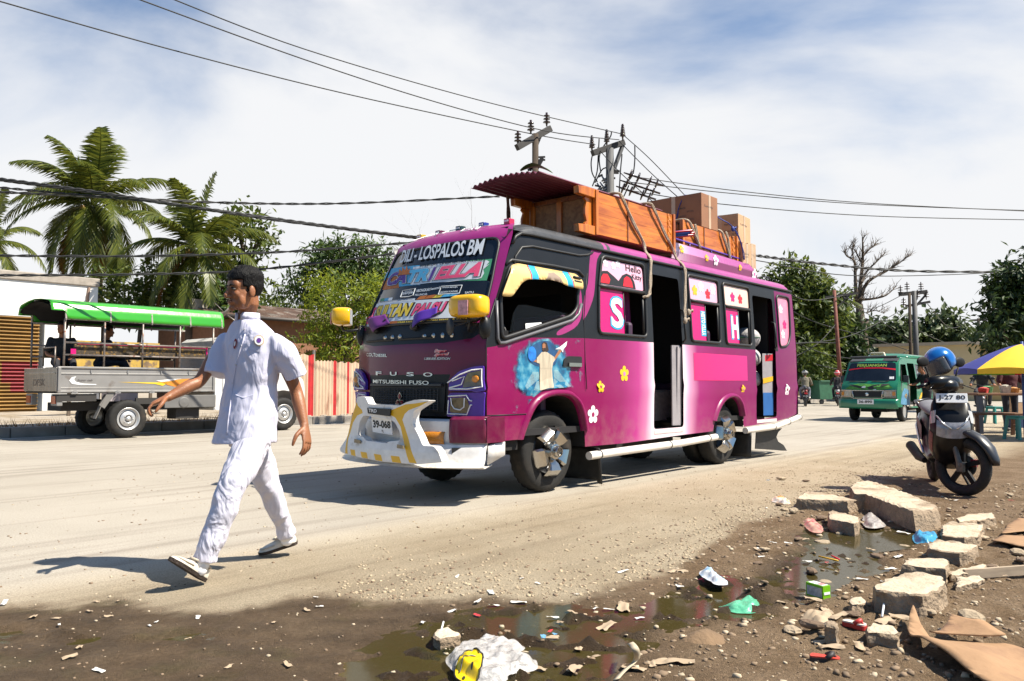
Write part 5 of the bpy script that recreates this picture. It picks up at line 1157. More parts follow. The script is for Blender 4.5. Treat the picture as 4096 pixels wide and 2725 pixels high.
def shoe(heel,toe,up,side_w=.047,hgt=.07,roll=(0,0,0)):
 heel=Vector(heel);toe=Vector(toe);ax=(toe-heel);L_=ax.length;ax.normalize();up=Vector(up);up=(up-ax*up.dot(ax)).normalized();sd_=up.cross(ax)
 so=bpy.data.objects.new('shoe',None);link(so);so.parent=MAN
 mb=MB();rings=[]
 for q,w_,h_ in((.0,.55,.55),(.05,.78,.85),(.2,.86,.95),(.36,.86,.90),(.48,.92,.74),(.62,1.0,.62),(.78,.98,.52),(.90,.78,.42),(.97,.48,.30),(1.0,.2,.16)):
  c=heel+ax*L_*q
  rings.append([c+sd_*side_w*w_*math.cos(a)*(1.0 if math.sin(a)<.2 else.93)+up*(hgt*h_*(max(0,math.sin(a))**.8))for a in[PI*k/14 for k in range(15)]])
 mb.loft(rings);obj('upper',mb,shoem,so,M=OFF,smooth=True)
 mb=MB();rings=[]
 for q,w_ in((-.01,.5),(.05,.84),(.2,.93),(.36,.9),(.48,.97),(.62,1.06),(.78,1.04),(.9,.85),(.97,.55),(1.015,.2)):
  c=heel+ax*L_*q;w2_=side_w*w_
  rings.append([c-sd_*w2_+up*.010,c+sd_*w2_+up*.010,c+sd_*w2_*.96-up*.008,c-sd_*w2_*.96-up*.008])
 mb.loft(rings);obj('sole',mb,solem,so,M=OFF,angle=40)
 mb=MB();mb.tube([heel+ax*L_*q+sd_*side_w*w_+up*hgt*h_ for q,w_,h_ in((.02,0,.88),(.1,.62,.90),(.3,.72,.92),(.5,.5,.86),(.56,0,.84),(.5,-.5,.86),(.3,-.72,.92),(.1,-.62,.90))],.006,6,closed=True)
 mb.tube([heel+ax*L_*q+sd_*side_w*w_+up*hgt*h_ for q,w_,h_ in((.55,.8,.42),(.75,.8,.38),(.9,.5,.36),(.95,0,.34),(.9,-.5,.36),(.75,-.8,.38),(.55,-.8,.42))],.004,6);obj('seam',mb,mat('seam_leather',(.42,.36,.28),rough=.5),so,M=OFF,smooth=True)
h0=G(800,2338);toe=D(702,2268,4.08);shoe(h0+Vector((0.012,.01,.022)),h0+(toe-h0).normalized()*.265+Vector((0,0,.022)),(.25,.1,1))
h0=D(1188,2168,4.98);toe=G(1036,2226);shoe(h0,Vector((toe.x,toe.y,.016)),(0,-.1,1))
# ================================================================ people (small figures)
def person(label,base,J,shirt_c,trouser_c,headdir,loc_z=0,hair=True,helmet=None,group=None,vox=.014,bag=None,long_sleeve=False,shoes=(.05,.04,.04),stripe=None,bun=False):
 """J: joint dict in world space (rs,re,rw,ls,le,lw,neck,head,pel,lh,lk,la,rh,rk,ra)"""
 T_=thing('person',label,'person',base,0,group);OF=TM(-base[0],-base[1],-base[2])
 hd=Vector((headdir[0],headdir[1],0)).normalized()
 Mh=Matrix.Translation(J['head'])@Matrix((hd,Vector((-hd.y,hd.x,0)),Vector((0,0,1)))).transposed().to_4x4()
 mb=MB();head(mb,Mh)
 mb.tube([J['head']-Vector((0,0,.05)),J['neck'],J['neck']-Vector((0,0,.06))],[.055,.055,.07],10)
 limb(mb,[J['neck']-Vector((0,0,.08)),J['neck'].lerp(J['pel'],.5),J['pel']],[.07,.09,.09],10)
 for a,b_,c in(('rs','re','rw'),('ls','le','lw')):
  limb(mb,[J[a],J[b_],J[c]],[.045,.037,.026],10)
  d=(J[c]-J[b_]).normalized();hand(mb,J[c],d,(0,.1,-1)if abs(d.z)<.8 else(0,1,0),(0,-1,.2),curl=.6,s=.95)
 for a,b_,c in(('rh','rk','ra'),('lh','lk','la')):limb(mb,[J[a],J[b_],J[c]],[.06,.045,.035],10)
 o=obj('body',mb,skin,T_,M=OF);remesh(o,vox*.7,2)
 mt=mat('cloth_%d_%d_%d'%tuple(int(c*1000)for c in shirt_c),shirt_c,rough=.85,var=.15,bump=.4,bscale=14)
 mb=MB();lat=(J['ls']-J['rs']);w_=lat.length/2;lat.normalize();up=(J['neck']-J['pel']).normalized();fw_=lat.cross(up).normalized()*-1
 rings=[]
 for q,a,b_ in((0,.95,.125),(.2,.9,.12),(.45,.92,.12),(.7,1.02,.125),(.88,.98,.105),(.97,.62,.08),(1.0,.38,.065)):
  c=J['pel'].lerp(J['neck'],q)-up*.02
  rings.append([c+lat*a*w_*math.cos(t)+fw_*b_*math.sin(t)for t in[2*PI*k/20 for k in range(20)]])
 mb.loft(rings)
 for a,b_,c in(('rs','re','rw'),('ls','le','lw')):
  if long_sleeve:limb(mb,[J[a],J[b_],J[b_].lerp(J[c],.92)],[.066,.056,.042],12)
  else:limb(mb,[J[a],J[a].lerp(J[b_],.75)],[.066,.064],12)
 o=obj('shirt',mb,mt,T_,M=OF);remesh(o,vox,3,[(.1,.02)])
 mt2=mat('cloth_%d_%d_%d'%tuple(int(c*1000)for c in trouser_c),trouser_c,rough=.85,var=.15,bump=.4,bscale=14)
 mb=MB();mb.ell(J['pel'],(w_*.85,.13,.12),14,10)
 for a,b_,c in(('rh','rk','ra'),('lh','lk','la')):limb(mb,[J[a],J[b_],J[b_].lerp(J[c],.9)],[.088,.066,.055],12)
 o=obj('trousers',mb,mt2,T_,M=OF);remesh(o,vox,3)
 for c in('ra','la'):
  mb=MB();mb.ell(J[c]+hd*.05-Vector((0,0,.045)),(.05+.08*abs(hd.x),.05+.08*abs(hd.y),.04),12,8);obj('shoe',mb,mat('shoe_%d'%int(shoes[0]*1000),shoes,rough=.6),T_,M=OF,smooth=True)
 if hair:hair_cap(T_,Mh,base,hairb,seed=int(abs(base[0])*10))
 if bun:mb=MB();mb.ell(Mh@Vector((-.13,0,.03)),.05,12,8);mb.tube([Mh@Vector((-.14,0,.03)),Mh@Vector((-.17,0,-.06)),Mh@Vector((-.15,0,-.16))],[.03,.035,.01],8);obj('ponytail',mb,hairb,T_,M=OF,smooth=True)
 if helmet:
  mb=MB();mb.ell((-.01,0,.035),(.142,.125,.135),24,16,0,Mh);mb.f=[f for f in mb.f if not(sum((Mh.inverted()@Vector(mb.v[i])).x for i in f)/len(f)>.05 and sum((Mh.inverted()@Vector(mb.v[i])).z for i in f)/len(f)<.045)and sum((Mh.inverted()@Vector(mb.v[i])).z for i in f)/len(f)>-.09]
  mb.m=[0]*len(mb.f);hl=obj('helmet',mb,mat('helmet_%d'%int(helmet[0]*100),helmet,rough=.2,coat=.6),T_,M=OF,smooth=True,solid=.012)
  mb=MB();mb.grid(lambda u,v:Mh@Vector((.145*math.cos((u-.5)*2.2),.135*math.sin((u-.5)*2.2),.06-.11*v)),14,4);obj('visor',mb,glass,hl,smooth=True)
  mb=MB();mb.tube([Mh@Vector((-.15*math.cos(a),.128*math.sin(a),.06))for a in[-1.4+.2*i for i in range(15)]],.014,6);obj('helmet_band',mb,white,hl,smooth=True)
 if bag:
  mb=MB();c=J['pel'].lerp(J['neck'],.55)-fw_*.17
  Mb=Matrix((lat,fw_,up)).transposed().to_4x4();Mb.translation=c
  mb.box((0,0,0),(.30,.16,.42),0,Mb);mb.box((0,-.09,-.06),(.24,.05,.22),0,Mb);bg_=obj('backpack',mb,mat('backpack_dark',bag,rough=.7,var=.5,vscale=20),T_,M=OF,bev=.03)
  for sg in(-1,1):mb=MB();mb.tube([Mb@Vector((.1*sg,.05,-.18)),Mb@Vector((.13*sg,.3,-.05)),Mb@Vector((.11*sg,.27,.18)),Mb@Vector((.09*sg,.08,.22))],.018,6);obj('strap',mb,MATS['backpack_dark'],bg_,M=Matrix(),smooth=True)
 if stripe:
  mb=MB();mb.tube([p+Vector((0,0,.01))for p in(J['neck']-Vector((0,-.02,.02)),J['ls']+Vector((0,-.05,.06)),J['le']+Vector((0,-.055,.03)))],.013,6);obj('jacket_piping',mb,white,T_,M=OF,smooth=True)
 return T_
def seated(base,facing,seat_h,scale=1.0,lean=0.0):
 f=Vector((facing[0],facing[1],0)).normalized();l=Vector((-f.y,f.x,0));B_=Vector((base[0],base[1],0));z=lambda h:Vector((0,0,h))
 pel=B_+z(seat_h+.12);neck=pel+z(.50)+f*lean
 return dict(pel=pel,neck=neck,head=neck+z(.17)+f*.02,ls=neck+l*.19-z(.07),rs=neck-l*.19-z(.07),le=neck+l*.26-z(.33)+f*.08,re=neck-l*.26-z(.33)+f*.08,lw=neck+l*.14-z(.40)+f*.32,rw=neck-l*.14-z(.40)+f*.32,lh=pel+l*.1,rh=pel-l*.1,lk=pel+l*.14+f*.42,rk=pel-l*.14+f*.42,la=pel+l*.14+f*.45-z(.43),ra=pel-l*.14+f*.45-z(.43))
# ================================================================ pickup truck with green canopy
def zt(x,y):return x/2.0911,1050+y/2.0911
T0=G(*zt(1070,1470));TRK=thing('pickup_truck','silver pickup truck with a green canopy and pipe rails over its load bed','pickup',T0,math.atan2(U.y,U.x))
TMW=Matrix.Translation(T0)@rotm('Z',math.atan2(U.y,U.x))
silverp=mat('truck_silver',(.25,.24,.23),rough=.42,metal=.25,var=.12,vscale=3,col2=(.14,.11,.09),c2scale=4,c2lo=.58,c2hi=.75,coat=.1)
tubem=mat('pipe_grey',(.22,.19,.17),rough=.45,metal=.5,var=.3,vscale=12,col2=(.13,.05,.03),c2scale=14,c2lo=.58,c2hi=.66)
W_=1.72
mb=MB();mb.box((.24,.02,1.13),(3.06,.04,.42));mb.box((.24,.01,1.365),(3.08,.06,.035));mb.box((.24,.005,.915),(3.08,.05,.035));mb.box((.24,-.004,1.25),(3.04,.012,.03));mb.box((.24,-.002,.99),(3.04,.01,.012))
for t in(-1.27,1.76):mb.box((t,.005,1.13),(.05,.055,.47))
SB=obj('side_board',mb,silverp,TRK,bev=.006)
mb=MB()
for t in(-.72,-.04,.62,1.2):mb.box((t,-.012,1.29),(.02,.02,.06));
for t in(-1.0,-.22,.44,1.1):mb.box((t,-.012,.90),(.10,.03,.05));mb.box((t,-.02,.915),(.05,.03,.03))
obj('latch',mb,mat('latch_grey',(.35,.34,.33),rough=.4,metal=.6),SB)
mb=MB();f_=lambda x,y:(x,-.006,y)
for p,k in(([(-.22,1.095),(.62,1.09),(.86,1.10),(.98,1.12),(.80,1.10),(.66,1.02),(.5,1.06)],0),([(.55,1.115),(1.0,1.16),(1.30,1.17),(1.55,1.16),(1.25,1.12),(1.1,1.06),(.93,1.0),(.78,1.035)],1),([(.52,1.125),(.84,1.16),(1.05,1.165),(.8,1.115),(.64,1.10)],2)):mb.poly([f_(*q)for q in p],k)
cr_=[(-.98,1.20),(-1.06,1.18),(-1.10,1.12),(-1.05,1.06),(-.9,1.04),(-.62,1.04),(-.62,1.055),(-.86,1.065),(-.99,1.10),(-1.02,1.15)];mb.poly([f_(*q)for q in cr_],2)
put_text(mb,'Super cab',f_,-.96,1.10,.27,.05,3,bold=.01,shear=.25)
obj('side_graphic',mb,[mat('decal_yellow',(.75,.48,.02)),mat('decal_orange',(.65,.22,.02)),white,mat('decal_dark',(.08,.07,.07))],SB)
mb=MB();mb.box((.24,W_-.02,1.13),(3.06,.04,.45));obj('side_board',mb,silverp,TRK,bev=.006)
mb=MB();mb.box((-1.30,W_/2,1.14),(.04,W_-.02,.44));mb.box((-1.325,W_/2,1.26),(.012,W_-.1,.03));TG=obj('tailgate',mb,mat('tailgate_silver',(.36,.33,.30),rough=.25,metal=.7,var=.3,vscale=3,stretch=(1,3,.5)),TRK,bev=.005)
mb=MB();put_text(mb,'DFSK',lambda x,y:(-1.323,1.18-x,1.02+y),0,0,.62,.13,0,bold=.015);obj('tail_lettering',mb,mat('letter_brown',(.16,.12,.10),rough=.4,metal=.5),TG)  # letters in one dark grey-brown
mb=MB();mb.box((.24,W_/2,.90),(3.04,W_-.08,.04));mb.box((1.4,W_/2,.62),(4.9,.7,.16));mb.box((-.95,.12,.80),(.7,.2,.14));mb.box((1.25,.3,.45),(.5,.4,.22));mb.box((.9,.06,.72),(1.5,.05,.12));obj('chassis',mb,mat('truck_underside',(.03,.027,.025),rough=.8),TRK)
mb=MB();mb.box((1.25,.0,.70),(1.1,.06,.26));mb.lathe([(0,.01),(.10,.0),(.12,-.02)],18,0,align((1.1,-.045,.68),(0,-1,0)));obj('side_skirt',mb,mat('skirt_grey',(.13,.125,.12),rough=.6),TRK,bev=.01)
for y in(.18,1.5):
 mb=MB();mb.box((-1.24,y,.76),(.1,.30,.22));TL=obj('tail_lamp',mb,silverp,TRK,bev=.01)
 mb=MB();mb.box((-1.295,y,.76),(.02,.22,.14));obj('lamp_glass',mb,mat('lamp_orange_red',(.45,.07,.02),rough=.2,coat=.4),TL)
mb=MB();mb.bar((-.42,.06,.86),(-.62,.04,.40),.10,.012);mb.bar((-.30,.02,.92),(-.5,.02,.62),.02,.12);obj('mud_flap',mb,mat('flap_grey',(.16,.15,.14),rough=.6),TRK)
def truck_wheel(t,y,face):
 w_=bpy.data.objects.new('wheel',None);link(w_);w_.parent=TRK;w_.location=(t,y,.375);w_.rotation_euler=(-PI/2*face,.3*t,0)
 mb=MB();tyre(mb,.375,.22,56,.21);obj('tyre',mb,tyre_m,w_,angle=40)
 mb=MB();mb.lathe([(.215,.02),(.222,-.004),(.205,.0),(.195,.035),(.17,.03),(.12,.015),(.09,.0),(.075,.0),(.07,.03),(0,.03)],36);rm=obj('rim',mb,mat('rim_silver',(.52,.51,.50),rough=.35,metal=.6,var=.1),w_,smooth=True)
 mb=MB()
 mb.lathe([(.148,.024),(.15,.019),(.165,.022),(.167,.028)],36);obj('rim_groove',mb,rub,rm)
 mb=MB();mb.lathe([(.0,-.02),(.045,-.02),(.05,.0)],16);
 for k in range(5):a=2*PI*k/5;mb.lathe([(0,-.012),(.011,-.01),(.012,.01)],8,0,TM(.085*math.cos(a),.085*math.sin(a),0))
 obj('hub',mb,MATS['rim_silver'],rm,smooth=True)
for t,y,f in((0,.0,1),(3.49,0,1),(0,W_,-1),(3.49,W_,-1)):truck_wheel(t,y,f)
gr_=mat('canopy_green',(.035,.30,.018),rough=.28,coat=.4,var=.08,vscale=2,bump=.25,bscale=5)
mb=MB();prof=[(-.03,2.27),(-.045,2.30),(-.02,2.46),(.03,2.56),(.12,2.61),(.5,2.66),(.86,2.68),(1.22,2.66),(1.6,2.61),(1.69,2.56),(1.74,2.46),(1.765,2.30),(1.75,2.27)]
xs=[-1.45,-1.2,-.8,-.3,.2,.8,1.3,1.7,1.95]
mb.grid(lambda u,v:(lambda i,f,j,g:(-1.45+3.4*u,prof[i][0]*(1-f)+prof[min(i+1,12)][0]*f,max(prof[i][1]*(1-f)+prof[min(i+1,12)][1]*f,2.42 if u<.07 else 0)))(min(int(v*12),11),v*12-min(int(v*12),11),0,0),60,48)
obj('canopy',mb,gr_,TRK,smooth=True,solid=.006)
mb=MB()
for t in(-1.2,-.4,.4,1.2,1.9):mb.tube([(t,y,h-.025)for y,h in prof],.016,6)
for y in(0.0,1.72):mb.bar((-1.2,y,2.275),(1.95,y,2.275),.035)
for y,h in((.03,2.53),(.86,2.65),(1.69,2.53)):mb.bar((-1.45,y,h),(1.95,y,h),.025)
obj('canopy_frame',mb,mat('frame_pale',(.34,.30,.27),rough=.6,var=.4,vscale=15,col2=(.18,.05,.03),c2scale=20,c2lo=.6,c2hi=.68),TRK)
mb=MB()
for a in(0,1):mb.grid(lambda u,v:(-1.44+.24*u,1.73*0+.02+v*1.68,2.455+.16*math.sin(PI*v)**.6+.01*u),4,20)
mb.grid(lambda u,v:(-1.40+3.3*u,.035+1.65*v,max(2.32 if u>.08 else 2.43,2.30+.35*math.sin(PI*v)**.28)),30,36);obj('canopy_shade_sheet',mb,dark,TRK,smooth=True)  # dark sheet added under the canopy to stand for its shade
for t in(-1.2,-.49,.24,1.0,1.73):
 for y in(.0,W_):mb=MB();mb.tube([(t,y,1.38),(t,y,2.28)],.02,8);obj('rail_post',mb,tubem,TRK,smooth=True)
for y in(.0,W_):
 for h in(1.60,1.83):mb=MB();mb.tube([(-1.2,y,h),(1.73,y,h)],.018,8);obj('rail',mb,tubem,TRK,smooth=True)
mb=MB();mb.tube([(-1.25,.9,1.4),(-1.25,.9,1.75),(-1.25,.3,1.75),(-1.25,.3,1.42)],.016,8);obj('rear_rail',mb,tubem,TRK,smooth=True)
for y in(.10,W_-.10):
 sgn=1 if y<1 else-1
 mb=MB();mb.box((.3,y,1.70),(2.6,.06,.22));mb.box((.3,y+.2*sgn,1.35),(2.6,.36,.08));obj('bench',mb,mat('bench_brocade',(.05,.035,.02),rough=.8,var=.6,vscale=26,col2=(.18,.10,.02),c2scale=22,c2lo=.52,c2hi=.6),TRK,bev=.02)
mb=MB();mb.bar((-1.02,.065,1.72),(-1.02,.065,1.60),.02,.09);mb.bar((-.95,.065,1.82),(1.62,.065,1.82),.015,.02);mb.bar((1.62,.065,1.82),(1.62,.065,1.58),.04,.02);obj('bench_trim',mb,hotpink,TRK)
mb=MB();wtp=mat('cab_white',(.62,.61,.60),rough=.35,coat=.3)
cab_side=rounded([(1.82,.50),(1.82,1.98),(1.95,2.06),(3.1,2.06),(3.3,1.98),(3.62,1.42),(4.02,1.16),(4.06,.95),(4.06,.6),(3.97,.55),(3.93,.75),(3.75,.88),(3.49,.92),(3.25,.88),(3.05,.75),(3.03,.50)],.06,3)
for y0 in(.02,W_-.06):
 holes=[[(1.98,1.42),(2.0,1.94),(2.92,1.95),(3.05,1.90),(3.4,1.42)]]
 panel(mb,lambda x,h:(x,y0+(.04 if y0<1 else 0)+.06*sst(1.4,2.05,h)*(1 if y0<1 else-1),h),cab_side,holes,step=.2)
CP=[(1.82,.5),(1.82,1.98),(1.95,2.06),(3.1,2.06),(3.3,1.98)]
for a,b_ in zip(CP,CP[1:]):
 q=.06 if a[1]>1 else.02;mb.add([(a[0],.06+(.06 if a[1]>1.4 else 0),a[1]),(a[0],W_-.06-(.06 if a[1]>1.4 else 0),a[1]),(b_[0],W_-.12,b_[1]),(b_[0],.12,b_[1])],[(0,1,2,3)])
for a,b_ in(((3.62,1.42),(4.02,1.16)),((4.02,1.16),(4.06,.6))):mb.add([(a[0],.08,a[1]),(a[0],W_-.08,a[1]),(b_[0],W_-.08,b_[1]),(b_[0],.08,b_[1])],[(0,1,2,3)])
CB=obj('cab',mb,wtp,TRK,smooth=False,solid=.02)
mb=MB();mb.add([(1.98,.085,1.42),(2.0,.115,1.94),(2.92,.115,1.95),(3.05,.11,1.90),(3.4,.085,1.42)],[(0,1,2,3,4)]);mb.add([(3.3,.13,1.98),(3.3,W_-.13,1.98),(3.62,W_-.08,1.42),(3.62,.08,1.42)],[(0,1,2,3)]);obj('cab_glass',mb,glass,CB)
mb=MB();mb.tube([(2.0,.05,.55),(1.99,.05,1.4),(2.01,.09,1.96),(2.95,.09,1.97),(3.45,.05,1.42),(3.05,.04,.9),(3.0,.04,.55)],.006,5);mb.box((2.12,.04,1.22),(.14,.03,.035));obj('cab_door_seam',mb,rub,CB)
def tw(t,y,h):return TMW@Vector((t,y,h))
fU=(U.x,U.y);fPv=(PV.x,PV.y)
bx=tw(-.95,.85,0);person('person in black shirt sitting at the open rear end of the pickup bed',tw(-.95,.85,1.30),{k:v for k,v in seated(bx,(U.x*-.2-PV.x,U.y*-.2-PV.y),1.36).items()},(.015,.015,.017),(.02,.02,.025),(-.25,-.95),vox=.02)
bx=tw(-.05,1.25,0);person('person in black jacket with white piping sitting inside the pickup with back turned',tw(-.05,1.25,1.30),seated(bx,(PV.x*-.3+U.x*.9,U.y*.9),1.36,lean=.1),(.012,.012,.016),(.03,.03,.04),(.9,.3),vox=.02,stripe=True,long_sleeve=True)
# ================================================================ vegetation
def leaf_mat(name,c1,c2,tr=.35,rough=.5):
 m=bpy.data.materials.new(name);m.use_nodes=True;nt=m.node_tree;N=nt.nodes;L=nt.links;b=N['Principled BSDF']
 g=N.new('ShaderNodeNewGeometry');cr=N.new('ShaderNodeValToRGB');e=cr.color_ramp.elements;e[0].color=(*c2,1);e[1].color=(*c1,1);L.new(g.outputs['Random Per Island'],cr.inputs[0])
 L.new(cr.outputs[0],b.inputs['Base Color']);b.inputs['Roughness'].default_value=rough;b.inputs['Specular IOR Level'].default_value=.35
 t=N.new('ShaderNodeBsdfTranslucent');hs=N.new('ShaderNodeHueSaturation');hs.inputs['Hue'].default_value=.485;hs.inputs['Value'].default_value=1.7;L.new(cr.outputs[0],hs.inputs['Color']);L.new(hs.outputs[0],t.inputs['Color'])
 mx=N.new('ShaderNodeMixShader');mx.inputs[0].default_value=tr;L.new(b.outputs[0],mx.inputs[1]);L.new(t.outputs[0],mx.inputs[2]);L.new(mx.outputs[0],N['Material Output'].inputs[0])
 return m
bark=mat('bark',(.10,.075,.055),rough=.9,bump=.6,bscale=25,var=.3,vscale=8,stretch=(1,1,.3))
barkp=mat('palm_bark',(.09,.065,.05),rough=.9,bump=.8,bscale=20,var=.3,vscale=10,stretch=(.3,.3,2))
lf_mango=leaf_mat('mango_leaf',(.085,.14,.022),(.018,.042,.009),.28)
lf_dark=leaf_mat('dark_leaf',(.045,.078,.015),(.011,.026,.007),.22)
lf_yel=leaf_mat('lime_leaf',(.22,.26,.02),(.07,.11,.012),.42)
lf_mid=leaf_mat('mid_leaf',(.12,.155,.024),(.026,.050,.010),.35)
lf_far=leaf_mat('far_leaf',(.075,.105,.034),(.026,.044,.018),.25)
lf_palm=leaf_mat('palm_leaf',(.135,.15,.02),(.04,.062,.012),.35,.4)
lf_dry=leaf_mat('dry_frond',(.30,.16,.03),(.11,.05,.014),.3)
def leafcard(mb,p,d,n,L_,w_):
 d=Vector(d).normalized();n=Vector(n);s_=d.cross(n)
 if s_.length<1e-4:s_=d.orthogonal()
 s_.normalize();a=Vector(p);n=s_.cross(d)
 mb.add([a,a+d*L_*.4+s_*w_*.5+n*L_*.06,a+d*L_,a+d*L_*.4-s_*w_*.5+n*L_*.06],[(0,1,2,3)])
def rv(r):
 while 1:
  v=Vector((r.uniform(-1,1),r.uniform(-1,1),r.uniform(-1,1)))
  if.05<v.length<1:return v.normalized()
def tree(label,base,lobes,leafm,n=3500,ls=.22,lw=.09,trunk_r=.16,seed=1,name='tree',droop=.4,clump=9,cat='tree',group=None,barkm=None,core=True,nolimb=False):
 """lobes: (centre, radii) in world space; leaves sit in sprigs spread through each lobe's shell"""
 r=random.Random(seed);B_=Vector(base);T_=thing(name,label,cat,B_,0,group);OF=TM(-B_.x,-B_.y,-B_.z)
 top=sum((Vector(c)for c,_ in lobes),Vector())/len(lobes)
 if not nolimb:
  mb=MB();k1=B_.lerp(Vector((top.x,top.y,min(c[2]-rr[2]*.3 for c,rr in lobes))),.9)
  mid=B_.lerp(k1,.5)+Vector((r.uniform(-.15,.15),r.uniform(-.1,.1),0));mb.tube([B_-Vector((0,0,.1)),mid,k1],[trunk_r*1.25,trunk_r,trunk_r*.8],10)
  for c,rr in lobes:
   c=Vector(c);m_=k1.lerp(c,.5)+Vector((r.uniform(-.2,.2),r.uniform(-.2,.2),-.1));mb.tube([k1-Vector((0,0,.15)),m_,c,c+rv(r)*rr[0]*.5],[trunk_r*.55,trunk_r*.4,trunk_r*.2,trunk_r*.06],7)
   for q in range(3):e=c+Vector([a*b_*.75 for a,b_ in zip(rv(r),rr)]);mb.tube([m_,m_.lerp(e,.6)+rv(r)*.1,e],[trunk_r*.25,trunk_r*.14,trunk_r*.04],6)
  obj('trunk',mb,barkm or bark,T_,M=OF,smooth=True)
 mb=MB();vol=[rr[0]*rr[1]*rr[2]for c,rr in lobes];tv=sum(v**.67 for v in vol)
 for(c,rr),v in zip(lobes,vol):
  c=Vector(c);ns=max(6,int(n/clump*v**.67/tv))
  for i in range(ns):
   d=rv(r);k=1-abs(r.gauss(0,.22));k=max(.15,k);
   k*=1+.28*mnoise.noise(d*2.3+Vector((seed,0,0)))
   p=c+Vector((d.x*rr[0],d.y*rr[1],d.z*rr[2]))*k
   ax=(d+rv(r)*.7+Vector((0,0,-droop*.3))).normalized()
   for j in range(clump):
    q=p+ax*(ls*.45*j/2-ls*.4)+rv(r)*ls*.5
    dd=(ax*.5+rv(r)*.9+Vector((0,0,-droop))).normalized()
    leafcard(mb,q,dd,(d+rv(r)*.6+Vector((0,0,.5))).normalized(),ls*r.uniform(.7,1.25),lw*r.uniform(.7,1.25))
 obj('crown',mb,leafm,T_,M=OF)
 return T_
def frond(mb,base,d0,L_,sag,seed,lw=.035,ll=.75,wind=(0,0,0),n=46,rachis=None):
 r=random.Random(seed);p=Vector(base);d=Vector(d0).normalized();pts=[p.copy()];steps=16;wv=Vector(wind)
 for i in range(steps):
  d=(d+Vector((0,0,-sag/steps*(1+1.2*i/steps)))+wv/steps).normalized();p=p+d*L_/steps;pts.append(p.copy())
 (rachis or mb).tube(pts,[.030*(1-.85*i/steps)for i in range(steps+1)],5)
 for i in range(n):
  q=.10+.9*i/n;x=q*steps;j=min(int(x),steps-1);a=pts[j].lerp(pts[j+1],x-j);t=(pts[j+1]-pts[j]).normalized()
  s_=t.cross(Vector((0,0,1)));
  if s_.length<.05:s_=Vector((1,0,0))
  s_.normalize();up=s_.cross(t);ln=ll*(math.sin(PI*min(1,q*.86+.10))**.7)
  for sg in(-1,1):
   dd=(s_*sg*.75+t*.75+up*.12+Vector((0,0,-.55))+wv*.5+rv(r)*.10).normalized();tip=a+dd*ln*r.uniform(.85,1.1)
   midp=a.lerp(tip,.5)+up*ln*.05;tip=tip+Vector((0,0,-ln*.12));w2=t*lw*.5
   mb.add([a-w2,a+w2,midp+w2*1.1,midp-w2*1.1,tip],[(0,1,2,3),(3,2,4)])
def palm(label,base,crown,L_,n=22,seed=1,wind=(-.25,0,.05),trunk_r=.15,dry=2,nuts=True,group='coconut palms behind the pickup',hang=0):
 r=random.Random(seed);B_=Vector(base);C_=Vector(crown);T_=thing('palm_tree',label,'palm',B_,0,group);OF=TM(-B_.x,-B_.y,-B_.z)
 mb=MB();P=[B_.lerp(C_,q)+Vector((.25*math.sin(q*PI)*(1 if seed%2 else-1),0,0))for q in[i/14 for i in range(15)]]
 mb.tube(P,[trunk_r*(1.25-.45*i/14)*(1+.05*(i%2))for i in range(15)],12);obj('trunk',mb,barkp,T_,M=OF,smooth=True)
 for k in range(n):
  a=k*2.39996+r.uniform(-.2,.2);el=1.35-2.0*(k/n)+r.uniform(-.1,.1)
  d=Vector((math.cos(a)*math.cos(el),math.sin(a)*math.cos(el),math.sin(el)));mb=MB();isd=k>=n-dry
  frond(mb,C_+d*.12,d,L_*r.uniform(.85,1.08),.9+.7*(k/n)+(hang if k>n*.55 else 0),seed*100+k,wind=wind,ll=L_*.27,lw=.062,n=54);obj('frond',mb,lf_dry if isd else lf_palm,T_,M=OF)
 if nuts:
  mb=MB()
  for k in range(14):a=r.uniform(0,6.3);mb.ell(C_+Vector((math.cos(a)*.38,math.sin(a)*.38,-.25+r.uniform(-.25,.2))),.095,8,6)
  obj('coconut_cluster',mb,mat('coconut',(.20,.11,.02),rough=.5),T_,M=OF,smooth=True)
 return T_
def PX(x,y,Y):return D(x*1.7378,y*1.7378,Y)
def ground_pt(x,Y):p=PX(x,900,Y);return Vector((p.x,Y,0))
def lobes_px(L_,Y,dy=.8):
 out=[]
 for x,y,rx,ry in L_:
  c=PX(x,y,Y+R.uniform(-.5,.5));k=Y/1833.0;out.append((tuple(c),(rx*k,max(rx,ry)*k*dy,ry*k)))
 return out
palm('tall coconut palm with hanging fronds and nuts, left of the shorter palm',ground_pt(215,30),PX(212,478,30),3.2,40,3,wind=(-.34,.0,.06),hang=1.5)
palm('shorter coconut palm with one brown frond, right of the tall palm',ground_pt(455,28),PX(452,575,28),2.9,26,6,wind=(-.12,0,.05),hang=.3)
palm('palm cut off by the left edge of the photo behind the white building',ground_pt(-30,33),PX(-25,560,33),2.6,16,9,nuts=False,group=None)
tree('leafy tree with loose twigs behind the shorter palm',ground_pt(560,31),lobes_px([(560,560,55,60),(600,520,40,25),(545,500,35,25),(520,620,45,40),(575,640,40,40)],31),lf_mid,1500,.26,.14,.12,4)
tree('dark bush growing under the tall palm behind the pickup',ground_pt(300,29),lobes_px([(250,680,40,50),(300,690,55,50),(355,670,55,60),(410,690,50,45)],29),lf_mid,2600,.24,.11,.08,5,name='bush',cat='bush')
tree('dark bush growing under the shorter palm beside the brown house',ground_pt(480,28),lobes_px([(450,690,45,40),(500,680,45,45),(535,700,40,30)],28),lf_mango,2000,.22,.11,.08,15,name='bush',cat='bush')
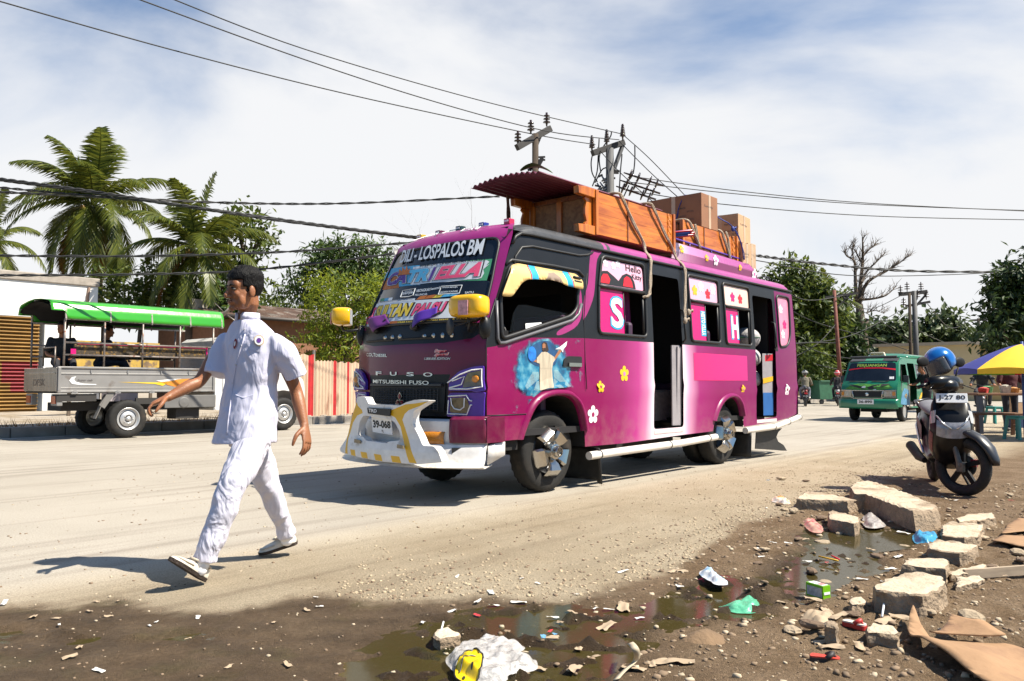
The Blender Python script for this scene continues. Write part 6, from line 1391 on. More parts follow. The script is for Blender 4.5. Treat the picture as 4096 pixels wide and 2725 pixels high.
tree('broad dark green mango tree behind the minibus cab',ground_pt(800,36),lobes_px([(780,620,85,55),(740,600,50,35),(850,600,65,40),(800,580,60,28),(860,660,60,50),(690,665,45,30),(730,690,50,40),(900,640,50,50)],36),lf_mango,5200,.34,.10,.25,7,droop=.7)
tree('small bright yellow-green tree behind the striped metal fence',ground_pt(800,26),lobes_px([(750,660,45,35),(800,690,75,50),(745,730,50,40),(830,740,60,50),(730,790,55,35),(790,800,70,40),(850,680,40,50),(860,790,40,40)],26),lf_yel,6200,.17,.065,.08,8,droop=.05,clump=12)
tree('low leafy tree filling the gap right of the man beyond the brown roof',ground_pt(640,45),lobes_px([(625,705,30,16),(655,708,30,14)],45),lf_mid,500,.3,.16,.1,10)
def twig_tree(label,base,top,n=5,seed=3,r0=.03,spread=.7,name='bare_tree',depth=4,m_=None,trunk=None):
 r=random.Random(seed);B_=Vector(base);T_=thing(name,label,'tree',B_);OF=TM(-B_.x,-B_.y,-B_.z);tk=MB();mb=MB()
 H_=(Vector(top)-B_).length
 def br(p,d,L_,rad,k):
  pts=[p];q=p
  for i in range(4):d=(d+rv(r)*.16+Vector((0,0,.05))).normalized();q=q+d*L_/4;pts.append(q)
  (tk if k==depth else mb).tube(pts,[rad*(1-.13*i)for i in range(5)],6 if k>1 else 4)
  if k>0:
   for i in range(n if k==depth else r.randint(2,4)):
    j=r.randint(1,4)if k<depth else r.randint(2,4);dd=(d+rv(r)*spread*1.3).normalized();dd.z=abs(dd.z)*.6+.15;br(pts[j],dd.normalized(),L_*r.uniform(.5,.72),rad*(1-.13*j)*.55,k-1)
 br(B_,(Vector(top)-B_).normalized(),H_*(trunk or.5),r0,depth)
 obj('trunk',tk,m_ or bark,T_,M=OF,smooth=True);obj('branch_crown',mb,m_ or bark,T_,M=OF,smooth=True)
 return T_
twig_tree('leafless twiggy tree showing just above the minibus windscreen header',ground_pt(1135,30),PX(1140,478,30),6,4,.07,.6,trunk=.62)
# ================================================================ left background
KP=1.78
def TW(t,s,h):return T0+U*t+PV*s+Vector((0,0,h))
def TSP(px,py,s):
 d=ray(px,py);k=(s+T0.dot(PV))/(d[0]*PV.x+d[1]*PV.y);p=Vector((d[0]*k,d[1]*k,CAMH+d[2]*k));return(p-T0).dot(U),p.z
pv=mat('pavement_concrete',(.34,.29,.23),rough=.9,var=.2,vscale=2,col2=(.22,.17,.11),c2scale=1.2,c2lo=.45,c2hi=.62,bump=.3,bscale=30)
mb=MB();mb.add([TW(-40,KP+.16,.2),TW(400,KP+.16,.2),TW(400,120,.2),TW(-40,120,.2)],[(0,1,2,3)]);kind(obj('pavement',mb,pv),'structure')
mb=MB()
for i in range(60):mb.box((0,0,0),(.985,.16,.32),0,Matrix.Translation(TW(-14+i,KP+.08,.045))@rotm('Z',math.atan2(U.y,U.x)))
kind(obj('kerb',mb,mat('kerb_concrete',(.26,.23,.20),rough=.9,var=.3,vscale=3,bump=.3),bev=.02),'structure')
mb=MB();mb.add([TW(-14,1.45,.004),TW(40,1.45,.004),TW(40,1.57,.004),TW(-14,1.57,.004)],[(0,1,2,3)]);kind(obj('road_edge_line',mb,mat('worn_line',(.55,.52,.48),rough=.9,var=.4,vscale=4)),'structure')
gr=random.Random(5);mb=MB()
for i in range(420):
 t=gr.uniform(-2.2,3.6);s=KP+.2+abs(gr.gauss(0,.25));a=gr.uniform(0,6.3);p=TW(t,s,.2);h=gr.uniform(.05,.22);mb.add([p,p+Vector((.012,0,0)),p+Vector((math.cos(a)*h*.5,math.sin(a)*h*.5,h))],[(0,1,2)])
kind(obj('weeds',mb,lf_dry),'stuff')
MU=rotm('Z',math.atan2(U.y,U.x));SW=12.0
BW=thing('building','plain white rendered building at the left edge with a coloured roller shutter','building',TW(TSP(200,1100,SW)[0],SW,.2),math.atan2(U.y,U.x))
tr_,ht=TSP(394,1130,SW);tl_=TSP(-1200,1100,SW)[0];t0_=TSP(200,1100,SW)[0]
wr=mat('white_render',(.74,.73,.71),rough=.85,var=.05,col2=(.55,.5,.45),c2scale=1.5,c2lo=.62,c2hi=.8,bump=.08);dx=lambda t:t-t0_
mb=MB();mb.box(((dx(tl_)+dx(tr_))/2,3,(ht-.5)/2+1.55-.2),(tr_-tl_,6,ht-.5-3.1+1.2-.3))if False else None
hs=TSP(60,1265,SW)[1]-.2
mb.box(((dx(tl_)+dx(tr_))/2,3,(ht-.35+hs)/2),(tr_-tl_,6,ht-.35-hs));ts=TSP(118,1300,SW)[0]
mb.box(((dx(ts)+dx(tr_))/2+.3,3.0,hs/2),(tr_-ts-.3,5.9,hs));obj('wall',mb,wr,BW,bev=.02)
mb=MB();mb.box(((dx(tl_)+dx(tr_))/2,2.97,ht-.22),(tr_-tl_+.06,6.06,.28));obj('parapet',mb,mat('bare_cement',(.33,.29,.25),rough=.9,var=.2,bump=.4),BW,bev=.03)
mb=MB();mb.tube([(dx(tr_)-.32,-.02,hs),(dx(tr_)-.34,-.02,(hs+ht)/2),(dx(tr_)-.30,-.02,ht-.4)],.05,6);obj('crack_stain',mb,mat('crack_brown',(.30,.20,.15),rough=.9),BW)
mb=MB();n=26
def shf(u,v):return(dx(tl_)+u*(ts-tl_+.3),.05+.05*math.sin(v*2*PI*n),v*hs)
mb.grid(shf,30,n*8);
for k,f in enumerate(mb.f):
 c=mb.v[f[0]];q=c[2]/hs;x=c[0]-dx(ts);mb.m[k]=(0 if q>.52 else(1 if x>-.62-.3*(q>.3)and q>.2 else 0))
obj('shutter',mb,[mat('shutter_gold',(.23,.125,.03),rough=.5,metal=.3,var=.3,vscale=2),mat('shutter_red',(.22,.02,.025),rough=.5,var=.25,vscale=2)],BW,smooth=True)
mb=MB();mb.box((dx(TSP(500,1400,SW)[0]),.3,1.2),(1.2,.05,2.2));
obj('doorway',mb,mat('doorway_grey',(.35,.31,.33),rough=.9),BW)
SG=thing('hoarding','weathered yellow painted board standing on the pavement behind the pickup','board',TW(2.6,7.2,.2),math.atan2(U.y,U.x))
mb=MB();mb.box((0,0,1.55),(2.6,.05,1.0));obj('board',mb,mat('hoarding_yellow',(.42,.27,.05),rough=.8,var=.4,vscale=4,col2=(.18,.12,.07),c2scale=6,c2lo=.5,c2hi=.6),SG)
for x in(-1.1,1.1):mb=MB();mb.box((x,.05,.9),(.08,.06,1.8));obj('post',mb,bark,SG)
SH=9.0;ta=TSP(880,1250,SH)[0];tb=TSP(1480,1250,SH)[0];hr=TSP(1240,1240,SH)[1];he=TSP(1240,1290,SH)[1];BH=thing('house','low brown house with a rusty tin roof behind the man','house',TW((ta+tb)/2,SH,.2),math.atan2(U.y,U.x));wd2=tb-ta
mb=MB();mb.box((0,2.3,(he-.2)/2),(wd2,4.4,he-.2));obj('wall',mb,mat('brown_wall',(.22,.105,.06),rough=.9,var=.15),BH)
mb=MB();mb.grid(lambda u,v:(-wd2/2-.4+u*(wd2+.8),-.35+v*3.0,he-.2+.03+(hr-he+.25)*v+.03*math.sin(u*2*PI*70)),560,6);mb.box((0,-.36,he-.2),(wd2+.8,.05,.12),1);obj('roof',mb,[mat('rusty_tin',(.13,.08,.06),rough=.7,var=.4,vscale=1.5,col2=(.26,.22,.19),c2scale=2.5,c2lo=.5,c2hi=.65),mat('fascia_dark',(.04,.03,.025))],BH,smooth=True)
mb=MB();mb.box((-wd2*.5,1,he+.35-.2),(1.2,.5,.5));obj('gable',mb,MATS['bare_cement'],BH)
mb=MB();mb.grid(lambda u,v:(wd2*.08+u*2.2,-1.6+v*1.3,he-.85+.22*v+.025*math.sin(u*2*PI*18)),160,4);obj('lean_to_roof',mb,mat('pale_tin',(.45,.40,.36),rough=.5,metal=.3,var=.3,vscale=3),BH,smooth=True)
DS=PX(522,722,23);SDH=thing('satellite_dish','grey satellite dish on a bent pipe beside the brown house','dish',(DS.x,DS.y,.2))
mb=MB();mb.lathe([(0,0),(.15,.012),(.30,.05),(.38,.085),(.385,.08),(.30,.04),(.15,.0),(0,-.012)],24,0,align((0,0,DS.z-.2),(-.75,-.35,.75)));obj('dish',mb,mat('dish_grey',(.26,.23,.21),rough=.5),SDH,smooth=True)
mb=MB();mb.tube([(.0,.05,DS.z-.25),(.22,.15,DS.z-.42),(.25,.15,0)],.025,8);mb.tube([(0,0,DS.z-.25),(-.3,-.15,DS.z+.1)],.01,5);obj('mast',mb,tubem,SDH,smooth=True)
SF_=2.3;FN=thing('fence','cream corrugated metal fence painted with red stripes along the far pavement','fence',TW(6,SF_,.2),math.atan2(U.y,U.x));t6=6.0
def fpan(x0,x1,top_px,name='panel'):
 a,h=TSP(x0*1.7378,top_px*1.7378,SF_);b_,_=TSP(x1*1.7378,top_px*1.7378,SF_);return a-t6,b_-t6,h-.2
reds=[TSP(x*1.7378,900*1.7378,SF_)[0]-t6 for x in(708,720,766,772,799,804)]
fcm=mat('fence_cream',(.50,.36,.25),rough=.7,var=.2,vscale=3,col2=(.26,.13,.08),c2scale=5,c2lo=.55,c2hi=.72,stretch=(1,1,.25));frd=mat('fence_red',(.42,.018,.02),rough=.6,var=.25,vscale=5)
for x0,x1,ty in((560,724,812),(726,776,830),(777,880,834),(880,960,836),(960,1040,834)):
 a,b_,h=fpan(x0,x1,ty);mb=MB();nn=int((b_-a)/.026);jag=R.random()
 mb.grid(lambda u,v:(a+u*(b_-a),.018*math.sin((a+u*(b_-a))*2*PI/.105),v*(h+(.02*math.sin(u*40+jag*9)if v>.9 else 0))),nn,6)
 for k,f in enumerate(mb.f):
  x=mb.v[f[0]][0];mb.m[k]=1 if any(reds[i]<=x<=reds[i+1]for i in(0,2,4))else 0
 obj('panel',mb,[fcm,frd],FN,smooth=True)
for x in(725,790,850,960):
 a,b_,h=fpan(x,x+1,806 if x==725 else 832);mb=MB();mb.box((a,.05,h/2),(.06,.06,h));obj('post',mb,tubem,FN)
mb=MB();r_=random.Random(2)
for i in range(40):p=TW(r_.uniform(2,9),SF_-.15-abs(r_.gauss(0,.1)),.2);mb.ell(p,(r_.uniform(.03,.09),)*2+(.04,),6,4)
kind(obj('rubble_strip',mb,mat('rubble_grey',(.3,.26,.21),rough=.9)),'stuff')
mb=MB();hx=900.0
def hill(u,v):
 x=-900+u*900;h=62+30*mnoise.noise((x*.004,1,0))+10*mnoise.noise((x*.02,3,0));return(x,1500+v*600,(h if v>.0 else 0)*sst(0,.4,v)*(1 if 0<v<1 else.0))
mb.grid(hill,80,10);kind(obj('hills',mb,mat('hill_haze',(.22,.27,.30),rough=1,var=.15,vscale=.01),smooth=True),'structure')  # distance haze put into the hill's own colour
# ================================================================ right background
def TL2(x,y,Y):return PX(x,y,Y)
tree('tall leafy tree in the group right behind the minibus',ground_pt(1815,46),lobes_px([(1815,650,45,45),(1840,700,55,50),(1800,720,45,60),(1850,640,35,30),(1880,690,40,40),(1905,720,45,55),(1800,800,45,60),(1850,770,60,55)],48),lf_mid,8500,.42,.2,.22,21)
tree('dark leafy tree behind the two motorcyclists',ground_pt(1930,50),lobes_px([(1920,760,45,55),(1940,800,35,55),(1900,820,50,50),(1880,760,40,50),(1925,850,40,35),(1960,790,22,35)],50),lf_dark,6500,.42,.22,.18,22)
tree('light green low tree beside the rear of the minibus',ground_pt(1860,44),lobes_px([(1850,830,45,40),(1880,845,45,30),(1840,860,40,28),(1812,850,30,40)],44),lf_mid,3200,.32,.14,.12,23,barkm=None)
palm('windblown palm among the trees right of the minibus',ground_pt(1850,51),PX(1895,715,51),2.9,16,31,wind=(-.7,0,.1),nuts=False,group=None,trunk_r=.2)
tree('distant rounded tree left of the grey utility pole pair',ground_pt(2050,75),lobes_px([(2050,775,45,40),(2025,790,35,35),(2075,790,40,35),(2095,810,40,40)],75),lf_far,2400,.7,.4,.3,24)
tree('distant tree with a high crown right of the grey utility pole pair',ground_pt(2170,75),lobes_px([(2155,760,35,30),(2185,755,35,30),(2140,790,35,35),(2200,790,40,35),(2170,810,50,30)],75),lf_far,2600,.7,.4,.3,25)
tree('low distant tree between the yellow building and the dark tree',ground_pt(2245,85),lobes_px([(2240,800,35,22),(2270,790,35,25),(2215,815,30,25)],85),lf_far,1300,.7,.4,.3,26)
tree('tree showing behind the leafless tree trunk',ground_pt(2000,80),lobes_px([(1995,800,25,35),(2010,770,22,22)],80),lf_far,700,.7,.4,.25,36)
tree('big dark tree cut off by the right edge of the photo',ground_pt(2360,30),lobes_px([(2330,660,50,45),(2310,710,45,40),(2370,640,60,60),(2290,765,40,25),(2350,740,60,45),(2400,700,60,80),(2380,790,60,30),(2320,790,50,22)],30),lf_dark,6500,.30,.14,.3,27)
def bare():
 B_=ground_pt(1985,52);T_=thing('bare_tree','tall leafless tree with a stubbed forked trunk against the sky','tree',B_);OF=TM(-B_.x,-B_.y,-B_.z);r=random.Random(11);q=lambda x,y:PX(x,y,52+r.uniform(-.6,.6))
 mb=MB();mb.tube([B_,PX(1985,850,52),PX(1987,790,52),PX(1981,740,52),PX(1978,700,52)],[.42,.36,.34,.30,.22],10);mb.tube([PX(1982,760,52),PX(1996,735,52)],[.22,.16],8);mb.tube([PX(1978,720,52),PX(1968,690,52),PX(1962,670,52)],[.1,.09,.05],6);obj('trunk',mb,bark,T_,M=OF,smooth=True)
 mb=MB()
 def limb2(pts,r0):mb.tube(smooth_poly([tuple(q(*p))for p in pts],3,False),[r0*(1-.8*i/(3*len(pts)-3))for i in range(3*len(pts)-2)],5)
 mains=[([(1978,705),(1980,660),(1985,610),(1986,570),(1985,545)],.17),([(1978,720),(1970,670),(1968,625),(1966,600),(1950,590),(1942,578)],.15),([(1982,690),(1990,660),(2010,640),(2040,625),(2060,610)],.14),([(1984,650),(1995,625),(2020,600),(2040,580)],.10),([(1985,690),(2010,688),(2040,680),(2062,660)],.10),([(2020,634),(2055,615),(2078,600),(2092,590)],.08),([(1985,610),(1970,580),(1958,565)],.07),([(1986,590),(2005,570),(2022,560)],.07),([(1966,605),(1962,575),(1966,558)],.06),([(1995,720),(2015,715),(2035,722)],.05),([(1968,690),(1958,688),(1960,670)],.05)]
 for pts,r0 in mains:
  limb2(pts,r0)
  for i in range(1,len(pts)):
   for k in range(9):
    a,b_=pts[i-1],pts[i];f=r.random();x=a[0]+(b_[0]-a[0])*f;y=a[1]+(b_[1]-a[1])*f;dx_=r.uniform(-14,20)+(b_[0]-a[0])*.35;dy_=-r.uniform(4,22)
    limb2([(x,y),(x+dx_*.5,y+dy_*.6),(x+dx_,y+dy_)],.024);limb2([(x+dx_*.5,y+dy_*.6),(x+dx_*.5+r.uniform(-8,10),y+dy_-r.uniform(2,9))],.016)
 obj('branch_crown',mb,bark,T_,M=OF)
bare()
YB=60.0
def ybox(name,label,x0,x1,yt0,yt1,Y0,Y1,m_,cat='building'):
 a=PX(x0,yt0,Y0);b_=PX(x1,yt1,Y1);base=Vector((a.x,a.y,0));T_=thing(name,label,cat,base);d=Vector((b_.x-a.x,b_.y-a.y,0));nrm=Vector((-d.y,d.x,0)).normalized()*6
 vs=[]
 for o_ in(Vector(),nrm):
  vs+=[o_,o_+d,o_+d+Vector((0,0,b_.z)),o_+Vector((0,0,a.z))]
 mb=MB();mb.add(vs,[(0,1,2,3),(5,4,7,6),(1,5,6,2),(4,0,3,7)]);obj('wall',mb,m_,T_)
 mb=MB();e=d.normalized()*.3;f_=nrm.normalized()*.3;mb.add([vs[3]-e-f_,vs[2]+e-f_,vs[6]+e+f_,vs[7]-e+f_],[(0,1,2,3)],0,TM(0,0,.08));obj('roof',mb,mat('roof_edge',(.40,.34,.26),rough=.8),T_,solid=.2)
 return T_,d
yw=mat('ochre_wall',(.34,.24,.10),rough=.9,var=.12,vscale=.6);yw2=mat('cream_wall',(.55,.45,.27),rough=.9,var=.1,vscale=.8)
T_,d=ybox('building','long ochre yellow building behind the scooter helmet',2090,2255,825,793,66,50,yw)
mb=MB();mb.box(d*.74+Vector((0,-.08,3.1)),(.9,.12,.8),0);obj('window',mb,glass,T_);mb=MB()
for i in range(4):p=d*(.74)+Vector((-.35+.23*i,-.16,3.1));mb.box(p,(.05,.05,.8))
obj('window_bars',mb,yw2,T_)
ybox('building','pale cream end wall right of the ochre building',2256,2330,792,806,50,60,yw2)
T_,d=ybox('garden_wall','low brown wall behind the motorcyclists',1780,1960,875,877,60,62,mat('low_wall_brown',(.12,.085,.05),rough=.9),'wall')  # one even dark brown for the low wall
RAW=PX(2105,905,36);RA=thing('guard_railing','grey metal guard railing across the road behind the woman in black','railing',(RAW.x,36,0))
rb_=PX(2200,905,33)-RAW;rb_.z=0
for k in range(8):mb=MB();p=rb_*(k/7);mb.bar(p,p+Vector((-.15,0,.55)),.07);mb.bar(p+Vector((-.15,0,.55)),p+Vector((-.05,0,1.05)),.07);obj('post',mb,tubem,RA)
for h in(.55,.8,1.05):mb=MB();mb.tube([Vector((-.1,0,h)),rb_+Vector((-.1,0,h))],.035,6);obj('rail',mb,tubem,RA,smooth=True)
DP=ground_pt(1900,43);DU=thing('refuse_container','green steel refuse container on the pavement behind the motorcyclists','container',DP,math.atan2(U.y,U.x)-.6)
mb=MB();k0=[(-.75,-.5),(.75,-.5),(.75,.5),(-.75,.5)];mb.loft([[(x*.86,y*.86,.25)for x,y in k0],[(x,y,1.2)for x,y in k0]]);mb.box((0,0,1.22),(1.6,1.1,.06));obj('bin',mb,mat('bin_green',(.05,.16,.09),rough=.5,var=.2),DU,bev=.02)
for x in(-.5,.5):mb=MB();mb.lathe([(.12,-.05),(.12,.05)],12,0,align((x,-.35,.13),(0,1,0)),cap=True);obj('wheel',mb,rub,DU)
C0=G(2086*1.7378,971*1.7378);VAN=thing('minivan','green minivan with a roof sign parked across the road, facing the photographer','minivan',C0,math.atan2(U.y,U.x))
vg=mat('van_green',(.012,.16,.085),rough=.3,coat=.5,var=.15,vscale=3);vd=mat('van_dark_trim',(.03,.03,.035),rough=.5)
vp=[(-.78,.42),(-.80,.80),(-.72,1.02),(-.46,1.12),(-.05,1.68),(.25,1.80),(2.7,1.84),(2.86,1.7),(2.92,.9),(2.9,.42)]
VWd=1.5
def vx(h):return lerp_tab([(.42,-.78),(.8,-.80),(1.02,-.74),(1.12,-.62),(1.68,-.30),(1.8,0)],h)
def VF(a,h,off=0.0):
 x=vx(h)-.10*(1-abs(a)**2.5);w_=VWd/2*(1-.10*sst(1.0,1.8,h));return(x-off,VWd/2-a*w_,h)
mb=MB();panel(mb,VF,[(-1,.42),(1,.42),(1,1.02),(1,1.68),(1,1.79),(-1,1.79),(-1,1.68),(-1,1.02)],step=.1);obj('front_panel',mb,vg,VAN,smooth=True)
def VS(t,h,off=0.0):return(t,VWd/2-VWd/2*(1-.10*sst(1.0,1.8,h))-off,h)
vo=[(vx(.42),.42),(-.32,.42),(-.30,.55),(-.18,.66),(0,.70),(.18,.66),(.30,.55),(.33,.38),(1.65,.36),(1.70,.55),(1.82,.66),(2.0,.70),(2.18,.66),(2.3,.55),(2.33,.42),(2.85,.45),(2.9,1.0),(2.82,1.79),(.0,1.79),(-.30,1.68),(-.62,1.12),(-.74,1.02),(-.80,.8)]
vw1=[(-.45,1.14),(.30,1.12),(.32,1.62),(-.18,1.62)];vdo=rounded([(.45,.42),(1.15,.42),(1.15,1.66),(.45,1.66)],.04);vw2=[(1.25,1.15),(1.95,1.15),(1.95,1.64),(1.25,1.64)];vw3=[(2.05,1.15),(2.7,1.15),(2.66,1.64),(2.05,1.64)]
mb=MB();panel(mb,VS,vo,[vw1,vdo,vw2,vw3],step=.12);panel(mb,lambda t,h:(t,VWd-VS(t,h)[1],h),vo,[],[(q,1)for q in(vw1,vw2,vw3)],step=.15);mb.add([(2.88,.06,.45),(2.88,1.44,.45),(2.85,1.4,1.79),(2.85,.1,1.79)],[(0,1,2,3)]);obj('side_wall',mb,[vg,glass],VAN,smooth=True)
mb=MB()
for q in(vw2,vw3):flat(mb,lambda t,h:VS(t,h,-.01),q,0,.3)
obj('side_pane',mb,glass,VAN)
mb=MB();mb.grid(lambda u,v:(-.02+u*2.84,.075+v*1.35,1.79+.05*math.sin(PI*v)**.4),14,12);mb.grid(lambda u,v:(.75+u*2.1,.11+v*1.28,1.83+.13*(math.sin(PI*v)**.25)*min(1,u*7)),14,12);obj('roof',mb,vg,VAN,smooth=True,solid=.02)
mb=MB();mb.box((1.1,.75,.5),(3.3,1.3,.08));mb.box((.40,.8,1.1),(.05,1.2,1.0));mb.box((1.1,.75,.32),(3.0,.7,.1));obj('cabin_lining',mb,dark,VAN)
mb=MB();mb.add([VF(a,h,.04)for a,h in((-.95,1.70),(.95,1.70),(.95,1.775),(-.95,1.775))],[(0,1,2,3)]);mb.tube([(-.28+.0*a,.75-a*.62,1.83)for a in(-1,-.5,0,.5,1)],.02,6);obj('sun_visor',mb,vd,VAN,solid=.03)
mb=MB();flat(mb,lambda a,h:VF(a,h,.006),rounded([(-.92,1.15),(.92,1.15),(.90,1.66),(-.90,1.66)],.06),0,.1);WSV=obj('windscreen',mb,glass,VAN,smooth=True)
mb=MB();flat(mb,lambda a,h:VF(a,h,.010),[(-.9,1.49),(-.4,1.53),(.4,1.53),(.9,1.49),(.9,1.45),(.4,1.50),(-.4,1.50),(-.9,1.45)],1,.1);put_text(mb,'PERJUANGAN',lambda a,h:VF(a,h,.012),-.58,1.53,1.16,.10,2,bold=.06,grow=.012);put_text(mb,'PERJUANGAN',lambda a,h:VF(a,h,.015),-.58,1.53,1.16,.10,0,bold=.03)
for a in(.70,.74,.80):flat(mb,lambda x,h:VF(x,h,.012),[(a,1.2),(a+.05,1.2),(a+.05,1.26+.1*(a-.7)),(a,1.27)],3,.2)
obj('screen_sticker',mb,[mat('sticker_lime',(.30,.42,.06)),red,rub,white],WSV)
mb=MB();mb.tube([VF(-.75,1.14,.03),VF(-.2,1.12,.03),VF(-.05,1.14,.03)],.012,5);mb.tube([VF(.1,1.14,.03),VF(.55,1.12,.03),VF(.7,1.15,.03)],.012,5);obj('wiper',mb,vd,VAN)
mb=MB();f3=lambda a,h:VF(a,h,.008)
for p,k in(([(-.85,.92),(-.6,1.04),(-.3,1.08),(.2,1.05),(.7,1.07),(.86,.95),(.5,.90),(.1,.88),(-.5,.89)],0),([(-.75,1.05),(-.4,1.03),(-.15,.98),(-.1,.96),(-.2,.93),(-.5,.98)],1),([(-.02,.97),(.15,1.02),(.45,1.07),(.75,1.06),(.4,.97),(.15,.91),(.05,.91)],1),([(-.20,.99),(-.12,1.01),(-.06,.98),(-.1,.95),(-.22,.955)],2),([(.18,.90),(.28,.92),(.32,.90),(.22,.885)],2)):flat(mb,(lambda k:lambda a,h:VF(a,h,.008+.002*k))(k),p,k,.1)
obj('nose_mural',mb,[mat('mural_leaf_green',(.06,.22,.03),var=.5,vscale=14),mat('mural_black',(.02,.02,.018)),white],VAN)
mb=MB();flat(mb,lambda a,h:VF(a,h,.02),[(-.5,.70),(.5,.70),(.54,.86),(-.54,.86)],0,.2);
for pts in([(-.98,.88),(-.5,.875),(.5,.875),(.98,.88)],[(-.98,.70),(-.58,.70),(-.50,.66),(.50,.66),(.58,.70),(.98,.70)],[(-.55,.87),(-.5,.69)],[(.55,.87),(.5,.69)]):mb.tube([VF(a,h,.03)for a,h in subdiv(pts,.1,False)],.016,6,1)
GRV=obj('grille',mb,[MATS['backing_black'],chrome],VAN)
mb=MB();flat(mb,lambda a,h:VF(a,h,.035),[(-.02,.82),(.06,.80),(.02,.785),(.07,.76),(.0,.725),(-.06,.75),(-.02,.765),(-.07,.79)],0,.2);obj('front_emblem',mb,silver,GRV)
for sg in(-1,1):
 mb=MB();flat(mb,lambda a,h:VF(a*sg,h,.025),[(.58,.715),(.97,.72),(.97,.86),(.56,.865)],0,.1);HL=obj('headlight',mb,mat('headlamp_glass',(.42,.37,.27),rough=.12,coat=.6,var=.3,vscale=30),VAN,solid=.02)
 mb=MB();flat(mb,lambda a,h:VF(a*sg,h,.045),[(.86,.735),(.96,.74),(.96,.845),(.86,.85)],0,.1);obj('indicator',mb,amber,HL)
mb=MB();mb.grid(lambda u,v:(lambda a:(vx(.5)-.06-.14*(1-abs(a)**2.6)-.03*math.sin(PI*v),VWd/2-a*.79,.38+.26*v))(u*2-1),20,5);obj('bumper',mb,vg,VAN,smooth=True,solid=.02)
mb=MB();flat(mb,lambda a,h:(vx(.5)-.245,VWd/2-a*.78,h),[(-.30,.50),(.26,.50),(.26,.63),(-.30,.63)],0,.3);NPV=obj('number_plate',mb,white,VAN)
mb=MB();put_text(mb,'36-890',lambda a,h:(vx(.5)-.25,VWd/2-a*.78,h),-.25,.53,.46,.075,0,bold=.03);obj('plate_lettering',mb,rub,NPV)
mb=MB();mb.prism([(-.22,0),(.22,0),(.18,.11),(-.18,.11)],-.05,.05,0,TM(.1,.75,1.87)@rotm('Z',-PI/2)@rotm('X',PI/2));RS=obj('roof_sign',mb,mat('sign_cream',(.72,.66,.5)),VAN,bev=.015)
mb=MB();put_text(mb,'MICROLET',lambda x,y:(.047,.92-x,1.895+y),0,0,.34,.055,0,bold=.03);obj('sign_lettering',mb,yel,RS)
for y in(-.10,VWd+.10):mb=MB();mb.box((-.30,y,1.20),(.06,.15,.2));mb.bar((-.28,y,1.15),(-.35,.0 if y<0 else VWd,1.1),.03);obj('side_mirror',mb,vd,VAN,bev=.02)
for t in(0,2.0):
 for y,f in((.02,1),(VWd-.02,-1)):
  w_=bpy.data.objects.new('wheel',None);link(w_);w_.parent=VAN;w_.location=(t,y,.29);w_.rotation_euler=(-PI/2*f,0,0)
  mb=MB();tyre(mb,.29,.17,36,.17);obj('tyre',mb,tyre_m,w_,angle=40);mb=MB();mb.lathe([(.175,.01),(.15,.02),(.06,.0),(0,.0)],20);obj('rim',mb,MATS['rim_silver'],w_,smooth=True)
mb=MB();sflat_=[([(-.5,.50),(-.35,.8),(-.1,.95),(.3,.9),(.42,.6),(.4,.45)],0),([(-.2,.72),(.1,.8),(.35,.7),(.2,.6)],1),([(1.2,.5),(1.6,.8),(2.2,.9),(2.8,.8),(2.7,.75),(1.7,.72),(1.3,.45)],1)]
for p,k in sflat_:mb=MB();flat(mb,lambda t,h:VS(t,h,.004),p,k,.15);obj('side_graphic',mb,[mat('van_blue_art',(.08,.22,.35),var=.4,vscale=8),yel],VAN)
vb=Matrix.Translation(C0)@rotm('Z',math.atan2(U.y,U.x));wb_=vb@Vector((.55,-.38,0));Q=lambda x,y,z:wb_+Vector((x,y,z))
person('woman in black with tied hair leaning in at the minivan side door',wb_,dict(pel=Q(.05,0,.88),neck=Q(-.06,-.02,1.36),head=Q(-.12,-.02,1.50),rs=Q(-.04,.14,1.30),ls=Q(-.02,-.17,1.30),re=Q(-.15,.2,1.08),rw=Q(-.35,.2,1.03),le=Q(.05,-.22,1.04),lw=Q(-.20,-.16,.98),lh=Q(.05,-.08,.85),rh=Q(.05,.08,.85),lk=Q(.03,-.09,.46),rk=Q(.0,.09,.46),la=Q(.05,-.09,.09),ra=Q(.05,.1,.09)),(.010,.010,.012),(.012,.012,.016),(-.9,-.3),bun=True)
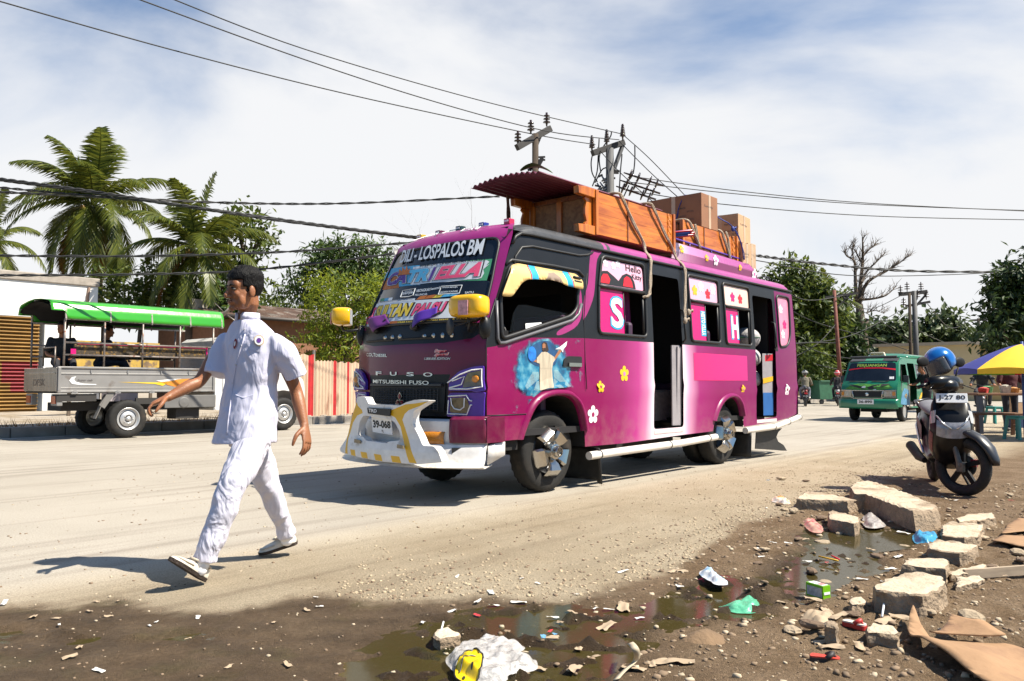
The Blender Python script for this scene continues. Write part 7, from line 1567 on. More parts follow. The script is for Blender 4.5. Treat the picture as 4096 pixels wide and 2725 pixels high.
def motorbike(label,base,hd,c1,scale=1.0,scooter=False,group=None,plate='D 1842'):
 T_=thing('motorbike',label,'motorbike',base,math.atan2(hd[1],hd[0]),group);T_.scale=(scale,)*3
 for nm,x in(('front_wheel',.62),('rear_wheel',-.62)):
  w_=bpy.data.objects.new(nm,None);link(w_);w_.parent=T_;w_.location=(x,0,.29)
  mb=MB();mb.tube([(.25*math.cos(a),0,.25*math.sin(a))for a in[2*PI*k/28 for k in range(28)]],.042,8,closed=True);obj('tyre',mb,rub,w_,smooth=True)
  mb=MB();mb.tube([(.205*math.cos(a),0,.205*math.sin(a))for a in[2*PI*k/24 for k in range(24)]],.014,6,closed=True)
  for k in range(5):a=2*PI*k/5;mb.bar((0,0,0),(.2*math.cos(a),0,.2*math.sin(a)),.022,.03)
  mb.lathe([(.05,-.04),(.05,.04)],12,0,rotm('X',PI/2),cap=True);obj('rim',mb,mat('rim_grey',(.2,.2,.2),rough=.4,metal=.6),w_)
 bm_=mat('bike_%d'%int(c1[0]*1000),c1,rough=.3,coat=.5)
 mb=MB();mb.ell((.12,0,.78),(.26,.13,.12),14,10);mb.ell((-.45,0,.74),(.3,.11,.09),14,8);mb.ell((.55,0,.62),(.18,.055,.05),12,8);mb.ell((-.62,0,.62),(.22,.06,.05),12,8);obj('body',mb,bm_,T_,smooth=True)
 mb=MB();mb.box((-.02,0,.42),(.36,.22,.28));mb.bar((.45,0,.95),(.62,.07,.29),.04);mb.bar((.45,0,.95),(.62,-.07,.29),.04);mb.bar((-.1,.08,.38),(-.62,.09,.29),.05);mb.bar((-.1,-.08,.38),(-.62,-.09,.29),.05);mb.bar((-.62,.1,.33),(-.42,.1,.68),.045);mb.bar((-.62,-.1,.33),(-.42,-.1,.68),.045);obj('engine_frame',mb,mat('engine_dark',(.03,.03,.032),rough=.5,metal=.3),T_,bev=.01)
 mb=MB();mb.tube([(.1,-.12,.35),(-.3,-.14,.30),(-.75,-.16,.42)],[.025,.03,.05],8);obj('exhaust',mb,mat('exhaust_metal',(.25,.24,.23),rough=.35,metal=.8),T_,smooth=True)
 mb=MB();mb.tube([(-.7,0,.84),(-.3,0,.84),(0,0,.80)],[.10,.12,.09],10,flat=.45);obj('seat',mb,rub,T_,smooth=True)
 mb=MB();mb.tube([(.32,.36,1.02),(.44,.2,1.05),(.46,0,1.0),(.44,-.2,1.05),(.32,-.36,1.02)],.016,6)
 for sg in(-1,1):mb.tube([(.42,.22*sg,1.04),(.44,.28*sg,1.2)],.007,5);mb.ell((.42,.29*sg,1.24),(.015,.07,.045),10,6)
 obj('handlebar',mb,rub,T_,smooth=True)
 mb=MB();mb.ell((.60,0,.88),(.08,.09,.09),12,8);obj('headlamp',mb,silver,T_,smooth=True)
 mb=MB();mb.box((-.86,0,.62),(.04,.14,.06));obj('tail_light',mb,red,T_,bev=.01)
 mb=MB();mb.box((-.88,0,.50),(.012,.26,.10));np_=obj('number_plate',mb,rub,T_)
 mb=MB();put_text(mb,plate,lambda x,y:(-.888,.11-x,.47+y),0,0,.22,.06,0,bold=.02);obj('plate_lettering',mb,white,np_)
 return T_
def rider(label,base,hd,shirt_c,tr_c,helmet,scale=1.0,bag=None,shorts=False):
 f=Vector((hd[0],hd[1],0)).normalized();l=Vector((-f.y,f.x,0));B_=Vector(base);P_=lambda a,b_,c:B_+(f*a+l*b_+Vector((0,0,c)))*scale
 return person(label,B_+Vector((0,0,.85*scale)),dict(pel=P_(-.30,0,.93),neck=P_(-.16,0,1.42),head=P_(-.12,0,1.58),rs=P_(-.18,-.19,1.34),ls=P_(-.18,.19,1.34),re=P_(.06,-.30,1.12),le=P_(.06,.30,1.12),rw=P_(.30,-.32,1.06),lw=P_(.30,.32,1.06),rh=P_(-.28,-.1,.90),lh=P_(-.28,.1,.90),rk=P_(.12,-.2,.80),lk=P_(.12,.2,.80),ra=P_(.0,-.18,.40),la=P_(.0,.18,.40)),shirt_c,tr_c,tuple(f),hair=False,helmet=helmet,bag=bag,long_sleeve=True)
hb=(U.x,U.y)
b1=ground_pt(1853,38.5);motorbike('dark red motorbike ridden away down the road beside the minibus',b1,(.30,.95),(.16,.012,.012));rider('motorcyclist in olive shirt and black helmet riding away beside the minibus',b1,(.30,.95),(.16,.14,.10),(.16,.16,.2),(.03,.03,.035))
b2=ground_pt(1928,39.5);motorbike('white and black motorbike ridden away left of the green minivan',b2,(.38,.92),(.35,.35,.36),plate='A 2916');rider('motorcyclist with a backpack and pink helmet left of the green minivan',b2,(.38,.92),(.015,.015,.018),(.02,.02,.03),(.62,.07,.09),bag=(.06,.035,.04))
b3=ground_pt(2262,26);motorbike('small motorbike coming forward behind the market stall',b3,(-.5,-.85),(.4,.4,.42),plate='B 1177');rider('motorcyclist in white helmet and dark jacket behind the market stall',b3,(-.5,-.85),(.02,.02,.022),(.03,.03,.04),(.6,.6,.6))
hdg=Vector((-.34,-.94,0)).normalized();fw_c=Vector((4.20,7.62,0));SO=fw_c-hdg*.63
SC=thing('scooter','black parked scooter with a white front number plate beside the concrete blocks','scooter',SO,math.atan2(hdg.y,hdg.x))
sb=mat('scooter_black',(.006,.006,.007),rough=.3,coat=.12,spec=.25,var=.2);sb2=mat('scooter_matt',(.010,.010,.011),rough=.6,spec=.2);sg_=mat('scooter_grey',(.022,.022,.025),rough=.35,coat=.1)
def wheel2(par,c,M_,nm,wr_=.275):
 w_=bpy.data.objects.new(nm,None);link(w_);w_.parent=par;w_.matrix_local=Matrix.Translation(c)@M_
 mb=MB();mb.tube([((wr_-.043)*math.cos(a),0,(wr_-.043)*math.sin(a))for a in[2*PI*k/48 for k in range(48)]],.048,12,closed=True);obj('tyre',mb,mat('scooter_tyre',(.018,.017,.016),rough=.75,bump=.5,bscale=70,col2=(.06,.05,.04),c2scale=8,c2lo=.5,c2hi=.7),w_,smooth=True)
 mb=MB();mb.tube([(.195*math.cos(a),0,.195*math.sin(a))for a in[2*PI*k/40 for k in range(40)]],.018,8,closed=True)
 for k in range(5):a=2*PI*k/5+.3;mb.bar((0,.0,0),(.19*math.cos(a),0,.19*math.sin(a)),.03,.045)
 mb.lathe([(.045,-.05),(.045,.05)],16,0,rotm('X',PI/2),cap=True);obj('rim',mb,sb2,w_)
 mb=MB();mb.lathe([(.045,0),(.10,0),(.10,.006),(.045,.006)],28,0,TM(0,.055,0)@rotm('X',-PI/2));mb.box((.07,.065,.03),(.05,.03,.07),1);obj('brake_disc',mb,[mat('disc_steel',(.25,.24,.24),rough=.3,metal=.8),mat('caliper_red',(.3,.02,.03))],w_)
 return w_
ST=rotm('Z',.80);piv=Vector((.52,0,0))
SM=Matrix.Translation(piv)@ST@Matrix.Translation(-piv)
wheel2(SC,(SM@Vector((.63,0,.275))),ST,'front_wheel');wheel2(SC,(-.62,0,.275),Matrix(),'rear_wheel')
mb=MB()
for s_ in(-.075,.075):mb.tube([(.655,s_,.27),(.60,s_,.48),(.52,s_,.78)],[.026,.024,.022],10,0,SM);mb.box((.66,s_,.27),(.07,.04,.09),0,SM)
obj('fork',mb,mat('fork_grey',(.12,.11,.10),rough=.5,metal=.5,var=.3,vscale=20),SC,smooth=False,bev=.006)
mb=MB();rings=[]
for a,w_ in((-.5,.02),(-.3,.055),(.2,.075),(.7,.08),(1.2,.075),(1.6,.06),(1.95,.02)):
 c=Vector((.63+.325*math.cos(PI*.32+a*.72-.55),0,.275+.325*math.sin(PI*.32+a*.72-.55)));n_=Vector((c.x-.63,0,c.z-.275)).normalized();rings.append([c+Vector((0,w_*math.cos(q),0))+n_*(.035*math.sin(q))for q in[2*PI*k/12 for k in range(12)]])
mb.loft(rings,0,SM);obj('front_mudguard',mb,sg_,SC,smooth=True)
mb=MB()
secs=[(.30,.33,.12,.16),(.38,.40,.17,.17),(.46,.50,.19,.17),(.52,.62,.19,.16),(.545,.74,.185,.145),(.52,.86,.165,.12),(.47,.95,.12,.09),(.44,.985,.06,.05)]
mb.loft([[(x+d_*math.cos(q)*(1 if math.cos(q)>0 else.45),w_*(abs(math.sin(q))**.75)*(1 if math.sin(q)>0 else-1),z-.10*math.cos(q)*(1 if math.cos(q)>0 else 0))for q in[2*PI*k/28 for k in range(28)]]for x,z,w_,d_ in secs]);AP=obj('front_apron',mb,sb,SC,smooth=True)
def apr(q,lv,off=.004):
 i=min(int(lv),len(secs)-2);f=lv-i;x,z,w_,d_=[a*(1-f)+b_*f for a,b_ in zip(secs[i],secs[i+1])]
 return Vector((x+(d_+off)*math.cos(q),(w_+off)*(abs(math.sin(q))**.75)*(1 if math.sin(q)>0 else-1),z-.10*math.cos(q)))
mb=MB();mb.grid(lambda u,v:apr((u-.5)*1.5,3.15+1.25*v,.006),12,6);obj('headlight',mb,mat('scooter_lamp',(.25,.25,.27),rough=.08,coat=.8,var=.4,vscale=18),AP,smooth=True)
for sg in(-1,1):mb=MB();mb.grid(lambda u,v:apr(sg*(.85+.5*u),4.1+1.0*v-.5*u,.006),6,5);obj('indicator',mb,mat('scooter_indicator',(.45,.43,.40),rough=.1,coat=.8),AP,smooth=True);mb=MB();mb.tube([apr(sg*q,l_,.012)for q,l_ in((.06,3.9),(.4,4.3),(.75,4.7))],.008,6);mb.grid(lambda u,v:apr(sg*(1.0+.45*u),1.4+1.7*v,.004),5,8,1);obj('trim_stripe',mb,[silver,mat('graphic_red_grey',(.16,.05,.05),var=.6,vscale=30)],AP,smooth=True)
mb=MB();mb.box((.612,0,.915),(.012,.27,.095),0,Matrix());NPS=obj('number_plate',mb,white,SC,M=TM(0,0,0)@TM(.60,0,.9)@rotm('Y',-.35)@TM(-.60,0,-.9),bev=.003)
mb=MB();put_text(mb,'J-27 80',lambda x,y:(.620,-.115+x,.888+y),0,0,.23,.055,0,bold=.025);obj('plate_lettering',mb,rub,NPS)
mb=MB();hbp=[(.42,.33,1.02),(.46,.22,1.06),(.50,.1,1.07),(.50,-.1,1.07),(.46,-.22,1.06),(.42,-.33,1.02)];mb.loft([[(x+.05*math.cos(q),y,z+.055*math.sin(q)*(1.3-abs(y)))for q in[2*PI*k/12 for k in range(12)]]for x,y,z in hbp[1:5]],0,SM);mb.tube([hbp[0],hbp[1]],.018,8,0,SM);mb.tube([hbp[4],hbp[5]],.018,8,0,SM);mb.tube([(.50,.2,1.05),(.55,.34,1.0)],.006,5,0,SM);mb.tube([(.50,-.2,1.05),(.55,-.34,1.0)],.006,5,0,SM);mb.ell((.47,0,1.03),(.12,.13,.09),14,10,0,SM);obj('handlebar',mb,sb,SC,smooth=True)
for sg in(-1,1):mb=MB();mb.tube([(.44,.18*sg,1.08),(.45,.24*sg,1.22)],.008,6,0,SM);mb.ell((.44,.27*sg,1.27),(.02,.085,.05),14,10,0,SM@rotm('X',0));obj('side_mirror',mb,sb2,SC,smooth=True)
mb=MB()
mb.loft([[(x,w_*math.cos(q),z+h_*math.sin(q))for q in[2*PI*k/16 for k in range(16)]]for x,z,w_,h_ in((.36,.36,.13,.08),(.15,.31,.17,.07),(-.10,.36,.17,.12),(-.25,.50,.16,.20),(-.5,.60,.15,.16),(-.75,.68,.12,.11),(-.95,.76,.06,.06))]);obj('side_panel',mb,sb,SC,smooth=True)
for sg in(-1,1):mb=MB();mb.grid(lambda u,v:(-.2-.45*u,sg*(.165-.01*u),.46+.16*v+.10*u),6,4);mb.tube([(-.05,sg*.17,.34),(-.3,sg*.18,.47),(-.6,sg*.165,.60),(-.9,sg*.09,.72)],.012,6,1);obj('side_graphic',mb,[mat('graphic_pink_grey',(.12,.06,.075),var=.6,vscale=22),silver],SC,smooth=True)
mb=MB();mb.loft([[(x,w_*math.cos(q),z+h_*math.sin(q))for q in[2*PI*k/16 for k in range(16)]]for x,z,w_,h_ in((-.08,.735,.09,.03),(-.15,.765,.13,.05),(-.45,.80,.14,.055),(-.75,.83,.12,.05),(-.85,.83,.06,.02))]);obj('seat',mb,mat('seat_grey',(.16,.16,.175),rough=.55,bump=.2,bscale=80),SC,smooth=True)
mb=MB();mb.tube([(-.70,.11,.80),(-.9,.13,.86),(-.98,.0,.88),(-.9,-.13,.86),(-.70,-.11,.80)],.018,8);obj('grab_rail',mb,sg_,SC,smooth=True)
mb=MB();mb.box((-.35,0,.33),(.5,.18,.18));mb.tube([(-.2,-.14,.25),(-.5,-.16,.27),(-.9,-.19,.36)],[.03,.05,.055],10);mb.bar((-.15,.14,.25),(-.05,.24,.02),.025);mb.bar((-.05,.12,.22),(-.05,.30,.24),.03);obj('engine',mb,sb2,SC,bev=.01)
mb=MB();mb.grid(lambda u,v:(-.72-.28*u,(v-.5)*.13,.56-.30*u),6,4);obj('rear_mudguard',mb,sb2,SC,smooth=True,solid=.02)
hp=D(2163*1.7378,833*1.7378,7.95);HM=thing('helmet','blue motorcycle helmet hanging on the scooter mirror','helmet',hp-Vector((0,0,.14)))
Mx=Matrix.Translation((0,0,.14))@rotm('Z',math.radians(200))@rotm('X',.25)@rotm('Y',.35)
mb=MB();mb.ell((0,0,0),(.155,.13,.145),30,20);mb.f=[f for f in mb.f if not(sum(mb.v[i][2]for i in f)/len(f)<-.085 or(sum(mb.v[i][0]for i in f)/len(f)>.045 and-.08<sum(mb.v[i][2]for i in f)/len(f)<.035))];mb.m=[0]*len(mb.f);mb.v=[tuple(Mx@Vector(v))for v in mb.v]
hs_=obj('shell',mb,mat('helmet_blue',(.008,.14,.46),rough=.18,coat=.9,var=.1,metal=.3),HM,smooth=True,solid=.014)
mb=MB();mb.ell((0,0,-.01),(.14,.115,.125),20,14,0,Mx);obj('lining',mb,rub,HM,smooth=True)
mb=MB();mb.grid(lambda u,v:Mx@Vector((.172*math.cos((u-.5)*2.3),.145*math.sin((u-.5)*2.3),.05-.15*v)),20,6);obj('visor',mb,mat('visor_smoke',(.10,.10,.11),rough=.05,alpha=.75),HM,smooth=True,solid=.004)
mb=MB();mb.tube([Mx@Vector((.10*math.cos(a)-.03,-.125+.0*a,.05+.02*math.sin(a)))for a in[2*PI*k/14 for k in range(14)]],.006,6,closed=True);mb.tube([Mx@Vector(p)for p in((.05,-.115,.065),(-.02,-.118,.085),(-.1,-.095,.08))],.007,6);obj('helmet_emblem',mb,silver,HM,smooth=True)
UC=PX(2352,792,15.5);UB=Vector((UC.x,UC.y,0));UM=thing('market_umbrella','large market umbrella with blue, yellow, red and green panels','umbrella',UB)
cols=[(.03,.035,.22),(.75,.47,.02),(.62,.015,.01),(.13,.40,.03)]
UO=(3,2,3,0,0,1,0,1)
for k in range(8):
 mb=MB();a0=2*PI*k/8-.45;a1=a0+2*PI/8
 def cone(u,v):
  a=a0+(a1-a0)*u;rr_=1.18*v*(1-.06*math.sin(PI*u)*v);return(rr_*math.cos(a),rr_*math.sin(a),UC.z-.50*v**1.35-(.0 if v<1 else.0)+.03*math.sin(PI*u)*v)
 mb.grid(cone,8,10);e0=[cone(i/8,1)for i in range(9)];mb.add(e0+[(x*1.0,y*1.0,z-.09-.03*math.sin(PI*i/8))for i,(x,y,z)in enumerate(e0)],[(i,i+1,10+i,9+i)for i in range(8)])
 c=cols[UO[k]];obj('panel',mb,mat('umbrella_%d'%UO[k],c,rough=.7,var=.06),UM,smooth=True)
mb=MB();mb.tube([(0,0,0),(0,0,UC.z+.05)],.025,8)
for k in range(8):a=2*PI*k/8+.42;mb.tube([(0,0,UC.z-.02),(1.15*math.cos(a),1.15*math.sin(a),UC.z-.53)],.008,5)
obj('pole',mb,mat('pole_blue',(.02,.06,.25)),UM,smooth=True)
tb_=G(2330*1.7378,1000*1.7378);wdm=mat('old_timber',(.16,.08,.045),rough=.85,var=.3,vscale=6,stretch=(.3,4,4));MT=thing('market_table','dark timber market table loaded with goods under the umbrella','table',tb_+Vector((.2,.5,0)))
mb=MB();mb.box((0,0,.84),(1.7,.8,.05));obj('tabletop',mb,wdm,MT,bev=.01)
for x in(-.78,.78):
 for y in(-.35,.35):mb=MB();mb.box((x,y,.41),(.09,.09,.82));obj('leg',mb,mat('leg_blue',(.015,.022,.045)),MT)
for i,(x,y,c)in enumerate(((-.6,-.2,(.5,.05,.04)),(-.35,.1,(.1,.25,.1)),(-.1,-.15,(.55,.5,.4)),(.2,.05,(.45,.2,.05)),(.5,-.1,(.15,.15,.3)),(.65,.2,(.6,.1,.1)))):
 g_=thing('goods_crate',['red tub of goods at the left end of the market table','green basket on the market table behind the red tub','pale sack of goods near the middle of the market table','orange box of goods right of the pale sack','dark blue crate near the right end of the market table','small red tin at the back right of the market table'][i],'goods',tb_+Vector((.2+x,.5+y,.866)))
 mb=MB();h_=.10+.03*(i%3);mb.lathe([(.0,0),(.10,0),(.13,h_),(.11,h_),(.09,.02),(0,.02)],10 if i%2 else 4,0,rotm('Z',.3*i));mb.ell((0,0,h_*.8),(.10,.10,.05),10,6);obj('tub',mb,mat('goods_%d'%i,c,rough=.6,var=.3,vscale=20),g_)
p_=G(2270*1.7378,1003*1.7378);BN=thing('bench','low brown plank bench left of the market table','bench',p_+Vector((.25,.1,0)),-.12)
mb=MB()
for k in range(3):mb.box((0,-.13+.13*k,.44+.004*k),(.95,.12,.04),0,None)
obj('seat',mb,wdm,BN,bev=.008)
for x in(-.4,.4):mb=MB();mb.bar((x,-.14,0),(x,-.10,.43),.06);mb.bar((x,.14,0),(x,.10,.43),.06);mb.bar((x,-.12,.2),(x,.12,.2),.05);obj('leg',mb,wdm,BN)
for i,(x,y,Y)in enumerate(((2345,1012,0),(2262,945,0))):
 p_=G(x*1.7378,y*1.7378)if i==0 else G(2290*1.7378,975*1.7378);S_=thing('plastic_stool',['teal plastic stool in front of the market table','teal plastic stool standing behind the plank bench'][i],'stool',p_,.3,'teal plastic stools')
 mb=MB();mb.box((0,0,.44),(.30,.30,.03));mb.box((0,0,.41),(.27,.27,.05));obj('seat',mb,mat('stool_teal',(.02,.20,.17),rough=.4),S_,bev=.02)
 for sx_ in(-1,1):
  for sy_ in(-1,1):mb=MB();mb.bar((.17*sx_,.17*sy_,0),(.12*sx_,.12*sy_,.42),.045);obj('leg',mb,MATS['stool_teal'],S_)
p_=G(2348*1.7378,985*1.7378);CBX=thing('cardboard_box','upright brown cardboard box leaning on the market table','box',p_+Vector((.05,.15,.25)),.1)
mb=MB();mb.box((0,0,.33),(.46,.3,.66));obj('carton',mb,card2,CBX,bev=.01);mb=MB();mb.box((-.05,-.153,.45),(.2,.003,.16));obj('paper_label',mb,white,CBX)
mb=MB();mb.box((0,0,.125),(.5,.36,.25));CR=thing('plastic_crate','dark crate under the upright cardboard box','crate',p_+Vector((.05,.15,0)),.1);obj('crate_body',mb,mat('crate_blue',(.02,.04,.10),rough=.6),CR,bev=.01)
pb_=tb_+Vector((.75,1.25,0));person('stall keeper in a dark top standing under the market umbrella',pb_,{k:Vector(v)+pb_ for k,v in dict(pel=(0,0,.9),neck=(0,0,1.4),head=(0,-.02,1.56),ls=(.19,0,1.33),rs=(-.19,0,1.33),le=(.27,-.05,1.06),re=(-.27,-.05,1.06),lw=(.2,-.25,.95),rw=(-.2,-.25,.95),lh=(.1,0,.88),rh=(-.1,0,.88),lk=(.1,-.02,.48),rk=(-.1,-.02,.48),la=(.1,0,.09),ra=(-.1,0,.09)).items()},(.07,.012,.014),(.02,.02,.03),(-.4,-.9))
# ================================================================ poles and wires
steel=mat('pole_concrete',(.075,.075,.078),rough=.7,var=.15,vscale=4);woodp=mat('pole_wood',(.055,.038,.025),rough=.9,var=.3,vscale=6,stretch=(4,4,.4),bump=.3);arm_m=mat('crossarm_grey',(.03,.027,.026),rough=.7,var=.3);ins=mat('insulator_dark',(.03,.015,.012),rough=.2,coat=.5);insg=mat('insulator_grey',(.12,.135,.155),rough=.25,coat=.4);wirem=mat('wire_black',(.012,.012,.013),rough=.6)
def insulator(par,OF,p,h=.30,m_=None,d=(0,0,1),n=4,r=.075):
 mb=MB();prof=[(.018,0)]
 for k in range(n):z=h*(.25+.7*k/n);prof+=[(.03,z),(r*(1-.08*k),z+h*.03),(r*.9*(1-.08*k),z+h*.08),(.03,z+h*.10)]
 prof+=[(.03,h),(0,h)];mb.lathe(prof,12,0,align(p,d));obj('insulator',mb,m_ or ins,par,M=OF,smooth=True)
def pole_thing(name,label,B_,top,r,m_):
 T_=thing(name,label,'utility pole',B_);OF=TM(-B_.x,-B_.y,-B_.z);mb=MB();mb.tube([B_,top],[r*1.3,r],14);obj('pole',mb,m_,T_,M=OF,smooth=True);return T_,OF
def zp(x,y):return(1850+x/2.946,450+y/2.946)
Y1=20.0;q1=lambda x,y,dY=0:D(*zp(x,y),Y1+dY)
tp=q1(858,255);T_,OF=pole_thing('utility_pole','wooden utility pole with a tilted crossarm rising behind the maroon sheet',Vector((tp.x,Y1,0)),tp,.08,woodp)
a_=q1(640,415,-.3);b_=q1(1035,190,.3);mb=MB();mb.bar(a_,b_,.13,.16);obj('crossarm',mb,arm_m,T_,M=OF,bev=.01)
for p in(q1(652,385,-.25),q1(805,255,0),q1(992,165,.25)):insulator(T_,OF,p,.36,n=3,r=.10)
mb=MB();mb.bar(q1(880,390),q1(920,290,.1),.04);mb.bar(q1(850,560),q1(800,690),.05);mb.bar(q1(880,650),q1(940,540),.10);mb.bar(q1(845,530),q1(975,525),.04);mb.bar(q1(850,565),q1(975,560),.04);mb.bar(q1(800,605),q1(860,605),.04);mb.bar(q1(800,630),q1(860,630),.04);mb.bar(q1(770,685),q1(900,610),.05);mb.bar(q1(900,650),q1(925,560),.06);obj('bracket',mb,arm_m,T_,M=OF)
Y2=23.0;q2=lambda x,y,dY=0:D(*zp(x,y),Y2+dY)
tp=q2(1735,425);T_,OF=pole_thing('utility_pole','grey concrete utility pole with insulator strings behind the minibus roof load',Vector((tp.x,Y2,0)),tp,.115,steel)
mb=MB();mb.bar(q2(1530,482,-.2),q2(1900,355,.3),.15,.17);obj('crossarm',mb,arm_m,T_,M=OF,bev=.01);mb=MB();mb.bar(q2(1780,680),q2(1890,385,.3),.09,.09);obj('brace',mb,steel,T_,M=OF)
for x,y in((1525,470),(1700,400),(1888,335)):insulator(T_,OF,q2(x,y),.5,n=7,r=.09)
for i,(p,d)in enumerate((((1630,730),(.55,0,-.9)),((1585,830),(.5,0,-.9)),((1620,820),(.5,0,-.8)))):insulator(T_,OF,q2(*p),.62,insg,d,6,.10)
for p in((1900,710),(1860,800),(1810,870)):
 c=q2(*p);e=c+Vector((1.15,-.2,-.45));insulator(T_,OF,c,.7,ins,e-c,2,.17);insulator(T_,OF,c.lerp(e,.5),.6,ins,e-c,2,.17)
mb=MB();mb.bar(q2(1700,690),q2(1850,690),.05);mb.bar(q2(1700,712),q2(1840,715),.05);mb.bar(q2(1690,780),q2(1800,775),.05);mb.bar(q2(1600,760),q2(1650,735),.05);mb.tube([q2(1560,860),q2(1700,890),q2(1760,880)],.03,6);obj('bracket',mb,arm_m,T_,M=OF)
def drop(pts,dY=0):return[q2(x,y,dY)for x,y in pts]
for pts in([(1530,500),(1515,600),(1530,720),(1590,820)],[(1610,310),(1600,480),(1585,700),(1530,870)],[(1755,230),(1740,290),(1650,420),(1610,540),(1630,710)],[(1710,560),(1705,640),(1640,680),(1560,830)],[(2030,390),(2030,560),(2010,720),(1960,800)],[(1880,490),(1860,700),(1845,960)],[(1960,860),(1900,990)]):
 mb=MB();mb.tube(smooth_poly([tuple(p)for p in drop(pts)],5,False),.02,5);obj('jumper_wire',mb,wirem,T_,M=OF,smooth=True)
def PPX(x,y,Y):return PX(x,y,Y)
t_=PX(1920,668,42);T_,OF=pole_thing('utility_pole','slim reddish utility pole among the trees left of the minivan',Vector((PX(1937,900,42).x,42,0)),t_,.085,mat('pole_red',(.16,.05,.035),rough=.8,var=.3))
mb=MB();mb.bar(PX(1900,685,42),PX(1975,675,42),.12);mb.bar(PX(1920,715,42),PX(1955,680,42),.06);obj('crossarm',mb,arm_m,T_,M=OF)
mb=MB();mb.tube([PX(1945+4*math.cos(a),683+5*math.sin(a),42)for a in[2*PI*k/8 for k in range(8)]],.06,6,closed=True);obj('cable_coil',mb,wirem,T_,M=OF)
t_=PX(2104,670,48);T_,OF=pole_thing('utility_pole','tall grey utility pole with a double crossarm above the minivan',Vector((PX(2112,900,48).x,48,0)),t_,.135,steel)
mb=MB();mb.bar(PX(2070,678,48),PX(2133,672,48),.22);mb.bar(PX(2085,705,48),PX(2140,695,48),.15);mb.bar(PX(2108,705,48),PX(2130,680,48),.1);obj('crossarm',mb,arm_m,T_,M=OF)
for x,y in((2073,680),(2088,672),(2120,672),(2132,690),(2080,708),(2112,690)):insulator(T_,OF,PX(x,y,48),.6,n=3,r=.17)
t_=PX(2093,675,47);T_,OF=pole_thing('utility_pole','thin dark utility pole close against the tall grey pole',Vector((PX(2098,900,47).x,47,0)),t_,.08,woodp)
t_=PX(2252,733,85);T_,OF=pole_thing('utility_pole','small distant utility pole with a wide crossarm above the yellow building',Vector((PX(2256,900,85).x,85,0)),t_,.14,woodp)
mb=MB();mb.bar(PX(2233,738,85),PX(2270,736,85),.22);mb.bar(PX(2252,752,85),PX(2235,740,85),.1);mb.bar(PX(2252,752,85),PX(2268,738,85),.1);obj('crossarm',mb,arm_m,T_,M=OF)
wg=None
def wire(label,pts,r=.02,group=None,twist=0):
 P=[PX(*p)for p in pts];base=P[0];T_=thing('wire',label,'wire',base,0,group);OF=TM(-base.x,-base.y,-base.z);S_=smooth_poly([tuple(p)for p in P],24 if twist else 8,False)
 if twist:
  for k in range(twist):
   mb=MB();mb.tube([(x+r*1.1*math.cos(i*.9+k*2*PI/twist),y,z+r*1.1*math.sin(i*.9+k*2*PI/twist))for i,(x,y,z)in enumerate(S_)],r,5);obj('strand',mb,wirem,T_,M=OF,smooth=True)
 else:
  mb=MB();mb.tube(S_,r,5);obj('strand',mb,wirem,T_,M=OF,smooth=True)
 return T_
g1='three high power lines crossing the sky from the left'
wire('lowest of the three high power lines from the upper left',[(-40,-8,13),(400,116,15),(800,217,17.5),(1222,308,20),(1370,333,23)],.013,g1)
wire('middle one of the three high power lines from the upper left',[(280,-16,13),(700,137,16),(1000,234,18.2),(1258,302,20),(1425,322,23)],.013,g1)
wire('highest of the three high power lines from the upper left',[(360,-17,14),(700,113,17),(1100,230,20),(1433,309,23.2)],.013,g1)
for i,(pts,lab)in enumerate((([(1375,340,23),(1420,390,22),(1480,445,21),(1540,495,20)],'left of the three lines sloping down right from the concrete pole'),([(1425,325,23),(1500,400,22),(1590,480,21)],'middle of the three lines sloping down right from the concrete pole'),([(1436,312,23),(1500,370,22),(1600,475,21)],'right of the three lines sloping down right from the concrete pole'))):wire(lab,pts,.013,'lines sloping down from the concrete pole')
g2='lines from the concrete pole to the right edge'
wire('top line from the concrete pole to the right edge',[(1460,407,23),(1700,440,24),(2000,468,25),(2400,488,26)],.014,g2)
wire('second line from the concrete pole to the right edge',[(1452,420,23),(1700,447,24),(2000,471,25.2),(2400,486,26.5)],.014,g2)
wire('lowest line from the concrete pole to the right edge',[(1440,437,23),(1660,470,24),(2000,497,25),(2400,507,26)],.014,g2)
g3='black cable bundle sagging across the palms'
wire('thick bundled black cable sagging across the palms towards the minibus',[(-40,408,15),(200,440,15.6),(450,478,16.4),(700,514,17.3),(940,545,18),(1080,563,18.4)],.022,g3,3)
wire('slack cable just under the thick bundled cable',[(-40,428,15),(150,446,15.5),(400,470,16.2),(640,508,17),(930,542,17.9),(1080,560,18.3)],.014,g3,2)
wire('cable crossing from the left edge behind the maroon sheet',[(-40,440,15.2),(200,452,16),(530,467,18),(800,468,19),(1150,452,20)],.016,g3,2)
g4='twisted service cables in front of the palms'
wire('upper twisted service cable in front of the palms',[(-40,588,14),(300,590,15),(650,580,16),(1000,554,17),(1080,548,17.3)],.014,g4,2)
wire('lower twisted service cable in front of the palms',[(-40,634,14),(300,632,15),(600,620,16),(1000,572,17),(1080,560,17.3)],.014,g4,2)
g5='tangled street cables on the right'
wire('heavy sagging cable over the trees on the right',[(1690,580,27.5),(1755,590,28),(1900,608,30),(2100,624,32),(2400,626,34)],.03,g5,2)
wire('thin straight cable just under the heavy sagging cable',[(1690,590,27.5),(1760,603,28),(1950,634,30),(2200,632,33),(2400,620,34)],.018,g5)
rw_=random.Random(4)
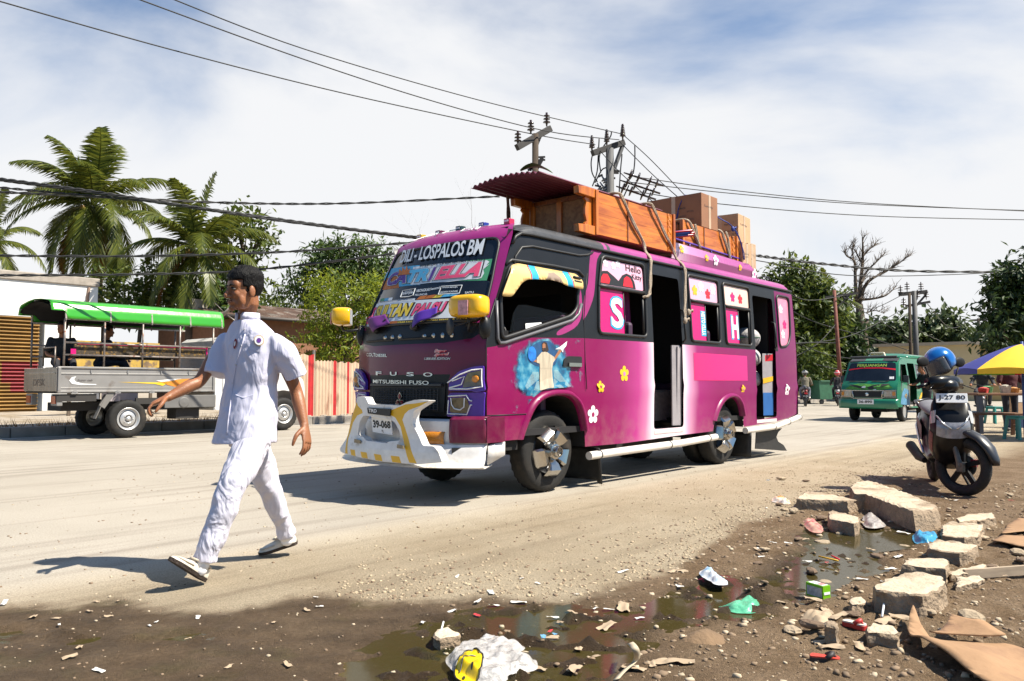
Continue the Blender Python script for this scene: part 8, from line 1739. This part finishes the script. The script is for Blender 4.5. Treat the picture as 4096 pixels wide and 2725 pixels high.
labs=['from the trees up to the red pole crossarm','drooping between the red pole and the grey pole','low between the minibus rear and the grey pole','crossing the bare trunk to the grey pole','slanting down left of the minivan','slanting from the red pole down to the grey pole base','looping low over the minivan roof','bowed between the bare trunk and the grey pole foot','running from the grey pole towards the yellow building','curving along the front of the yellow building','from the far pole down to the yellow building corner','thin and high from the grey pole towards the far pole','just above the minibus rear corner','crossing down behind the rear of the minibus']
cur=[[(1760,640,40),(1850,690,41),(1945,680,42)],[(1945,682,42),(2000,712,44),(2075,680,48)],[(1770,760,40),(1900,815,43),(2010,828,46),(2110,820,48)],[(1770,795,40),(1950,775,44),(2100,700,48)],[(1760,850,40),(1870,800,41),(1925,745,42)],[(1930,690,42),(2020,735,45),(2100,790,47)],[(1880,840,42),(2000,855,44),(2100,800,48)],[(1985,800,50),(2040,838,49),(2105,830,48)],[(2112,760,48),(2180,790,55),(2250,800,60)],[(2180,870,48),(2240,850,50),(2258,810,55)],[(2252,740,84),(2280,760,70),(2310,790,60)],[(2135,700,48),(2190,755,65),(2236,738,85)],[(1752,665,38),(1860,735,42),(2010,780,46),(2100,810,48)],[(1765,812,38),(1840,790,40),(1925,790,42)]]
for l_,c in zip(labs,cur):wire('thin street cable '+l_,c,.022,g5)
# ================================================================ foreground: broken concrete, stones, litter
def zf(x,y):return 3000+x/1.96,1800+y/1.96
def zl(x,y):return 1600+x/1.8131,2100+y/1.8131
def zr(x,y):return 2800+x/1.0394,2100+y/1.0394
conc=mat('broken_concrete',(.47,.385,.28),rough=.92,var=.16,vscale=9,bump=.5,bscale=55,col2=(.24,.175,.115),c2scale=5,c2lo=.5,c2hi=.7)
concd=mat('concrete_side',(.27,.20,.135),rough=.95,var=.3,vscale=12,bump=1.0,bscale=45)
def gz(x,y):return ground_at(x,y)[0]
def block(label,px,h,seed,zfun=zf,tilt=(0,0),name='concrete_block',flare=1.06,cat='concrete block',m_=None):
 top=[G(*zfun(*p),h)for p in px];c=sum(top,Vector())/len(top);base=Vector((c.x,c.y,min(0,gz(c.x,c.y))-.01));T_=thing(name,label,cat,base,0,'broken concrete blocks' if name=='concrete_block' else None)
 poly=subdiv([(p.x-base.x,p.y-base.y)for p in top],.028);H_=h-base.z;r=random.Random(seed);n=len(poly);mb=MB()
 rows=[]
 for v in(0,.25,.5,.75,.93,1.0):
  row=[]
  for i,(x,y)in enumerate(poly):
   k=flare-(flare-1)*v if v<.95 else.975
   w_=.020*mnoise.noise((x*30+seed,y*30,v*5))+.008*mnoise.noise((x*70,y*70+seed,v*9));l_=math.hypot(x,y)+1e-6
   row.append((x*k+x/l_*w_,y*k+y/l_*w_,H_*v+(.010*mnoise.noise((x*22,y*22,seed))if v>.5 else 0)+tilt[0]*x+tilt[1]*y))
  rows.append(row)
 vs=[p for q in rows for p in q];fs=[(j*n+i,j*n+(i+1)%n,(j+1)*n+(i+1)%n,(j+1)*n+i)for j in range(5)for i in range(n)]
 mb.add(vs,fs,1);tp=rows[-1];cc=(0,0,H_+.004)
 inner=[(x*.8,y*.8)for x,y,z in tp];m2=MB();panel(m2,lambda x,y:(x,y,H_+.004+tilt[0]*x+tilt[1]*y+.009*mnoise.noise((x*22,y*22,seed))+.006*mnoise.noise((x*60,y*60,seed))),inner,step=.02);mb.add(m2.v,m2.f,0)
 rim=[(x*.8,y*.8,H_+.004+tilt[0]*x*.8+.009*mnoise.noise((x*17.6,y*17.6,seed))+.006*mnoise.noise((x*48,y*48,seed)))for x,y,z in tp];mb.add(tp+rim,[(i,(i+1)%n,n+(i+1)%n,n+i)for i in range(n)],0)
 obj('block',mb,[m_ or conc,concd],T_,angle=50);return T_
block('long tilted concrete beam, longest of the broken blocks, near the scooter wheel',[(785,290),(830,250),(930,240),(1000,258),(1250,345),(1470,440),(1440,470),(1280,482),(1100,420),(900,345),(810,340)],.13,1)
block('broken concrete block left of the long tilted beam',[(368,382),(440,322),(560,335),(650,350),(830,392),(760,402),(600,392),(480,388)],.09,2)
block('small square concrete block in front of the two long ones',[(618,485),(645,477),(760,500),(852,530),(850,562),(815,578),(700,555),(620,540)],.07,3)
block('wide low concrete slab right of the crumpled blue bag',[(1505,600),(1560,560),(1700,565),(1830,590),(1790,680),(1680,690),(1510,668)],.05,4)
block('concrete block with a pale scrap on top just below the low slab',[(1398,745),(1460,702),(1600,712),(1780,745),(1740,790),(1640,806),(1500,790),(1410,772)],.075,5)
block('smooth square concrete block behind the biggest lump',[(1188,905),(1235,852),(1400,852),(1546,852),(1552,885),(1530,935),(1330,918)],.075,6)
block('biggest jagged concrete lump, nearest of the blocks to the photographer',[(968,1062),(1130,1000),(1230,960),(1380,955),(1500,990),(1530,1052),(1460,1100),(1350,1135),(1200,1120),(1100,1112),(990,1092)],.105,7)
block('flat broken slab lying at the right edge below the timber plank',[(1620,1000),(1800,985),(1830,1010),(1780,1040),(1620,1070)],.03,8)
block('slab fragment between the smooth block and the right edge',[(1560,960),(1700,920),(1850,900),(1830,935),(1700,975),(1580,985)],.035,9)
block('broken edge slab behind the wide low slab',[(1620,540),(1700,505),(1900,490),(1920,530),(1800,550),(1640,565)],.06,10)
block('rough clod of concrete in front of the red sandal',[(915,1395),(960,1350),(1080,1370),(1150,1410),(1150,1450),(1050,1440),(930,1430)],.05,11)
block('upright dark lump of concrete left of the red sandal',[(590,1352),(640,1338),(690,1358),(670,1385),(600,1378)],.07,12,m_=concd)
block('grey cobble left of the biggest concrete lump',[(775,1190),(810,1160),(870,1158),(908,1180),(890,1205),(800,1215)],.04,13)
block('pale lump of soaked bread like foam in the puddle left of the smiley bag',[(250,790),(290,748),(350,742),(385,770),(425,775),(440,800),(350,815),(290,830)],.03,14,zl,name='foam_lump',cat='foam lump',m_=mat('foam_pale',(.55,.45,.34),rough=.9,bump=.6,bscale=60))
mp_=[G(*zl(*q))for q in((1930,840),(2000,770),(2120,735),(2300,742),(2420,790),(2440,860),(2300,890),(2060,880))];mc=sum(mp_,Vector())/8;T_=thing('mud_mound','smooth low mound of brown mud right of the puddle','mound',(mc.x,mc.y,-.01));pl_=[(p.x-mc.x,p.y-mc.y)for p in mp_];mb=MB()
panel(mb,lambda x,y:(x,y,-.02+.06*sst(-.02,.13,pdist((x,y),pl_))+.012*fbm(x*9,y*9,2)),smooth_poly([(x*1.2,y*1.2)for x,y in pl_],3),step=.02);obj('mound',mb,mat('mound_mud',(.17,.108,.06),rough=.95,bump=.5,bscale=50,var=.2),T_,smooth=True)
stm=mat('stone_tan',(.36,.28,.19),rough=.95,var=.35,vscale=15,bump=.6,bscale=60);stm2=mat('stone_dark',(.15,.10,.065),rough=.95,var=.35,vscale=15,bump=.6,bscale=60)
def stone_mb(r,s,fl=.6):
 mb=MB();mb.ell((0,0,0),(s,s*r.uniform(.55,.9),s*fl*r.uniform(.6,1)),9,6);k=r.uniform(0,99);mb.v=[tuple(Vector(v)*(1+.45*mnoise.noise(Vector(v)*(1.1/s)+Vector((k,0,0)))))for v in mb.v];return mb
r=random.Random(21);protos=[obj('stone',stone_mb(r,.03),[stm,stm2][i%2])for i in range(6)]
for p in protos:COL.objects.unlink(p)
spots=[(340,500),(560,545),(300,520),(380,700),(560,700),(480,690),(870,570),(230,440),(270,480),(1120,720),(1200,725),(480,945),(590,1005),(1000,820),(1180,1160),(1440,1180),(330,1415),(490,1430),(1410,1310),(800,1300),(1730,1335),(1950,740),(1820,700),(1880,930),(2040,365),(1690,455),(1920,85),(1280,1310),(120,790),(60,900),(700,640),(1560,480),(2100,830),(2130,900),(250,235),(440,250)]
for i,q in enumerate(spots):
 p=G(*zf(*q));s=r.uniform(.7,1.9);o=protos[i%6].copy();link(o);o.scale=(s,s,s*.8);o.rotation_euler=(0,0,r.uniform(0,6));o.location=(p.x,p.y,gz(p.x,p.y)+.012*s)
 tag(o,'loose brown stone lying on the dirt around the broken concrete','stone','loose stones around the concrete blocks')
gravel=MB();V8=[(-1,-1,-.6),(1,-1,-.6),(1,1,-.6),(-1,1,-.6),(-.7,-.7,.7),(.7,-.8,.6),(.8,.7,.7),(-.8,.6,.6)];F6=[(0,3,2,1),(4,5,6,7),(0,1,5,4),(1,2,6,5),(2,3,7,6),(3,0,4,7)]
def scatter(n,xr,yr,smin,smax,test,mi):
 c=0;t_=0
 while c<n and t_<n*12:
  t_+=1;x=r.uniform(*xr);y=yr[0]+(yr[1]-yr[0])*r.random()**1.5
  if abs(x)>y*.75 or not test(x,y):continue
  s=smin+(smax-smin)*r.random()**3;a=r.uniform(0,6.3);ca,sa=math.cos(a),math.sin(a);sx,sy,sz=s*r.uniform(.7,1.5),s*r.uniform(.6,1.1),s*r.uniform(.35,.8);z=gz(x,y)+sz*.35
  gravel.add([(x+(v[0]*sx*r.uniform(.7,1.1))*ca-v[1]*sy*sa,y+v[0]*sx*sa+v[1]*sy*ca*r.uniform(.7,1.1),z+v[2]*sz)for v in V8],F6,mi if r.random()<.7 else(mi+1)%3);c+=1
def in_mud(x,y):return y<mud_edge(x)
def near_edge(x,y):e=mud_edge(x);return y>=e and(y-e<r.expovariate(1/.55))and x>-1.2
scatter(9000,(-.9,6.5),(2.6,11),.0025,.011,near_edge,0)
scatter(1600,(-4.5,5),(3.2,12),.003,.010,lambda x,y:not in_mud(x,y),1)
scatter(5200,(-.3,6),(2.4,8.5),.003,.016,lambda x,y:in_mud(x,y)and x>r.uniform(-.6,.8),1)
scatter(500,(-2.4,.6),(2.4,4.2),.003,.008,lambda x,y:in_mud(x,y),1)
kind(obj('gravel',gravel,[mat('gravel_sand',(.38,.30,.20),rough=.95,var=.3,vscale=20),mat('gravel_brown',(.20,.14,.09),rough=.95,var=.3,vscale=20),mat('gravel_pale',(.42,.34,.24),rough=.95,var=.3,vscale=20)],smooth=True),'stuff')
lit=[mat('litter_white',(.66,.64,.6),rough=.6),mat('litter_tan',(.36,.27,.18),rough=.8),mat('litter_red',(.5,.04,.05),rough=.5),mat('litter_blue',(.12,.3,.5),rough=.5)]
def scrap(i,L_,w_,m_):
 q=random.Random(i);mb=MB();k=q.uniform(0,50);mb.grid(lambda u,v:((u-.5)*L_+.15*L_*mnoise.noise((u*2+k,v*2,1)),(v-.5)*w_*(1+.4*mnoise.noise((u*3,k,0))),.25*w_*mnoise.noise((u*2.2+k,v*2.2,0))+.1*w_),8,5);return obj('scrap',mb,m_,smooth=True)
sp_w=[scrap(i,.05+.02*i,.02+.006*i,lit[0])for i in range(4)];sp_t=[scrap(10+i,.06+.02*i,.025+.01*i,lit[1])for i in range(4)];sp_c=[scrap(20,.05,.02,lit[2]),scrap(21,.04,.025,lit[3])]
for p in sp_w+sp_t+sp_c:COL.objects.unlink(p)
def put(protos,pts,label,group,zfun=zl,cat='litter',k=.8):
 for i,q in enumerate(pts):
  p=G(*zfun(*q));o=protos[i%len(protos)].copy();link(o);s=k*r.uniform(.6,1.25);o.scale=(s,s,s);o.rotation_euler=(r.uniform(-.15,.15),r.uniform(-.15,.15),r.uniform(0,6));o.location=(p.x,p.y,max(gz(p.x,p.y),-.015)+.006);tag(o,label,cat,group)
put(sp_w,[(415,380),(570,555),(685,568),(860,550),(165,690),(1515,598),(880,395),(1620,345),(1740,660),(1000,430),(2020,450),(660,492),(1280,505),(630,805),(1110,655),(380,610),(1420,590)],'small white scrap of paper or plastic litter on the muddy verge','white scraps of litter on the verge')
put(sp_t,[(1250,620),(1300,880),(1400,960),(1500,720),(1100,800),(1830,1000),(1880,990),(2030,985),(1330,640),(1980,345),(2050,330),(1620,590),(900,1060),(1000,1020),(1260,1040),(1700,1030),(2060,820),(1160,690)],'tan torn scrap of soaked cardboard or leaf on the mud','tan scraps on the mud')
put(sp_t,[(150,705),(420,690),(600,1260),(700,1320),(450,1300),(860,1540),(650,1550),(560,1500),(1120,1290),(1240,1300),(1180,1330),(950,770),(1280,770),(80,770),(160,850),(1700,1010),(2000,1010),(250,1190),(500,1190),(1060,1350)],'tan torn scrap of soaked cardboard or leaf on the mud','tan scraps on the mud',zf)
put(sp_w,[(180,715),(300,735),(450,865),(60,765),(1030,1020),(880,1000),(1100,920),(1170,860),(130,460),(90,860),(1600,400),(1200,640)],'small white scrap of paper or plastic litter on the muddy verge','white scraps of litter on the verge',zf)
def zll(x,y):return x/1.0362,2000+y/1.0362
put(sp_w,[(245,528),(650,500),(820,482),(20,430),(620,520),(1310,400),(1325,440),(410,705)],'small white scrap of paper or plastic litter on the muddy verge','white scraps of litter on the verge',zll,k=.5)
put(sp_t,[(400,425),(450,480),(370,462),(140,490),(490,420),(1135,508),(1270,455),(290,650),(780,565),(950,695),(1190,685),(330,605),(230,495)],'tan torn scrap of soaked cardboard or leaf on the mud','tan scraps on the mud',zll,k=.5)
put(sp_c,[(1090,755),(1040,845),(560,640),(1120,775)],'small red or blue wrapper scrap at the puddle edge','coloured wrapper scraps')
put(sp_c,[(600,870),(1660,880),(2045,400),(140,240)],'small red or blue wrapper scrap at the puddle edge','coloured wrapper scraps',zf)
def crumple(label,px,zfun,m_,h,seed,cat='plastic bag',name='plastic_bag',n=34,amp=1.0,fr=9):
 pts=[G(*zfun(*p))for p in px];c=sum(pts,Vector())/len(pts);T_=thing(name,label,cat,(c.x,c.y,max(gz(c.x,c.y),-.018)));poly=[(p.x-c.x,p.y-c.y)for p in pts];mb=MB()
 def fn(x,y):
  d=max(0,pdist((x,y),poly));k=sst(0,.035,d);v=Vector((x*fr,y*fr,seed));rg=1-abs(mnoise.noise(v*1.3))*1.3;q=abs(mnoise.noise(v*3.1));return(x+.012*amp*mnoise.noise(v*2),y+.012*amp*mnoise.noise(v*2+Vector((5,5,5))),.006+h*k*(.55+.55*rg)+.030*amp*q*k)
 panel(mb,fn,smooth_poly(poly,3),step=.011 if len(px)<30 else.02);o=obj('film',mb,m_,T_,smooth=True);return T_,c,fn
clear=mat('clear_film',(.78,.75,.73),rough=.18,alpha=.5,var=.25,vscale=30,bump=.8,bscale=30,coat=.3)
T_,c,fn=crumple('clear plastic bag with a yellow smiling face printed on it, lying in the puddle',[(335,975),(420,910),(500,890),(600,852),(700,855),(780,880),(860,875),(905,905),(860,950),(930,990),(985,990),(1000,1040),(940,1080),(800,1095),(760,1150),(560,1165),(440,1100),(350,1040)],zl,clear,.035,3,fr=8,amp=.55)
mb=MB()
def onbag(px,py,l):p=G(*zl(px,py),.03);x,y=p.x-c.x,p.y-c.y;q=fn(x,y);return(q[0],q[1],q[2]+l)
fc=[(402,1000),(450,975),(520,945),(560,942),(595,975),(598,1030),(570,1090),(520,1120),(460,1105),(410,1070)]
flat(mb,lambda x,y:onbag(x,y,.004),smooth_poly(fc,3),0,8);obj('smile_print',mb,[mat('smile_yellow',(.72,.50,.0),rough=.4)],T_,smooth=True)
mb=MB()
for q in(smooth_poly(fc,3),):mb.tube([onbag(x,y,.007)for x,y in q],.0028,5,closed=True)
mb.tube([onbag(x,y,.008)for x,y in smooth_poly([(428,1038),(455,1010),(495,992),(548,985)],4,False)],.0024,5)
for e in((465,1072),(520,1048)):flat(mb,lambda x,y:onbag(x,y,.008),circ(e,11,12),0,6)
obj('smile_lines',mb,rub,T_)
crumple('pale green plastic bag half sunk at the puddle edge',[(78,330),(140,320),(180,295),(235,300),(250,345),(200,358),(130,352)],zr,mat('green_film',(.12,.50,.30),rough=.25,alpha=.75,bump=.4,bscale=40),.022,5,amp=.7)
crumple('white and blue crumpled plastic wrapper left of the green bag',[(5,205),(40,200),(80,225),(118,258),(80,268),(40,250),(0,225)],zr,mat('white_blue_film',(.62,.64,.66),rough=.3,col2=(.25,.42,.6),c2scale=14),.018,6)
crumple('crumpled bright blue plastic bag beside the low concrete slab',[(1280,650),(1340,655),(1400,660),(1460,645),(1495,690),(1440,715),(1420,735),(1330,725),(1280,705)],zf,mat('blue_film',(.05,.30,.52),rough=.3,alpha=.9,bump=.4,bscale=40),.035,7,amp=.7)
crumple('pink and clear crumpled wrapper beside the small square block',[(410,560),(470,545),(530,570),(575,610),(560,650),(480,640),(430,600)],zf,mat('pink_film',(.55,.33,.25),rough=.3,alpha=.85,col2=(.5,.08,.1),c2scale=18),.02,8,amp=.6)
crumple('heap of greyish plastic sheeting under the long tilted beam',[(890,520),(960,500),(1040,560),(1060,600),(960,615),(890,590)],zf,mat('grey_film',(.30,.27,.25),rough=.35,var=.5,vscale=30),.025,9,amp=.7)
crumple('torn pale paper sheet on the mud below the juice carton',[(410,1260),(520,1250),(600,1270),(680,1285),(640,1340),(560,1370),(480,1330),(400,1300)],zf,lit[1],.02,10,cat='paper',name='paper_sheet')
crumple('orange and white crushed bottle wrapper left of the second block',[(175,385),(240,385),(310,400),(310,430),(250,425),(180,410)],zf,mat('orange_white',(.6,.55,.5),rough=.4,col2=(.5,.2,.03),c2scale=10),.02,11,cat='wrapper',name='wrapper')
b0=G(*zf(575,1180));b1=G(*zf(650,1165));b2=G(*zf(440,1140));JC=thing('juice_carton','green and white drinks carton lying at the puddle edge','carton',b0);ax=(b2-b0);L_=ax.length;ax.normalize();s_=(b1-b0);s_=(s_-ax*s_.dot(ax)).normalized();MJ=Matrix((ax,s_,Vector((0,0,1)))).transposed().to_4x4()
mb=MB();mb.box((L_/2,.025,.034),(L_,.05,.065),0,MJ);mb.box((L_/2,-.0012,.032),(L_*.86,.002,.045),1,MJ);mb.box((L_/2,.025,.0675),(L_*.8,.04,.002),2,MJ);mb.box((-.0012,.025,.03),(.002,.04,.012),2,MJ);mb.box((L_*.3,.025,.069),(.03,.03,.002),3,MJ);obj('carton',mb,[mat('carton_green',(.16,.42,.01),rough=.35),mat('carton_grey',(.40,.38,.40),rough=.4,var=.3,vscale=60),white,mat('carton_pink',(.6,.2,.2))],JC)
def sandal(label,px,zfun,m1,m2):
 a,b_=[G(*zfun(*p))for p in px];ax=b_-a;L_=ax.length;S_=thing('sandal',label,'sandal',((a+b_)/2)+Vector((0,0,gz(a.x,a.y))),math.atan2(ax.y,ax.x));ol=smooth_poly([(-.5,-.1),(-.42,-.2),(-.1,-.17),(.2,-.21),(.42,-.19),(.5,-.02),(.42,.17),(.2,.22),(-.1,.16),(-.42,.18)],3)
 mb=MB();mb.prism([(x*L_,y*L_)for x,y in ol],.0,.018);mb.prism([(x*L_*.96,y*L_*.93)for x,y in ol],.018,.024,1);obj('sole',mb,[m1,m2],S_);mb=MB();mb.tube([(.05*L_,-.19*L_,.02),(.2*L_,-.1*L_,.032),(.25*L_,0,.036),(.2*L_,.1*L_,.032),(.05*L_,.19*L_,.02)],.010,6);mb.tube([(.25*L_,0,.036),(.36*L_,0,.02)],.005,6);obj('strap',mb,m1,S_,smooth=True)
sandal('red sandal with a white footbed lying beside the rough clod',[(735,1375),(915,1420)],zf,mat('sandal_red',(.45,.03,.025),rough=.5),mat('sandal_white',(.62,.55,.48),rough=.6))
sandal('flat red and black shoe sole in the lower right mud',[(455,555),(585,570)],zr,mat('sole_black',(.03,.025,.025),rough=.6),mat('sole_red',(.5,.05,.03),rough=.5))
T_=thing('strap','pale cloth strap curling out of the puddle','strap',G(*zl(1700,980)));o_=T_.location;P=[G(*zl(*q),z)-o_ for q,z in(((1670,862),.06),((1690,880),.085),((1715,920),.07),((1718,970),.03),((1690,1010),.012),((1640,1050),.012),((1600,1090),.012),((1570,1125),.012))];S_=smooth_poly([tuple(p)for p in P],5,False);mb=MB()
mb.add([(x-.012,y-.004,z)for x,y,z in S_]+[(x+.012,y+.006,z+.004)for x,y,z in S_],[(i,i+1,len(S_)+i+1,len(S_)+i)for i in range(len(S_)-1)]);obj('band',mb,mat('strap_cloth',(.42,.35,.25),rough=.8),T_,smooth=True,solid=.004)
CDB=thing('flattened_cardboard','large torn sheet of brown cardboard in the lower right corner','cardboard',G(3800,2620));o_=Vector(CDB.location);cm=mat('wet_cardboard',(.30,.175,.09),rough=.85,var=.15,vscale=5,bump=.2,bscale=30,col2=(.20,.11,.06),c2scale=5,c2lo=.55,c2hi=.7)
def sheet(pts,h0,nm,amp=.04,lift=None):
 poly=[(p.x-o_.x,p.y-o_.y)for p in[G(*zr(*q))for q in pts]];mb=MB();panel(mb,lambda x,y:(x,y,h0+amp*mnoise.noise((x*3.2,y*3.2,2))+.5*amp*max(0,mnoise.noise((x*7,y*7,5)))+(lift(x,y)if lift else 0)),poly,step=.03);obj(nm,mb,cm,CDB,smooth=True,solid=.006)
sheet([(865,475),(872,430),(888,405),(920,450),(965,500),(1010,515),(1090,510),(1180,535),(1270,545),(1347,558),(1500,600),(1500,760),(1200,720),(1090,650),(1000,590),(930,545),(880,505)],.045,'sheet',.05)
sheet([(955,505),(1000,490),(1030,465),(1045,433),(1110,462),(1190,495),(1275,542),(1180,535),(1080,520),(1010,515)],.075,'flap',.05)
pl=[(1850,1005),(2148,980),(2148,1000),(1840,1022)];PK=thing('timber_plank','thin weathered plank lying on the dirt at the right edge','plank',G(*zf(2000,1000)));o_=Vector(PK.location);a=G(*zf(1680,1020))-o_;b_=G(*zf(2250,985))-o_;mb=MB();mb.bar((a.x,a.y,.03),(b_.x,b_.y,.035),.02,.05);obj('board',mb,mat('plank_grey',(.36,.28,.20),rough=.9,var=.25,stretch=(.5,6,6)),PK)
for i,q in enumerate(([(2020,600),(2148,555),(2300,560),(2300,680),(2148,660),(1970,680)],[(1890,740),(1990,690),(2148,690),(2300,720),(2300,800),(2100,780)])):
 pts=[G(*zf(*p))for p in q];c=sum(pts,Vector())/len(pts);T_=thing('flattened_cardboard',['flattened cardboard piece at the right edge beyond the low slab','flattened cardboard piece at the right edge nearest the low slab'][i],'cardboard',c);mb=MB();panel(mb,lambda x,y:(x,y,.02+.02*mnoise.noise((x*4,y*4,i))),[(p.x-c.x,p.y-c.y)for p in pts],step=.05);obj('sheet',mb,cm,T_,smooth=True,solid=.005)
for i,(q,lab)in enumerate((((1060,1265,1035,1330),'white straw stuck in the mud in front of the biggest lump'),((540,850,690,885),'yellow drinking straw floating on the right puddle'),((640,845,700,875),'red and white drinking straw on the right puddle'))):
 a,b_=G(*zf(*q[:2])),G(*zf(*q[2:]));T_=thing('drinking_straw',lab,'straw',a);d=b_-a;mb=MB();mb.tube([(0,0,.012+(.05 if i==0 else 0)),(d.x,d.y,.012)],.005,8);obj('tube',mb,[white,yel,red][i],T_,smooth=True)
a,b_=G(*zl(315,790)),G(*zl(275,865));T_=thing('lollipop_stick','white lollipop stick leaning on the foam lump','stick',b_);d=a-b_;mb=MB();mb.tube([(0,0,.005),(d.x,d.y,.05)],.004,7);obj('stick',mb,white,T_,smooth=True)
